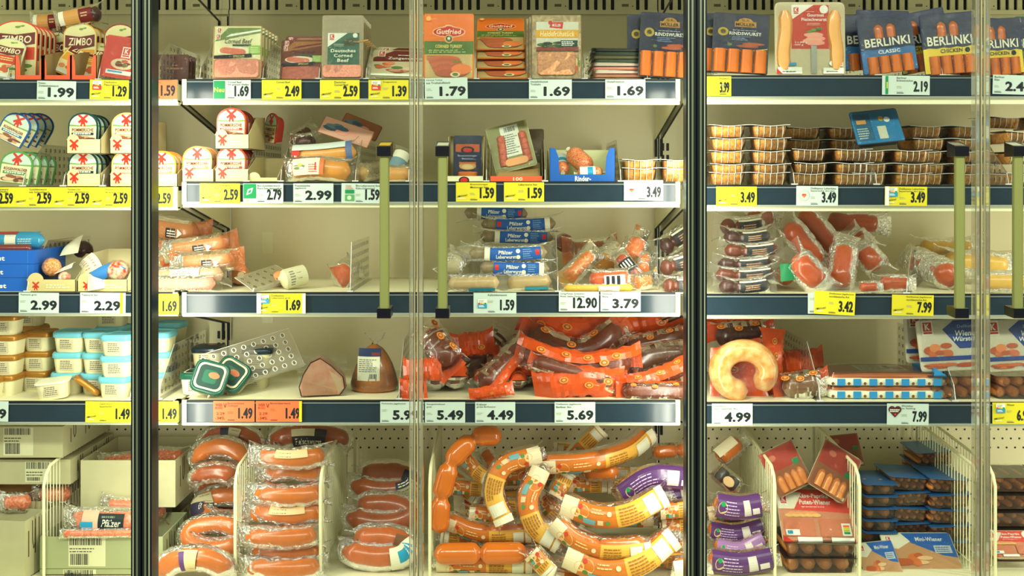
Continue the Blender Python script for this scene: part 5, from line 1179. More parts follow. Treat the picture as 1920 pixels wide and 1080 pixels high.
def paper(label, pts, mat=None, th=0.0012, name='paper_label', cat='paper', lines=True, curl=0.012):
    """a loose curled sheet through four (px, py, depth) corners"""
    c = [P(*p) for p in pts]; base = sum(c, Vector()) / 4; base.z = min(p.z for p in c); c = [p - base for p in c]
    t = thing(name, label, cat, base)
    n = 6; g = []
    for j in range(n + 1):
        for i in range(n + 1):
            u_, v_ = i / n, j / n
            p = (c[0].lerp(c[1], u_)).lerp(c[3].lerp(c[2], u_), v_); p = p + Vector((0, -curl * math.sin(u_ * math.pi) * (0.4 + v_ * .6), curl * .5 * math.sin(v_ * 3))); g.append(p)
    fs = [(j * (n + 1) + i, j * (n + 1) + i + 1, (j + 1) * (n + 1) + i + 1, (j + 1) * (n + 1) + i) for j in range(n) for i in range(n)]
    m = MB(1); m.add(g, fs, mat or PAPER, True); m.add([p + Vector((0, th, 0)) for p in g], fs, mat or PAPER, True); m.build('sheet', t)
    if lines:
        m = MB(1)
        for j in range(1, n):
            for i in range(1, n - 1):
                if (i * 7 + j * 3) % 3: a = g[j * (n + 1) + i]; b = g[j * (n + 1) + i + 1]; d = (g[(j + 1) * (n + 1) + i] - a) * .3; o = Vector((0, -0.0008, 0)); m.add([a + o, a.lerp(b, .8) + o, a.lerp(b, .8) + d + o, a + d + o], [(0, 1, 2, 3)], K(196, 130, 96))
        m.build('print', t)
    return t
paper('white paper tag curling out of the first tan tray', [(92, 518, 2.68), (134, 502, 2.68), (142, 492, 2.70), (118, 508, 2.70)])
paper('long white paper standing at the back of the first tan tray', [(112, 480, 2.77), (146, 474, 2.79), (156, 440, 2.83), (128, 458, 2.81)], lines=False)
paper('cream printed paper leaning in the second tan tray', [(158, 516, 2.69), (192, 500, 2.69), (172, 474, 2.72), (148, 497, 2.72)])
paper('blue paper band around the flecked tea sausages', [(168, 512, 2.675), (190, 528, 2.675), (238, 505, 2.675), (222, 490, 2.69)], K(60, 130, 200), lines=False)
paper('white torn paper folded over the front of the second tan tray', [(164, 546, 2.645), (196, 540, 2.645), (196, 526, 2.65), (164, 512, 2.65)], lines=False)
# liver sausages in amber film
def d_lw(m, L_, R_):
    m.rect(-L_ * .05, -R_ * .6, L_ * .03, R_ * .2, K(40, 34, 30)); m.rect(L_ * .05, -R_ * .6, L_ * .13, R_ * .2, K(60, 50, 40)); m.lines(-L_ * .02, -R_ * .5, L_ * .2, R_ * .1, 3, WHITE, 4); m.flat([(L_ * .17, -R_ * .5), (L_ * .27, -R_ * .1), (L_ * .17, R_ * .2)], WHITE)
aw = dict(wrap=FILM, ends=AMBER, wmul=1.06, ext=1.0, finw=1.3, draw=d_lw, group='amber wrapped liver sausages')
wurst('fat beige liver sausage with amber film ends, top of the pile', [(276, 424, 2.84), (372, 438, 2.84)], 24, LIVER, **aw)
wurst('beige liver sausage with amber film, second from the top', [(312, 472, 2.76), (424, 456, 2.76)], 20, LIVER, **aw)
wurst('beige liver sausage with amber film, third from the top', [(334, 494, 2.72), (436, 488, 2.72)], 20, LIVER, **aw)
wurst('liver sausage with white text label, second from the shelf', [(284, 519, 2.70), (420, 514, 2.70)], 16, K(196, 150, 110, .35, coat=.4), wrap=FILMW, draw=lambda m, L_, R_: (m.rect(-L_ * .2, -R_ * .7, L_ * .2, R_ * .9, PAPER), m.lines(-L_ * .18, -R_ * .5, L_ * .18, R_ * .7, 5, GREY, 3)))
wurst('pink ground sausage in crinkled film lying on the shelf below the pile', [(280, 538, 2.675), (408, 537, 2.675)], 14, PINK, wrap=FILMW)
wurst('amber film wrapped sausage lying back under the pile', [(290, 500, 2.78), (380, 505, 2.78)], 18, K(206, 110, 50, .35, coat=.4), wrap=AMBER)
wurst('clear bagged pale sausage behind the top liver sausage', [(340, 436, 2.93), (400, 440, 2.93)], 16, K(190, 170, 130, .4), wrap=FILMW)
endon('pinkish tan sausage end peeping under the fallen divider', 434, 531, 19, K(200, 140, 90, .35, coat=.4, noise=.1, nscale=60), d0=2.68, clip=K(200, 180, 140))
endon('brown sausage end between fallen divider and paper roll', 522, 528, 14, K(206, 136, 84, .35, coat=.4), d0=2.72, clip=PAPER)
wurst('white paper wrapped roll with barcode on the empty shelf', [(532, 525, 2.72), (574, 514, 2.76)], 19, K(206, 200, 160, .5), draw=lambda m, L_, R_: (m.rect(-L_ * .45, -R_ * 1.3, L_ * .45, R_ * 1.3, K(206, 202, 164)), m.bars(L_ * .0, -R_ * .2, L_ * .2, R_ * .4, INK, 10), m.lines(-L_ * .3, -R_ * .8, -L_ * .05, R_ * .8, 6, GREY, 2)), blunt=.4, wrap=None)
divider('fallen slanting over a sausage end on the third shelf', 0, 'C', 3, 58, L_=0.16, slant=0.06, frame=((476, 547, 2.645), (556, 520, 2.78), (416, 508, 2.70)))
wurst('amber film sausage end standing behind the upright divider', [(636, 528, 2.76), (664, 510, 2.84)], 22, K(190, 110, 66, .4), wrap=AMBER, ext=.5)
# right of the seam: crinkled grey liver sausages with blue labels
def d_blab(flip):
    def f(m, L_, R_):
        q = -1 if flip else 1; a, b = -L_ * .30, L_ * .42
        m.rect(a, -R_ * .95, b, R_ * .95, K(34, 92, 168)); e = a if not flip else b
        m.flat([(e, -R_ * .95), (e, R_ * .95), (e + q * L_ * .17, R_ * .95)], WHITE); m.rect(e + q * L_ * .02, -R_ * .2, e + q * L_ * .07, R_ * .5, KRED)
        m.text('Pf\u00e4lzer', -L_ * .12, R_ * .0, L_ * .06, R_ * .5, WHITE, .02); m.text('Leberwurst', -L_ * .15, -R_ * .6, L_ * .1, -R_ * .1, WHITE, .02); m.disc(L_ * .13, R_ * .4, R_ * .3, R_ * .3, WHITE, 10); m.disc(L_ * .13, -R_ * .4, R_ * .3, R_ * .3, PAPER, 10); m.lines(L_ * .19, -R_ * .7, L_ * .32, R_ * .7, 5, K(120, 160, 200), 4)
        z = b if not flip else a; m.rect(min(z, z - q * L_ * .07), -R_ * .9, max(z, z - q * L_ * .07), R_ * .9, PAPER); m.bars(min(z, z - q * L_ * .06), -R_ * .8, max(z, z - q * L_ * .06), R_ * .8, INK, 8)
    return f
for i, (x0, x1, y, d, fl) in enumerate(((888, 1010, 534 - 8, 2.70, 0), (900, 1030, 501, 2.70, 0), (880, 1025, 473, 2.72, 1), (898, 1040, 447, 2.74, 1), (900, 1045, 423, 2.78, 0), (868, 990, 400, 2.82, 1))):
    if i == 0: continue
    wurst('grey liver sausage with blue label, %s up in the stack' % ORD[i], [(x0, y, d), ((x0 + x1) / 2, y + 2, d), (x1, y + (3 if i % 2 else -2), d)], 13.5, GREYW, wrap=FILMW, ext=1.2, finw=1.6, draw=d_blab(fl), group='blue labelled liver sausages')
for a in (((842, 530, 2.68), (936, 528, 2.68), 'left of two'), ((950, 533, 2.68), (1034, 530, 2.68), 'right of two')):
    wurst('long greyish liver sausage in clear film along the shelf edge, %s' % a[2], [a[0], a[1]], 15, K(190, 162, 110, .35, coat=.4, noise=.1), wrap=FILMW, draw=lambda m, L_, R_: m.rect(-L_ * .1, -R_ * 1.1, L_ * .42, -R_ * .6, BLUI))
for a, nm in ((((846, 490, 2.74), (904, 474, 2.74)), 'upper one'), (((842, 510, 2.71), (862, 480, 2.75)), 'steep one'), (((880, 512, 2.71), (908, 478, 2.75)), 'leaning one')):
    wurst('grey sausage in shiny crinkled bag beside the second handle, ' + nm, list(a), 19, K(170, 160, 120, .4), wrap=FILMW, ext=.7)
# golden ham and amber salamis
wurst('orange red salami in golden film leaning by the divider', [(1062, 524, 2.70), (1112, 474, 2.74)], 18, K(206, 84, 34, .25, coat=.7, nscale=200, col2=(150, 50, 24)), wrap=film('gold_film', .22, .1, .9, 60, (1, .8, .4), hcol=(.7, .42, .08), gain=2.0), ext=.8)
GOLDF = MATS[('film', 'gold_film')]
wurst('orange salami with black and white label lying flat', [(1104, 524, 2.68), (1180, 520, 2.68)], 17, K(204, 84, 34, .3, coat=.6), wrap=FILMW, draw=lambda m, L_, R_: (m.rect(-L_ * .15, -R_ * .6, L_ * .36, R_ * .5, WHITE), [m.rect(L_ * (-.1 + .13 * k), -R_ * .5, L_ * (-.02 + .13 * k), R_ * .4, INK) for k in range(3)]))
endon('dark red sausage with pale band standing behind the divider', 1063, 460, 18, K(130, 40, 26, .3, coat=.6), d0=2.82)
wurst('dark brown salami lying at the back in the gold pile', [(1072, 470, 2.88), (1140, 466, 2.88)], 20, BROWN, wrap=AMBER)
wurst('golden brown ham bag with tied top at the back', [(1126, 500, 2.78), (1160, 470, 2.84)], 24, K(150, 92, 30, .35, coat=.5), wrap=GOLDF, ext=.5)
wurst('amber bagged ham end rising beside the dark packs', [(1180, 486, 2.80), (1198, 446, 2.82)], 22, K(206, 146, 80, .35, coat=.5, noise=.2), wrap=AMBER, ext=1.0, finw=.8)
wurst('amber salami with cut face near the dark packs', [(1206, 514, 2.72), (1214, 478, 2.76)], 15, K(206, 150, 96, .35, coat=.5), wrap=AMBER, ext=.8)
wurst('brown salami with black white label sloping right', [(1160, 478, 2.74), (1200, 528, 2.70)], 15, K(150, 60, 36, .3, coat=.6), draw=lambda m, L_, R_: (m.rect(-L_ * .2, -R_, L_ * .2, R_, INK), m.lines(-L_ * .15, -R_ * .8, L_ * .15, R_ * .8, 4, WHITE, 3)), wrap=FILM)
wurst('red sausage end in golden film at the shelf edge', [(1188, 532, 2.675), (1222, 526, 2.69)], 15, K(206, 80, 40, .25, coat=.7), wrap=GOLDF)
wurst('flat yellow film strip of ham lying along the shelf edge', [(1056, 542, 2.66), (1186, 541, 2.66)], 8, K(214, 170, 60, .35), wrap=FILMW, draw=lambda m, L_, R_: (m.rect(L_ * .0, -R_ * .6, L_ * .3, R_ * .6, PAPER), m.bars(L_ * .02, -R_ * .5, L_ * .2, R_ * .5, KRED, 10)), squash=.8)
# dark clear packs by the mullion
def d_blk(m, L_, R_):
    m.rect(-L_ * .1, -R_ * .9, L_ * .4, R_ * 1.0, INK); m.rect(-L_ * .12, R_ * .75, L_ * .42, R_ * 1.05, PAPER); m.rect(-L_ * .12, -R_ * 1.0, L_ * .42, -R_ * .8, PAPER); m.lines(L_ * .0, -R_ * .4, L_ * .3, R_ * .4, 3, K(196, 150, 110), 3)
def bagpack(label, pts, r, mat, pinch=(.33, .66), **k):
    return wurst(label, pts, r, mat, pinch=pinch, wrap=FILMW, wmul=1.35, finw=1.9, ext=.9, draw=d_blk, squash=.8, lr=1.1, **k)
bagpack('clear bag of brown sausages with black label left of the mullion, top one', [(1244, 470, 2.76), (1304, 430, 2.78)], 16, BROWN)
bagpack('clear bag of brown sausages with black label left of the mullion, middle one', [(1238, 506, 2.72), (1310, 486, 2.72)], 16, SAUSD)
bagpack('clear bag of brown sausages with black label left of the mullion, bottom one', [(1240, 536, 2.68), (1310, 532, 2.68)], 15, SAUSD)
for i, (x0, x1, y, d) in enumerate(((1345, 1440, 536, 2.675), (1340, 1452, 515, 2.69), (1348, 1450, 496, 2.70), (1362, 1462, 470, 2.71), (1362, 1450, 445, 2.72), (1355, 1440, 425, 2.78))):
    bagpack('clear bag of brown sausages with black label right of the mullion, %s from the shelf' % ORD[i], [(x0, y, d), ((x0 + x1) / 2, y + 3, d), (x1, y - 3, d)], 13 if i < 5 else 16, SAUSD if i % 2 else BROWN, group='bags with black labels')
RS = K(182, 74, 18, 0.3, coat=.5, noise=.12, nscale=18)
red = [((1400, 418, 2.86), (1456, 408, 2.86), 24, 'dim one at the back left'), ((1574, 418, 2.84), (1676, 422, 2.84), 24, 'lying across the top'), ((1512, 398, 2.80), (1580, 476, 2.80), 24, 'sloping below the top one'), ((1482, 420, 2.77), (1546, 502, 2.77), 23, 'sloping in the middle'),
       ((1486, 486, 2.70), (1538, 540, 2.69), 27, 'big one at the lower left'), ((1590, 460, 2.74), (1580, 540, 2.69), 25, 'upright at the centre'), ((1624, 444, 2.78), (1654, 470, 2.76), 22, 'short one behind the upright'), ((1634, 470, 2.73), (1668, 510, 2.70), 24, 'with crumpled shiny film'),
       ((1650, 536, 2.685), (1704, 536, 2.685), 16, 'lying low before the divider'), ((1606, 540, 2.675), (1640, 538, 2.675), 11, 'small one at the shelf edge'), ((1712, 500, 2.86), (1800, 540, 2.70), 26, 'behind the slanted divider')]
for a, b, r, nm in red: wurst('smooth red sausage in clear film, ' + nm, [a, b], r, RS, wrap=FILMW, ext=.9, finw=1.2, group='smooth red sausages')
endon('sausage with green label standing left of the red ones', 1478, 520, 17, K(206, 110, 50, .3, coat=.5), d0=2.70)
paper('green product label wrapped on the sausage by the red ones', [(1464, 528, 2.665), (1492, 524, 2.665), (1484, 492, 2.68), (1462, 496, 2.68)], K(20, 120, 70), lines=False)
for a, b, r, nm in (((1744, 470, 2.86), (1850, 468, 2.86), 20, 'upper'), ((1796, 496, 2.78), (1925, 502, 2.78), 24, 'middle'), ((1822, 534, 2.69), (1930, 534, 2.69), 20, 'lower')):
    wurst('yellow casing sausage behind the right handles, %s one' % nm, [a, b], r, YELW, wrap=FILMW, ext=.9, group='yellow sausages')
divider('right of the blue cartons', 50, 'L', 3, 92)
divider('leaning over the empty third shelf by the handle', 656, 'C', 3, 92, L_=0.36, slant=0.08)
divider('right behind the second handle', 822, 'C', 3, 76)
divider('right of the blue labelled liver sausages', 1046, 'C', 3, 100)
divider('slanted between the red and yellow sausages', 1700, 'R', 3, 80, yaw=-0.45)
# ================================================================ row 4
TB = K(230, 222, 176, 0.4); GL = K(176, 122, 44, 0.3, metal=.35); BLD = K(112, 190, 206, 0.35); DKL = K(20, 40, 52, 0.3, coat=.4); DGL = K(16, 78, 60, 0.3, coat=.4)
tg = tub_mesh(58, 40, 56, GL, TB); tbm = tub_mesh(62, 41, 60, BLD, TB); td = tub_mesh(62, 40, 60, DKL, K(214, 206, 160, .4), top=((1.0, K(60, 60, 56)), (.8, K(24, 40, 50)))); tdg = tub_mesh(66, 42, 62, DGL, K(226, 222, 190, .4), top=((1.0, K(206, 200, 160)), (.86, K(14, 56, 46)), (.5, K(20, 90, 66))))
def tstack(nm, ms, px, mod, off, n_, ht, d0=0.0, grp='stacked tubs', start=0):
    for i in range(n_): tub('%s, %s from the shelf' % (nm, ORD[i]), ms, at(px + (i * 37 % 5 - 2), mod, 4, off + 0.038, (d0 + i * ht) * S), (0, 0, (i * 53 % 7 - 3) * .04), grp)
tstack('gold lidded tub in the front stack at the photo edge', tg, 14, 'L', 0.045, 4, 38.5)
tstack('gold lidded tub in the second stack from the photo edge', tg, 76, 'L', 0.10, 3, 39)
tstack('gold lidded tub in the rear stack', tg, 58, 'L', 0.20, 4, 39)
tub('gold lidded tub half cut by the photo edge', tg, at(-22, 'L', 4, 0.04, 0), (0, 0, 0), 'stacked tubs')
tstack('pale blue lidded tub behind the fallen gold lid', tbm, 135, 'L', 0.07, 3, 40)
tstack('pale blue lidded tub in the middle stack', tbm, 190, 'L', 0.06, 3, 40)
tstack('pale blue lidded tub in the front stack by the mullion', tbm, 224, 'L', 0.012, 3, 40)
tstack('pale blue lidded tub in the tall rear stack', tbm, 212, 'L', 0.19, 4, 39)
tstack('pale blue lidded tub right of the mullion', tbm, 296, 'L', 0.08, 3, 39)
tstack('pale blue lidded tub farther back, right of the mullion', tbm, 318, 'C', 0.24, 3, 39)
twh = tub_mesh(62, 40, 58, K(236, 232, 200, .4), TB, lid=False)
tub('white tub without a coloured lid tipped in front', twh, at(104, 'L', 4, 0.035, 1.5 * S), (0.04, -0.10, 0.2))
t = thing('loose_lid', 'loose gold lid leaning against the tubs', 'lid', at(176, 'L', 4, 0.028, 6 * S), (-0.15, 0.66, 0.15)); m = MB(); m.loft([rr3(56, 52, 13, 0, -22, 26), rr3(58, 54, 14, 1, -22, 26), rr3(58, 54, 14, 8, -22, 26), rr3(52, 48, 12, 10, -22, 26)], GL); m.build('lid_shell', t); m = MB(); m.loft([rr3(46, 42, 12, 10.2, -22, 26), rr3(45, 41, 12, 10.5, -22, 26)], K(140, 90, 34, .35)); m.build('lid_panel', t)
tub('dark lidded salad tub at the back by the bracket', td, at(392, 'C', 4, 0.20, 38 * S)); tub('dark lidded salad tub under the back one', td, at(392, 'C', 4, 0.20, 0))
tub('dark green lidded salad tub standing right of the blue tubs', tdg, at(374, 'C', 4, 0.085, 0))
tub('dark green lidded salad tub tipped on its side in front', tdg, at(396, 'C', 4, 0.045, 26 * S), (1.15, 0.28, 0.1))
tub('dark lidded salad tub under the fallen divider, lower one', td, at(478, 'C', 4, 0.16, 0)); tub('dark lidded salad tub under the fallen divider, upper one', td, at(486, 'C', 4, 0.16, 40 * S))
tub('dark green lidded salad tub tipped below the fallen divider', tdg, at(436, 'C', 4, 0.09, 20 * S), (0.9, 0.5, -0.2))
divider('fallen slanting over the dark salad tubs', 0, 'C', 4, 84, L_=0.27, slant=0.08, frame=((392, 744, 2.65), (556, 690, 2.80), (400, 655, 2.72)))
# ham pieces
def blob(mb, pts, rings, mat, squash=1.0): mb.loft(rings, mat)
HAM = K(236, 162, 130, 0.4, nscale=40, col2=(240, 190, 150), coat=.4); RIND = K(150, 80, 34, 0.35, coat=.5, noise=.3, nscale=30); SMK = K(198, 120, 44, 0.3, coat=.7, noise=.4, nscale=25)
t = thing('ham_piece', 'cut ham piece with pale pink face in clear film', 'ham', at(604, 'C', 4, 0.03), (0, 0, 0.25))
fp = [(-40, 2), (34, 1), (44, 14), (40, 36), (18, 58), (-4, 74), (-22, 66), (-36, 44), (-44, 20)]
m = MB(); m.loft([[(x, 0, z) for x, z in fp], [(x * 1.02 + 4, 20, z * 1.03) for x, z in fp], [(x * .9 + 8, 50, z * .96 + 2) for x, z in fp], [(x * .6 + 10, 70, z * .7 + 6) for x, z in fp]], RIND, (False, True)); m.build('rind', t)
m = MB(); m.flat([(x * .95, z * .95 + 1.4) for x, z in fp], HAM); m.flat([(12, 50), (36, 33), (40, 14), (30, 4), (24, 26)], K(236, 206, 160, .4)); m.flat([(-30, 30), (-28, 32), (30, 12), (30, 10)], K(240, 196, 160)); m.build('cut_face', t)
m = MB(); filmsheet(m, 92, 80, -3.5, FILMW, 2.5, 4); m.build('film_wrap', t)
t = thing('smoked_ham', 'golden smoked ham in a tied clear bag with white label', 'ham', at(697, 'C', 4, 0.06))
def rnd(cx, z, rx, ry, n=18, cy=40): return [(cx + rx * math.cos(2 * math.pi * k / n), cy + ry * math.sin(2 * math.pi * k / n), z) for k in range(n)]
prof = [(0, 38), (4, 43), (16, 44), (34, 40), (54, 33), (72, 24), (84, 15), (90, 6)]
m = MB(); m.loft([rnd(0, z, r, r * .8) for z, r in prof], SMK); m.build('ham_body', t)
m = MB(); m.loft([rnd(0, z, r * 1.07, r * .87) for z, r in prof[1:]] + [rnd(2, 96, 5, 4), rnd(4, 100, 12, 6), rnd(0, 114, 22, 5)], FILMW, (False, False)); m.build('film_bag', t)
m = MB(); m.face = 6; m.warp = lambda x, y, z: (x, y + 0.16 * (z - 20) + 0.008 * (x) ** 2, z); m.rect(-30, 24, 14, 70, PAPER); m.rect(-28, 70, 16, 86, K(30, 50, 90)); m.lines(-27, 40, 10, 66, 7, GREY, 3); m.bars(-6, 28, 8, 37, INK, 8); m.rect(-2, 72, 14, 78, K(120, 50, 50)); m.build('ham_label', t)
# orange film bags
def ob(nm, pts, r, lo=.30, hi=.85, emb=None, mat=None, squash=.9, **k):
    emb = emb if emb is not None else [(.2, 2.4), (.45, 2.2), (.7, 2.5)]
    return wurst('orange film sausage bag ' + nm, pts, r, mat or SAUSD, wrap=FILM, half=(ORF, lo, hi), emb=emb, wmul=1.2, finw=1.45, ext=.8, squash=squash, group='orange film sausage bags', name='sausage_bag', cat='sausage bag', jit=.08, **k)
ob('standing oblique below the second handle', [(806, 618, 2.78), (848, 676, 2.72)], 24, .62, .95)
ob('flat behind with clear flap of orange', [(862, 646, 2.84), (912, 640, 2.84)], 19, .0, .6, emb=[(.7, 1.4)])
ob('cut off by the first door seam, upper', [(772, 690, 2.70), (816, 688, 2.70)], 17, .0, .55, emb=[])
ob('cut off by the first door seam, lower', [(766, 728, 2.68), (788, 726, 2.68)], 17, .05, .6, emb=[])
ob('lying dark and deep behind the oblique one', [(850, 690, 2.84), (920, 684, 2.84)], 22, .55, .95, emb=[])
ob('dim at the back, sloping like its neighbour', [(880, 740, 2.78), (940, 650, 2.90)], 20, .6, .9, emb=[])
ob('long and dark with orange underside sloping up right', [(902, 726, 2.70), (982, 648, 2.80)], 20, .72, 1.0, emb=[])
ob('orange strip beside the long dark one', [(922, 736, 2.685), (972, 668, 2.76)], 9, .0, 1.0, emb=[(.3, 1.5)])
def eo(nm, px, py, r, lo=.0, hi=.45): return wurst('orange film sausage bag ' + nm, [(px, py, 2.68), (px - 4, py - 12, 2.84)], r, SAUSD, wrap=FILM, half=(ORF, lo, hi), wmul=1.12, finw=1.1, ext=.35, up=(0, 0, 1), group='orange film sausage bags', name='sausage_bag', cat='sausage bag', blunt=.7)
eo('facing forward with brown end by the seam', 814, 722, 24, .9, 1.0); eo('facing forward as a tube with barcode', 852, 730, 23, .02, .6); eo('facing forward at the lower middle', 905, 744, 14, .0, .5); eo('facing forward beneath the long dark one', 972, 742, 15, .0, .5); eo('facing forward under the orange cap', 986, 716, 17, .0, .5)
ob('low orange fold before the tubes', [(888, 742, 2.665), (955, 730, 2.67)], 10, .0, 1.0, emb=[(.5, 1.5)])
ob('top orange sheet of the big pile', [(1000, 598, 2.82), (1090, 634, 2.80), (1176, 602, 2.82)], 27, .0, 1.0, emb=[(.2, 1.4), (.4, 1.9), (.55, 1.2), (.75, 1.6), (.9, 1.8)])
ob('brown and curved under the top sheet', [(990, 632, 2.78), (1086, 668, 2.76), (1168, 620, 2.78)], 25, .45, .8)
ob('orange and curved, third in the big pile', [(985, 662, 2.74), (1080, 688, 2.72), (1184, 678, 2.72)], 25, .30, .8, emb=[(.2, 2.2), (.4, 2.4), (.58, 2.3), (.8, 2.2), (.7, 1.9)])
ob('slim brown one across the front of the pile', [(1000, 676, 2.69), (1090, 704, 2.675), (1148, 720, 2.67)], 13, .5, .8, emb=[])
ob('broad orange one at the bottom front of the pile', [(1020, 738, 2.68), (1086, 728, 2.675), (1150, 732, 2.68)], 24, .0, 1.0, emb=[(.35, 1.9), (.6, 1.5), (.8, 1.8)])
ob('upright orange one left inside the pile', [(1034, 712, 2.72), (1010, 676, 2.74)], 20, .0, 1.0, emb=[(.5, 1.5)])
ob('bright orange one at the top right of the pile', [(1168, 630, 2.84), (1284, 606, 2.84)], 24, .15, 1.0, emb=[(.3, 1.5), (.65, 1.6)])
ob('dark one under the top right one', [(1172, 662, 2.79), (1296, 640, 2.79)], 20, .5, .8)
ob('dark shiny one sloping in the right pile', [(1172, 706, 2.72), (1226, 676, 2.73), (1296, 668, 2.75)], 23, .5, .75, emb=[], mat=K(70, 44, 26, .3, coat=.6))
ob('orange striped one sloping below it', [(1182, 730, 2.69), (1250, 708, 2.70), (1310, 680, 2.70)], 19, .25, .8)
ob('lowest one along the shelf edge', [(1166, 742, 2.67), (1300, 742, 2.67)], 15, .4, .85)
ob('rear one hidden behind the middle of the pile', [(1000, 700, 2.86), (1180, 700, 2.86)], 28, .3, .9)
ob('rear one behind the right half of the pile', [(1180, 700, 2.87), (1300, 690, 2.87)], 28, .3, .9)
# ring sausage right of the mullion
def ringpts(cx, cy, rx, ry, d, a0=0.3, a1=6.0, n=10): return [(cx + rx * math.cos(a0 + (a1 - a0) * k / n), cy - ry * math.sin(a0 + (a1 - a0) * k / n), d) for k in range(n + 1)]
t = wurst('pale ring sausage lying in an orange backed clear bag', ringpts(1392, 706, 44, 38, 2.685, -1.0, 4.9), 21, K(212, 176, 116, .3, coat=.4, nscale=40, col2=(200, 124, 56)), seg=36, n=14)
def sheetbag(nm, pts, mat, emb=(), name='bag_sheet'):
    c = [P(*p) for p in pts]; b = sum(c, Vector()) / 4; b.z = min(p.z for p in c); return c, b
def addsheet(t, pts, mat, nm, amp=.006, emb=0, seed=1, n=8):
    rng = random.Random(seed); b = Vector(t.location); c = [P(*p) - b for p in pts]; g = []
    for j in range(n + 1):
        for i in range(n + 1): g.append((c[0].lerp(c[1], i / n)).lerp(c[3].lerp(c[2], i / n), j / n) + Vector((0, rng.uniform(-amp, amp), rng.uniform(-amp, amp) * .5)))
    m = MB(1); m.add(g, [(j * (n + 1) + i, j * (n + 1) + i + 1, (j + 1) * (n + 1) + i + 1, (j + 1) * (n + 1) + i) for j in range(n) for i in range(n)], mat, True); m.build(nm, t)
    if emb:
        m = MB(1)
        for k in range(emb):
            u_, v_ = rng.uniform(.12, .88), rng.uniform(.12, .88); p = (c[0].lerp(c[1], u_)).lerp(c[3].lerp(c[2], u_), v_) + Vector((0, -amp - .003, 0))
            for s_, mt, l in ((.011, K(236, 140, 44), 0), (.0075, K(160, 84, 36), .0008), (.004, K(214, 150, 90), .0016)): m.add([p + Vector((math.cos(a) * s_ * 1.2, -l, math.sin(a) * s_ * .8)) for a in [q * math.pi / 5 for q in range(10)]], [tuple(range(10))], mt)
        m.build('emblem', t)
addsheet(t, [(1330, 752, 2.72), (1440, 750, 2.72), (1424, 632, 2.78), (1330, 652, 2.78)], ORF, 'orange_backing', emb=7)
addsheet(t, [(1328, 752, 2.65), (1462, 722, 2.65), (1428, 634, 2.70), (1330, 652, 2.70)], FILMW, 'clear_front', .008)
ob('with dark sausages at the top right of the mullion', [(1345, 634, 2.82), (1440, 628, 2.82)], 22, .45, .8, mat=BROWN)
ob('upper orange fold above the dark sausages', [(1336, 614, 2.88), (1420, 606, 2.88)], 18, .0, 1.0)
ob('standing orange sheet behind the ring sausage', [(1440, 745, 2.76), (1446, 640, 2.80)], 18, .0, 1.0, emb=[(.3, 1.6), (.6, 1.4), (.8, 1.6)])
ob('dull red one lying back by the divider', [(1462, 690, 2.86), (1524, 684, 2.86)], 26, .0, .9, emb=[])
ob('orange top with dark sausage by the divider', [(1462, 734, 2.72), (1532, 724, 2.72)], 22, .45, .85, mat=K(110, 76, 46, .3, coat=.6))
# checked sausage packs
CHB = K(50, 140, 200, .35)
for i in range(2):
    t = thing('checked_sausage_pack', 'blue and white checked flat frankfurter pack, %s one' % ('lower', 'upper')[i], 'sausage pack', at(1667, 'R', 4, 0.02, i * 24 * S), (0, 0, 0), 'checked frankfurter packs')
    m = MB(); m.loft([rr3(222, 112, 12, 2, 0, 60), rr3(226, 116, 14, 10, 0, 60), rr3(214, 108, 12, 16, 0, 60)], K(226, 226, 196, .35)); m.build('pack_base', t)
    for k in range(6):
        m = MB(); y = 14 + 18 * k; m.tube([(-104, y, 16), (-40, y, 17), (40, y, 17), (102, y, 16)], [5, 9, 9, 5], SAUS, n=10); m.build('sausage', t)
    m = MB(); m.face = 1.6
    for k in range(15):
        x = -113 + 15.2 * k
        if k % 2: m.rect(x, 2, x + 15, 15, CHB)
        else: m.disc(x + 7, 6, 3, 3, K(120, 70, 50), 8)
    m.build('checked_border', t)
    if i == 1:
        m = MB(); m.box(-44, 48, 30, 90, 25.5, 26.2, K(214, 220, 200)); m.warp = lambda x, y, z: (x, 30 + z, 26.3 - y * .2); m.lines(-40, 4, 20, 56, 6, GREY, 3); m.rect(24, 8, 44, 40, KRED); m.rect(12, 20, 22, 50, INK); m.warp = None; m.build('pack_label', t)
        m = MB(); filmsheet(m, 8, 8, 0, SHEET); m2 = MB(); m2.loft([[(86, 4, 18), (112, 4, 17), (112, 116, 17), (86, 116, 18)], [(90, 4, 34), (112, 4, 20), (112, 116, 20), (90, 116, 50)]], CHB, (False, True), smooth=False); m2.build('folded_corner', t)
    m = MB(); m.loft([rr3(222, 112, 12, 17, 0, 60), rr3(216, 108, 12, 26.5, 0, 60)], SHEET, (False, True)); m.build('film_top', t)
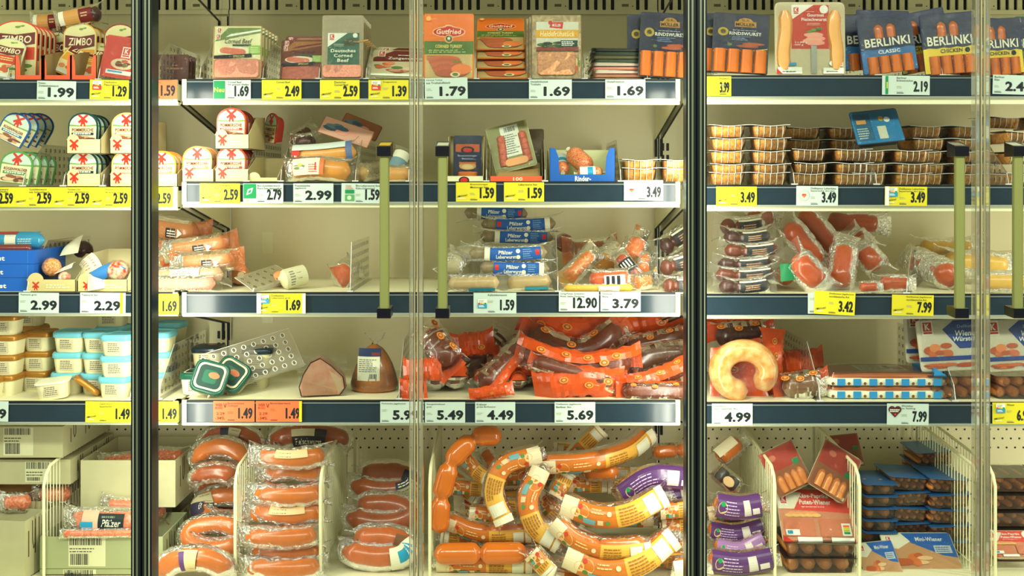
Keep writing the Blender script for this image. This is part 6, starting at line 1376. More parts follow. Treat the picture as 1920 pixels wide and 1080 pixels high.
# wiener trays with blue lids
WN = K(224, 140, 70, .35, coat=.4, noise=.15, nscale=40)
def wiener_tray(label, px, mod, row, w_, h_, cols, rows_, off=0.0, dz=0.0, dep=100, lid=None, group='trays of small wieners', roll=0.0, yaw=0.0, lean=0.0):
    t = thing('wiener_tray', label, 'sausage tray', at(px, mod, row, off, dz * S), (lean, roll, yaw), group)
    rng = random.Random(int(px + dz)); r = min(w_ / cols, h_ / rows_) * .52
    m = MB()
    for j in range(rows_):
        for i in range(cols):
            x = -w_ / 2 + w_ * (i + .5 + .3 * (j % 2) - .15) / cols; z = r + (h_ - 2 * r) * j / max(1, rows_ - 1) if rows_ > 1 else h_ / 2
            y0 = rng.uniform(2, 8); m.tube([(x, y0, z), (x, y0 + 4, z), (x, y0 + 30, z + 1), (x, dep * .9, z)], [r * .4, r * .85, r, r], WN, n=10)
    m.build('wieners', t)
    m = MB(); m.loft([rr3(w_ * .96, dep * .94, 8, 0, 0, dep / 2), rr3(w_ * 1.04, dep, 9, h_, 0, dep / 2)], SHEET, (True, False)); m.build('clear_tray', t)
    m = MB(); m.loft([rr3(w_ * 1.1, dep + 10, 6, h_, 0, dep / 2), rr3(w_ * 1.1, dep + 10, 6, h_ + .8, 0, dep / 2)], lid or SHEET, (True, True)); m.build('lid_film', t)
    return t
def d_wien(m, w_, h_):
    m.rect(-w_ * .49, h_ * .02, w_ * .49, h_ * .98, K(206, 200, 176)); m.flat([(-w_ * .12, h_ * .80), (w_ * .05, h_ * .97), (w_ * .49, h_ * .97), (w_ * .49, h_ * .42), (w_ * .1, h_ * .42)], K(26, 66, 140, .3))
    klogo(m, -w_ * .42, h_ * .70, 22); m.text('Wiener', w_ * .06, h_ * .66, w_ * .40, h_ * .77, WHITE, .02, .2); m.text('W\u00fcrstchen', w_ * .02, h_ * .56, w_ * .45, h_ * .65, WHITE, .02, .2); m.text('Delikatess', w_ * .1, h_ * .82, w_ * .4, h_ * .88, K(160, 190, 220), .01)
    leafy(m, -w_ * .2, h_ * .42, w_ * .4, h_ * .3, 4, (K(206, 110, 56), K(190, 90, 44), K(226, 140, 80)), 8); m.rect(-w_ * .49, h_ * .2, w_ * .49, h_ * .28, K(26, 66, 140)); leafy(m, 0, h_ * .1, w_ * .8, h_ * .12, 6, (K(206, 110, 56), K(180, 84, 44)), 8)
for px, nm in ((1788, 'left of'), (1912, 'right of')):
    wiener_tray('clear tray of round wiener ends on the shelf, %s the far seam' % nm, px + 12, 'R', 4, 106, 44, 4, 2, 0.02)
    c = pack('blue and white wiener pack leaning %s the far seam, front one' % nm, px, 'R', 4, 132, 98, 10, d_wien, off=0.055, lean=0.2, roll=-0.05, dz=47, r=8, name='sausage_pack', cat='sausage pack', group='blue and white wiener packs')
    dup(c, 'blue and white wiener pack %s the far seam, rear one' % nm, Vector(c.location) + Vector((-0.016, 0.06, 0.012)), (-0.1, -0.03, 0))
for px, mod, w_, h_ in ((243, 'L', 'by the mullion before the blue lidded tubs', 60), (298, 'C', 'right of the mullion before the blue lidded tubs', 90), (748, 'C', 'left of the orange bags at the seam', 100), (1538, 'R', 'left of the checked packs', 100), (1792, 'R', 'right of the checked packs', 110)):
    divider(w_, px, mod, 4, h_)
# ================================================================ row 5: bottom bins
ZDK = ZT('C', 5); WIRE = K(232, 230, 186, 0.35)
def wire_divider(where, px):
    t = thing('wire_divider', 'cream coated wire bin divider ' + where, 'divider', (PX(px, DS + 0.01), DS + 0.01, ZDK), (0, 0, 0), 'wire bin dividers')
    out = [(0, 0), (0, 0.228), (0.012, 0.252), (0.036, 0.270), (0.405, 0.300), (0.405, 0)]
    m = MB(1); m.tube([(0, y, z) for y, z in out[:1]] + [(0, y, z) for y, z in out[1:]], 0.0042, WIRE, n=8, up=(1, 0, 0)); m.build('rim', t)
    def top(y): return 0.252 + (y - .012) * .75 if y < .036 else 0.270 + (y - .036) / .369 * .030
    me = None
    for k in range(21):
        y = 0.020 + k * 0.0182
        m = MB(1); m.tube([(0, y, 0), (0, y, top(y))], 0.0016, WIRE, n=5, up=(1, 0, 0)); m.build('wire', t)
    m = MB(1); m.tube([(0, 0, 0.02), (0, .405, .02)], 0.002, WIRE, n=5); m.build('bottom_rail', t)
for px, w_ in ((82, 'before the salami cartons'), (441, 'left of the tall stack of wrapped rings'), (601, 'right of the tall stack of wrapped rings'), (806, 'at the first door seam'), (1453, 'right of the purple sausages'), (1612, 'right of the red labelled packs'), (1836, 'left of the far seam'), (1866, 'right of the far seam')):
    wire_divider(w_, px)
# cartons with salamis
BOX = K(186, 182, 140, 0.6, noise=.06, nscale=30); BOXG = K(162, 168, 124, 0.6); BOXB = K(150, 110, 62, .7)
def blabel(m, x, z, w_=62, h_=60, seed=2):
    m.rect(x, z, x + w_, z + h_, K(214, 212, 170)); m.bars(x + 2, z + h_ - 14, x + w_ * .9, z + h_ - 1, INK, 26, seed); m.lines(x + 2, z + h_ - 28, x + w_ * .7, z + h_ - 17, 2, INK, seed + 3, .3); m.bars(x + 4, z + 3, x + w_ * .55, z + h_ - 30, INK, 18, seed + 1)
def box(label, px, py, w_, h_, d, dep, mat, lab=None, open_=True, yaw=0.0, tabs=True, name='cardboard_box'):
    """py: photo row of the front bottom edge at depth d"""
    p = P(px, py, d); t = thing(name, label, 'box', p, (0, 0, yaw), 'salami cartons'); D = dep / S; th = 1.6
    m = MB(); m.box(-w_ / 2, w_ / 2, 0, th, 0, h_, mat); m.build('front_wall', t)
    for sg in (-1, 1):
        a, b = sorted((sg * w_ / 2, sg * (w_ / 2 - th))); m = MB(); m.box(a, b, th, D, 0, h_, mat); sw = m.build('side_wall', t)
        m = MB(); xx = sg * (w_ / 2 + .3)
        for yy in (D * .15, D * .45, D * .75):
            m.box(min(xx, xx - .4), max(xx, xx - .4), yy, yy + 3, h_ * .35, h_ * .8, K(70, 56, 36)); m.tube([(xx, yy + 14, h_ * .95), (xx, yy + 14, h_ * .6), (xx, yy + 18, h_ * .45), (xx, yy + 24, h_ * .55), (xx, yy + 24, h_ * .95)], .9, K(60, 46, 30), n=4)
        m.build('cut_slots', sw)
    m = MB(); m.box(-w_ / 2 + th, w_ / 2 - th, D - th, D, 0, h_, mat); m.build('back_wall', t)
    m = MB(); m.box(-w_ / 2 + th, w_ / 2 - th, th, D - th, 0, th, BOXB); m.build('base', t)
    if not open_: m = MB(); m.box(-w_ / 2 + th, w_ / 2 - th, th, D - th, h_ - th, h_ - .2, mat); m.build('top_flap', t)
    if lab: m = MB(); blabel(m, *lab); m.build('box_label', t)
    return t
box('pale carton with two barcodes on top of the stack at the photo edge', 45, 858, 150, 60, 2.72, 0.32, BOX, (-40, 4, 58, 54, 3), False)
box('pale carton with barcode, second in the stack at the photo edge', 55, 908, 160, 48, 2.74, 0.30, BOX, (-8, 4, 52, 40, 5), False)
box('open carton of salami low at the photo edge', -8, 965, 176, 26, 2.74, 0.30, K(176, 166, 124, .6), (10, 2, 44, 20, 7))
box('torn open carton with brown inside at the bottom left corner', -20, 1084, 140, 108, 2.63, 0.10, BOX, None, yaw=-0.1)
box('large plain white carton behind the wire divider, left of the mullion', 240, 951, 186, 92, 2.76, 0.26, K(194, 190, 148, .6, noise=.05, nscale=30), None)
box('greenish carton with barcode label in front of the wire divider', 190, 1066, 232, 60, 2.655, 0.20, BOXG, (-62, 4, 70, 54, 4))
box('lowest greenish carton with barcode under the front one', 190, 1077, 232, 10, 2.655, 0.20, BOXG, (-72, .5, 62, 9, 8), False)
box('white carton with side slots right of the mullion', 268, 1010, 150, 52, 2.88, 0.16, BOX, None)
SLM = K(206, 92, 56, .3, nscale=180, col2=(230, 150, 110), coat=.4)
def d_sal(m, L_, R_): m.rect(-L_ * .05, -R_ * .9, L_ * .32, R_ * .9, K(24, 40, 40)); m.rect(-L_ * .28, -R_ * .9, -L_ * .05, R_ * 1.2, K(230, 180, 150)); m.rect(-L_ * .30, -R_ * .3, -L_ * .12, R_ * .2, BLUI); m.text('Pf\u00e4lzer', L_ * .0, -R_ * .2, L_ * .28, R_ * .4, PAPER, .01, .3); m.lines(L_ * .0, R_ * .45, L_ * .28, R_ * .8, 1, GREY, 2)
for a, b, r, nm, dr in (((132, 976, 2.68), (262, 978, 2.68), 22, 'with dark green label on the front greenish carton', d_sal), ((200, 948, 2.74), (282, 952, 2.74), 17, 'plain one behind the labelled one', None), ((120, 998, 2.66), (270, 996, 2.66), 8, 'thin one lying along the front carton edge', None),
                    ((10, 940, 2.74), (60, 940, 2.74), 17, 'in the low carton at the photo edge', None), ((72, 930, 2.78), (130, 926, 2.78), 19, 'behind the wires in the low carton', None), ((200, 862, 2.86), (260, 858, 2.86), 15, 'in the large white carton, left', None), ((270, 858, 2.86), (340, 862, 2.86), 17, 'in the large white carton, right of mullion', None),
                    ((-10, 1006, 2.68), (24, 1010, 2.68), 16, 'in the torn corner carton', None), ((280, 955, 2.84), (310, 960, 2.84), 16, 'in the slotted carton right of the mullion', None)):
    wurst('red speckled salami in film, ' + nm, [a, b], r, SLM, wrap=FILMW, draw=dr, ext=.7, group='speckled salamis')
# ring sausages in film
RNG = K(202, 108, 32, .28, coat=.45, noise=.18, nscale=20); RNGD = K(164, 76, 24, .28, coat=.45, noise=.25, nscale=20)
def d_flei(m, L_, R_): m.rect(-L_ * .12, -R_ * .8, L_ * .12, R_ * .9, K(44, 40, 60)); m.rect(-L_ * .12, -R_ * .8, L_ * .02, R_ * .3, K(170, 160, 120)); m.lines(-L_ * .1, R_ * .4, L_ * .1, R_ * .8, 2, PAPER, 3); m.bars(-L_ * .1, -R_ * .6, -L_ * .02, R_ * .1, INK, 8)
def ring(nm, cx, cy, rx, ry, d, r=20, a0=.2, a1=5.6, mat=None, dr=None, wrap=FILMW, tilt=0.0, w_=1.12):
    pts = [(x, y, d + tilt * (cy - y) / 60.0) for x, y, d in ringpts(cx, cy, rx, ry, d, a0, a1, 12)]
    return wurst('orange ring sausage ' + nm, pts, r, mat or RNG, seg=32, wrap=wrap, wmul=w_, ext=.5, finw=1.2, draw=dr, group='orange ring sausages', name='ring_sausage')
ring('leaning high at the back below the orange tags', 432, 838, 44, 26, 2.88, 21, -.6, 3.4, RNGD, d_flei)
ring('second from the top in the loose pile', 410, 862, 40, 22, 2.80, 20, -.4, 3.6, RNG)
ring('small dark one in the middle of the loose pile', 408, 895, 34, 14, 2.78, 18, .2, 3.4, RNGD)
ring('with dark label in the loose pile', 404, 975, 48, 26, 2.72, 20, .1, 5.8, RNG, d_flei, tilt=.06)
ring('below the labelled one in the loose pile', 398, 1010, 52, 24, 2.70, 19, .3, 5.9, RNG, None, tilt=.05)
ring('at the bottom front with purple label', 372, 1066, 60, 32, 2.66, 22, .1, 3.3, RNG, lambda m, L_, R_: (m.rect(-L_ * .1, -R_, L_ * .1, R_, K(206, 190, 140)), m.rect(L_ * .04, -R_ * .9, L_ * .1, R_ * .9, K(90, 60, 110)), m.bars(-L_ * .09, -R_ * .6, -L_ * .02, R_ * .6, INK, 8)))
ring('dark one filling the back of the loose pile', 420, 930, 40, 26, 2.88, 22, .2, 5.8, RNGD)
ring('lying behind the tall wrapped stack, with label', 580, 828, 60, 14, 2.90, 22, -.3, 3.5, RNGD, lambda m, L_, R_: (m.rect(-L_ * .25, -R_ * .7, L_ * .2, R_ * 1.0, K(40, 36, 40)), m.text('Fleischwurst', -L_ * .2, R_ * .1, L_ * .16, R_ * .7, PAPER, .01, rot=math.pi), m.rect(-L_ * .1, -R_ * .7, L_ * .2, -R_ * .1, K(190, 180, 140))))
for i, (y, b, x0, x1) in enumerate(((1064, 3, 474, 606), (1030, -4, 478, 602), (995, 4, 468, 600), (960, 5, 470, 606), (925, 3, 478, 606), (889, -6, 490, 604), (853, 5, 484, 610))):
    wurst('curved sausage in shiny bag, %s from top of the tall stack' % ORD[6 - i], [(x0, y - b * .4, 2.70 + .006 * (i % 2)), ((x0 + x1) / 2, y + b, 2.68), (x1, y - b * .5, 2.70)], 20, RNG, wrap=FILMW, wmul=1.08, ext=.9, finw=1.3, solid=.80, jit=.09, group='wrapped rings in the tall stack', name='ring_sausage', draw=(lambda m, L_, R_: (m.rect(-L_ * .15, R_ * .3, L_ * .25, R_ * 1.1, K(226, 190, 140)), m.bars(-L_ * .1, R_ * .4, L_ * .05, R_ * .8, GREY, 8))) if i in (3, 6) else None)
for nm, cy, d, dr in (('top one in the half empty bin', 918, 2.84, d_flei), ('middle one in the half empty bin', 962, 2.82, None), ('bottom one in the half empty bin with white label', 1012, 2.78, lambda m, L_, R_: (m.rect(-L_ * .12, -R_ * .9, L_ * .06, R_ * .9, PAPER), m.rect(-L_ * .06, -R_ * .4, L_ * .03, R_ * .5, BLUI), m.rect(L_ * .06, -R_ * .8, L_ * .14, R_ * .8, K(110, 70, 40))))):
    ring(nm, 716, cy, 52, 18, d, 24, -3.4, 2.6, RNGD if cy < 1000 else K(196, 96, 34, .28, coat=.45, noise=.15, nscale=20), dr, tilt=.05)
# centre pile of labelled sausages
def lab_y(flip=False, tip=True, dark=False):
    def f(m, L_, R_):
        q = -1 if flip else 1
        X = lambda a, b: (min(q * a, q * b) * L_, max(q * a, q * b) * L_)
        w0, w1 = -R_ * .95, R_ * .95
        a, b = X(-.47, .02); m.rect(a, w0, b, w1, K(206, 116, 40, .3, coat=.3))
        a, b = X(.02, .47); m.rect(a, w0, b, w1, K(232, 176, 70, .3, coat=.3))
        a, b = X(-.5, -.36); m.rect(a, w0, b, w1, K(232, 216, 176, .3, coat=.3))
        m.disc(q * -.30 * L_, R_ * .1, R_ * .55, R_ * .6, K(236, 190, 130), 12); m.disc(q * -.36 * L_, -R_ * .1, R_ * .4, R_ * .4, K(236, 190, 130), 10); m.disc(q * -.30 * L_, -R_ * .35, R_ * .22, R_ * .2, K(90, 130, 60), 8); m.disc(q * -.33 * L_, R_ * .45, R_ * .2, R_ * .2, K(200, 60, 40), 8)
        a, b = X(-.27, -.17); m.rect(a, -R_ * .7, b, -R_ * .25, K(110, 166, 170)); a, b = X(-.15, -.10); m.rect(a, -R_ * .6, b, -R_ * .2, K(226, 200, 150)); m.disc(q * -.06 * L_, -R_ * .4, R_ * .18, R_ * .18, K(90, 140, 70), 8); m.disc(q * -.04 * L_, R_ * .3, R_ * .2, R_ * .2, K(230, 206, 160), 10); a, b = X(-.22, -.06); m.lines(a, R_ * .2, b, R_ * .7, 2, K(236, 190, 120), 5)
        a, b = X(.05, .26); m.lines(a, -R_ * .7, b, R_ * .7, 6, K(160, 100, 40), 3); a, b = X(.29, .41); m.rect(a, -R_ * .7, b, R_ * .7, PAPER); m.bars(a + 1, -R_ * .6, b - 1, R_ * .6, K(110, 96, 70), 9)
        a, b = X(.43, .5); m.rect(a, w0, b, w1, K(236, 228, 196, .3))
    return f
FLAPW = K(236, 226, 190, .35)
def cs(nm, pts, r, flip=False, lab=True, a0=0.0, pinch=(.5,), mat=None, grp='labelled curved sausages', dr=None, wrap=FILM):
    return wurst('curved two link sausage ' + nm, pts, r, mat or K(216, 112, 28, .22, coat=.9, noise=.08, nscale=18), pinch=pinch, wrap=wrap, wmul=1.05, ext=.8, finw=1.0, draw=(dr or lab_y(flip)) if lab else None, a0=a0, group=grp, seg=44, jit=.02, lr=1.09)
cs('tall unlabelled chain curling up at the seam', [(822, 1006, 2.66), (828, 930, 2.67), (852, 862, 2.68), (896, 824, 2.70), (940, 822, 2.72)], 19, lab=False, pinch=(.26, .52, .77), wrap=None)
cs('thin dark labelled one behind the tall chain', [(868, 850, 2.80), (894, 882, 2.78), (926, 902, 2.76)], 15)
cs('short plain one hanging behind the tall chain', [(908, 846, 2.84), (934, 884, 2.80)], 15, lab=False, pinch=())
cs('bent with yellow end hanging down, white top flap', [(1008, 852, 2.74), (946, 874, 2.71), (926, 924, 2.69), (948, 984, 2.67)], 20)
cs('steep one with white end at the top middle', [(1132, 812, 2.80), (1092, 850, 2.80), (1060, 886, 2.80)], 17, flip=True)
cs('long one lying across the top right', [(1014, 884, 2.70), (1100, 880, 2.69), (1180, 858, 2.72), (1222, 826, 2.76)], 20, a0=-.5)
cs('hooked one sloping down the middle with barcode', [(1012, 886, 2.71), (990, 940, 2.68), (1006, 992, 2.66), (1052, 1022, 2.65)], 22)
cs('short steep one behind the hooked one', [(1066, 900, 2.74), (1042, 948, 2.72)], 18, flip=True)
cs('stubby one with round orange end facing right', [(1100, 898, 2.78), (1164, 896, 2.74)], 17, lab=False, pinch=())
cs('broad yellow one curving upward, upper of the right trio', [(1056, 940, 2.70), (1120, 962, 2.68), (1180, 956, 2.67), (1242, 922, 2.68)], 23, a0=.1)
cs('labelled one lying behind the upper of the right trio', [(1066, 924, 2.78), (1150, 924, 2.78)], 17)
cs('slim one curving below, middle of the right trio', [(1040, 968, 2.69), (1082, 1004, 2.67), (1140, 1018, 2.66), (1212, 1012, 2.67)], 20, a0=-.35)
cs('broad one curving upward at the bottom, lowest of the right trio', [(1060, 1038, 2.665), (1126, 1064, 2.65), (1196, 1052, 2.65), (1256, 1004, 2.67)], 24)
cs('lying dark labelled at the left behind the chain', [(838, 918, 2.80), (920, 924, 2.80)], 16)
cs('curving with white tip at the left middle', [(838, 978, 2.72), (900, 1002, 2.70), (996, 1000, 2.70)], 18, a0=-.45)
cs('smooth two link one lying straight at the left bottom', [(814, 1036, 2.67), (988, 1034, 2.67)], 20, lab=False, wrap=None)
cs('lowest straight one at the left bottom', [(818, 1070, 2.67), (998, 1072, 2.67)], 19, a0=-.4)
cs('tilted one with barcode between the bottom ones', [(996, 1024, 2.66), (1032, 1062, 2.65)], 19, flip=False)
cs('half buried left of the middle', [(905, 950, 2.78), (985, 960, 2.80)], 18)
cs('buried at the very bottom middle', [(1040, 1084, 2.67), (1150, 1100, 2.67)], 20)
cs('orange one at the top right by the mullion', [(1222, 848, 2.86), (1300, 842, 2.86)], 15, lab=False, pinch=(.6,))
cs('orange one with white tip low by the mullion', [(1246, 1000, 2.72), (1310, 998, 2.72)], 17)
cs('white ended one at the bottom by the mullion', [(1258, 1056, 2.66), (1312, 1048, 2.66)], 22, dr=lambda m, L_, R_: m.rect(-L_ * .5, -R_, L_ * .3, R_, FLAPW))
cs('dull one filling behind the right trio', [(1180, 980, 2.80), (1290, 970, 2.80)], 22)
cs('dull one filling behind the left sausages', [(850, 960, 2.86), (1000, 950, 2.86)], 26)
cs('dull one filling behind the middle sausages', [(980, 900, 2.90), (1200, 910, 2.90)], 26)
for i, (a, b, r, nm) in enumerate((((840, 896, 2.86), (900, 940, 2.84), 19, 'left rear, upper'), ((905, 905, 2.86), (1000, 900, 2.86), 18, 'left rear, under the bent one'), ((880, 962, 2.76), (960, 970, 2.76), 17, 'between the bent and curving ones'),
        ((960, 1012, 2.74), (1040, 1004, 2.74), 18, 'below the hooked one'), ((1050, 1000, 2.76), (1120, 1030, 2.74), 18, 'between middle and lowest of the trio'), ((1090, 984, 2.76), (1230, 986, 2.76), 18, 'behind the middle of the trio'),
        ((1110, 905, 2.84), (1200, 940, 2.82), 18, 'right rear, sloping'), ((1200, 1040, 2.74), (1296, 1026, 2.74), 18, 'low right rear'), ((1200, 1078, 2.67), (1300, 1084, 2.67), 17, 'bottom right corner'), ((1040, 862, 2.90), (1130, 872, 2.90), 17, 'top rear middle'),
        ((1236, 956, 2.74), (1300, 950, 2.74), 17, 'right rear by the mullion'), ((826, 1006, 2.74), (900, 1016, 2.74), 17, 'behind the smooth two link one'), ((1006, 940, 2.80), (1060, 990, 2.80), 20, 'centre rear'), ((930, 1040, 2.72), (1010, 1052, 2.72), 17, 'bottom middle rear'))):
    cs('half hidden, ' + nm, [a, b], r, flip=bool(i % 2))
PUR = K(86, 50, 104, .25, coat=.5); PUL = K(150, 110, 160, .3, coat=.4)
def lab_p(light=False):
    def f(m, L_, R_):
        m.rect(-L_ * .48, -R_ * 1.2, L_ * .48, R_ * 1.2, PUL if light else PUR); m.rect(L_ * .1, -R_ * .6, L_ * .24, R_ * .7, K(206, 200, 190)); m.bars(L_ * .11, -R_ * .5, L_ * .23, R_ * .6, K(110, 90, 100), 8); m.lines(-L_ * .3, -R_ * .6, L_ * .02, R_ * .7, 5, K(200, 180, 210), 3, .3)
        m.disc(-L_ * .36, 0, R_ * .4, R_ * .5, K(190, 160, 110), 10); m.disc(-L_ * .36, R_ * .3, R_ * .2, R_ * .2, GRN, 8); m.rect(L_ * .27, -R_ * .5, L_ * .42, R_ * .0, K(214, 206, 200))
    return f
pg = 'purple labelled sausages'
cs('with purple label arching left of the mullion', [(1166, 920, 2.76), (1222, 888, 2.74), (1306, 892, 2.74)], 22, dr=lab_p(), grp=pg)
cs('with dark purple label below the arching one', [(1228, 930, 2.78), (1306, 920, 2.78)], 18, dr=lab_p(), grp=pg)
for i, (a, b, r, lt, nm) in enumerate((((1338, 942, 2.70), (1424, 942, 2.70), 23, False, 'upper right of the mullion'), ((1336, 1006, 2.69), (1440, 1000, 2.69), 17, False, 'third down right of the mullion'), ((1346, 1034, 2.67), (1440, 1020, 2.67), 15, True, 'pale purple right of the mullion'), ((1330, 1066, 2.66), (1448, 1062, 2.66), 22, False, 'bottom right of the mullion'))):
    cs('with purple label, ' + nm, [a, ((a[0] + b[0]) / 2, a[1] + 6, a[2]), b], r, dr=lab_p(lt), grp=pg)
cs('orange with white cap high right of the mullion', [(1346, 862, 2.84), (1388, 828, 2.86)], 21, pinch=(), dr=lambda m, L_, R_: m.rect(-L_ * .5, R_ * .3, L_ * .3, R_ * 1.3, FLAPW))
cs('orange with white flap between the purple ones', [(1336, 980, 2.72), (1426, 968, 2.72)], 18)
cs('dark with cream patch below the capped one', [(1342, 880, 2.80), (1382, 914, 2.78)], 18, mat=K(50, 44, 40, .3, coat=.5), dr=lambda m, L_, R_: m.disc(L_ * .1, 0, R_ * .6, R_ * .5, K(196, 160, 110)))
cs('filling behind the purple ones', [(1340, 960, 2.84), (1430, 960, 2.84)], 24, dr=lab_p(), grp=pg)
# red labelled paprika wiener packs
def d_pap(m, w_, h_):
    m.rect(-w_ * .49, h_ * .02, w_ * .49, h_ * .98, K(206, 140, 104)); m.flat([(-w_ * .49, h_ * .62), (w_ * .49, h_ * .55), (w_ * .49, h_ * .98), (-w_ * .49, h_ * .98)], K(222, 76, 60)); m.flat([(-w_ * .49, h_ * .62), (-w_ * .49, h_ * .95), (-w_ * .15, h_ * .92), (-w_ * .28, h_ * .62)], PAPER); klogo(m, -w_ * .46, h_ * .70, 15)
    m.text('K\u00e4se-Paprika', -w_ * .2, h_ * .80, w_ * .2, h_ * .90, WHITE, .03); m.text('Puten-Wiener', -w_ * .2, h_ * .70, w_ * .22, h_ * .79, WHITE, .03); m.lines(-w_ * .18, h_ * .64, w_ * .15, h_ * .68, 1, K(240, 190, 180), 3); m.disc(w_ * .33, h_ * .82, 9, 9, WHITE, 14)
    for k in range(9): m.disc(-w_ * .36 + w_ * .045 * k, h_ * (.50 + .04 * (k % 2)), w_ * .06, h_ * .035, K(232, 190 - 30 * (k % 2), 110), 10)
    for sg in (-.25, .22): m.rect(w_ * (sg - .2), h_ * .12, w_ * (sg + .2), h_ * .44, K(206, 126, 90))
    m.rect(-w_ * .44, h_ * .14, -w_ * .26, h_ * .24, WHITE); m.rect(-w_ * .42, h_ * .16, -w_ * .35, h_ * .22, BLUI); m.rect(-w_ * .3, h_ * .03, w_ * .02, h_ * .11, WHITE); m.rect(w_ * .14, h_ * .03, w_ * .44, h_ * .11, WHITE); m.rect(w_ * .30, h_ * .14, w_ * .42, h_ * .36, WHITE)
    for i, cc in enumerate((GRN, K(180, 200, 60), YEL, ORG)): m.rect(w_ * .32, h_ * (.17 + .04 * i), w_ * .40, h_ * (.205 + .04 * i), cc)
    m.flat([(-w_ * .49, h_ * .02), (-w_ * .36, h_ * .02), (-w_ * .49, h_ * .14)], KRED); m.flat([(w_ * .49, h_ * .02), (w_ * .42, h_ * .02), (w_ * .49, h_ * .12)], KRED)
def pk5(label, px, py, d, w_, h_, t, dr, lean, roll=0.0, yaw=0.0, meat=None, grp=None):
    o = pack(label, px, 'R', 1, w_, h_, t, dr, lean=lean, roll=roll, yaw=yaw, r=8, name='sausage_pack', cat='sausage pack', group=grp, meat=meat); o.location = P(px, py, d); return o
for i in range(2):
    t = wiener_tray('twin tray of stubby wieners under the red label, %s from the bottom' % ORD[i], 1540, 'R', 5, 128, 28, 4, 1, 0.02, i * 30 + 2, 96, group='stacked paprika wiener trays')
pk5('paprika wiener pack with red and white label facing up in the middle', 1538, 1024, 2.685, 146, 112, 10, d_pap, 0.72, 0.02, 0, grp='paprika wiener packs')
wm = lambda m, w_, h_: links(m, (-w_ * .25, -w_ * .05, w_ * .15, w_ * .32), h_ * .06, h_ * .42, w_ * .10, WN, True)
def d_clw(m, w_, h_): m.rect(-w_ * .49, h_ * .01, w_ * .49, h_ * .99, K(150, 92, 56)); m.rect(-w_ * .46, h_ * .52, w_ * .46, h_ * .96, K(176, 60, 40)); m.disc(-w_ * .2, h_ * .8, 8, 6, K(206, 120, 90), 10); m.rect(w_ * .25, h_ * .5, w_ * .42, h_ * .62, GRN); m.rect(w_ * .1, h_ * .05, w_ * .46, h_ * .12, PAPER)
pk5('clear wiener pack tipped leftwards on top of the paprika packs', 1490, 918, 2.76, 74, 90, 24, d_clw, 0.25, -0.45, 0, wm, 'paprika wiener packs')
pk5('clear wiener pack tipped rightwards with red label on top', 1536, 926, 2.74, 84, 96, 24, d_clw, 0.35, 0.55, 0, wm, 'paprika wiener packs')
wiener_tray('twin tray of stubby wieners beneath the tipped clear packs', 1536, 'R', 5, 128, 28, 4, 1, 0.16, 100, 90, group='stacked paprika wiener trays')
# blue mini wiener packs
BLL = K(40, 100, 160, .35)
def d_mini(m, w_, h_):
    m.rect(-w_ * .49, h_ * .02, w_ * .49, h_ * .98, K(196, 150, 104)); m.flat([(-w_ * .2, h_ * .98), (w_ * .49, h_ * .98), (w_ * .49, h_ * .4), (w_ * .3, h_ * .45), (-w_ * .1, h_ * .75)], K(36, 100, 180)); m.flat([(-w_ * .49, h_ * .98), (-w_ * .2, h_ * .98), (-w_ * .1, h_ * .78), (-w_ * .3, h_ * .6), (-w_ * .49, h_ * .65)], PAPER); klogo(m, -w_ * .44, h_ * .76, 11)
    m.text('Mini-Wiener', -w_ * .02, h_ * .78, w_ * .36, h_ * .88, WHITE, .02); m.rect(w_ * .2, h_ * .5, w_ * .44, h_ * .68, K(190, 200, 200)); m.lines(w_ * .22, h_ * .52, w_ * .42, h_ * .66, 3, K(60, 100, 150), 3); leafy(m, -w_ * .15, h_ * .35, w_ * .5, h_ * .3, 5, (K(214, 120, 60), K(190, 96, 50), K(226, 190, 140)), 8); m.rect(w_ * .1, h_ * .03, w_ * .4, h_ * .1, WHITE); m.flat([(w_ * .49, h_ * .02), (w_ * .42, h_ * .02), (w_ * .49, h_ * .12)], KRED)
gb = 'mini wiener trays with blue lids'
for i in range(6):
    t = wiener_tray('tray of long wieners beside the wire divider, %s up' % ORD[i], 1652, 'R', 5, 62, 20, 2, 1, 0.14, 4 + i * 24, 96, BLL, gb)
for nm, px, of, n_, z0 in (('left column of the blue heap', 1704, 0.17, 5, 2), ('right column of the blue heap', 1780, 0.15, 5, 2), ('rear column of the blue heap', 1752, 0.27, 6, 2)):
    for i in range(n_):
        wiener_tray('wiener tray with blue lid, %s up in the %s' % (ORD[i], nm), px + (i % 2) * 4, 'R', 5, 76, 26, 5, 2, of, z0 + i * 31, 90, BLL, gb, roll=(-.05 if i % 2 else .06))
pk5('mini wiener pack with blue and white label facing up at the bottom', 1740, 1084, 2.70, 140, 96, 10, d_mini, 0.95, 0.0, 0, grp='mini wiener packs')
pk5('mini wiener pack at the bottom beside the wire divider', 1660, 1092, 2.68, 72, 80, 10, d_mini, 0.85, -0.1, 0, grp='mini wiener packs')
pk5('blue lidded pack tipped at the top of the blue heap', 1740, 936, 2.84, 92, 60, 8, d_mini, 1.0, -0.2, 0.2, grp='mini wiener packs')
pk5('dark pack lying high at the back left of the blue heap', 1588, 880, 2.95, 70, 70, 16, d_clw, 0.5, -.1, 0, grp='paprika wiener packs')
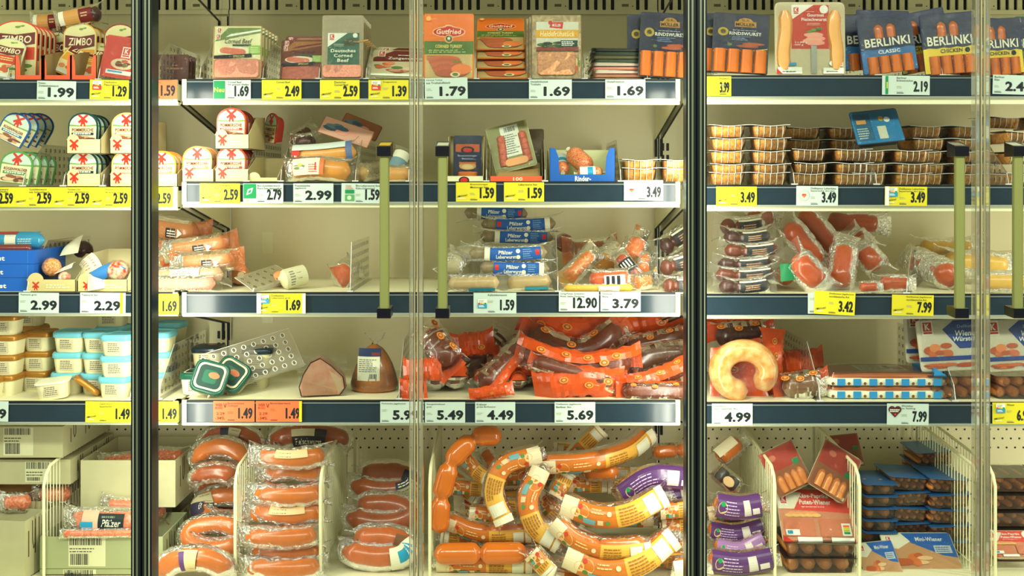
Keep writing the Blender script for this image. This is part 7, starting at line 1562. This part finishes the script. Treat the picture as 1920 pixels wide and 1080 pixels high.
for i in range(5):
    wiener_tray('tray of round wieners right of the far seam, %s up' % ORD[i], 1912, 'R', 5, 96, 28, 4, 2, 0.10, 2 + i * 34, 96, SHEET, 'wiener trays right of the far seam')
pk5('orange labelled wiener pack right of the far seam', 1908, 1052, 2.68, 96, 60, 10, d_pap, 0.9, 0, 0, grp='paprika wiener packs')

# ---------------------------------------------------------------- let neighbouring sausages rest behind one another instead of through one another
def settle():
    it = []
    for t, path, R in WURSTS:
        b = Vector(t.location); pts = [p + b for p in path[::max(1, len(path) // 10)]] + [path[-1] + b]
        ys = [p.y for p in pts]; bot = b.z + R < ZT('C', 4) - 0.02
        lo = min(ys) - R; hi = max(ys) + R
        it.append([t, pts, R, 0.0, (2.585 if bot else DS - 0.002) - lo, DB - 0.035 - hi])
    near = []
    for i in range(len(it)):
        for j in range(i):
            A, B = it[i], it[j]; s_ = A[2] + B[2]
            if abs(A[1][0].x - B[1][0].x) > 0.6: continue
            if min(p.z for p in A[1]) - s_ > max(p.z for p in B[1]) or min(p.z for p in B[1]) - s_ > max(p.z for p in A[1]): continue
            if min(p.x for p in A[1]) - s_ > max(p.x for p in B[1]) or min(p.x for p in B[1]) - s_ > max(p.x for p in A[1]): continue
            my = sum(p.y for p in A[1]) / len(A[1]) - sum(p.y for p in B[1]) / len(B[1])
            near.append((i, j, 1 if my >= 0 else -1))
    for rnd_ in range(40):
        for i, j, sg in near:
            A, B = it[i], it[j]; need = (A[2] + B[2]) * 0.96; push = 0.0
            for p in A[1]:
                for q in B[1]:
                    h2 = (p.x - q.x) ** 2 + (p.z - q.z) ** 2
                    if h2 < need * need:
                        dy = (p.y + A[3] - q.y - B[3]) * sg; g = math.sqrt(need * need - h2) - dy
                        if g > push: push = g
            if push > 1e-4:
                push = min(push, 0.02) * 0.5
                for X, d in ((A, sg), (B, -sg)):
                    n_ = X[3] + d * push
                    X[3] = min(max(n_, min(0.0, X[4]), -0.09), max(0.0, X[5]), 0.12)
    for t, pts, R, d, a, b in it: t.location.y += d
settle()
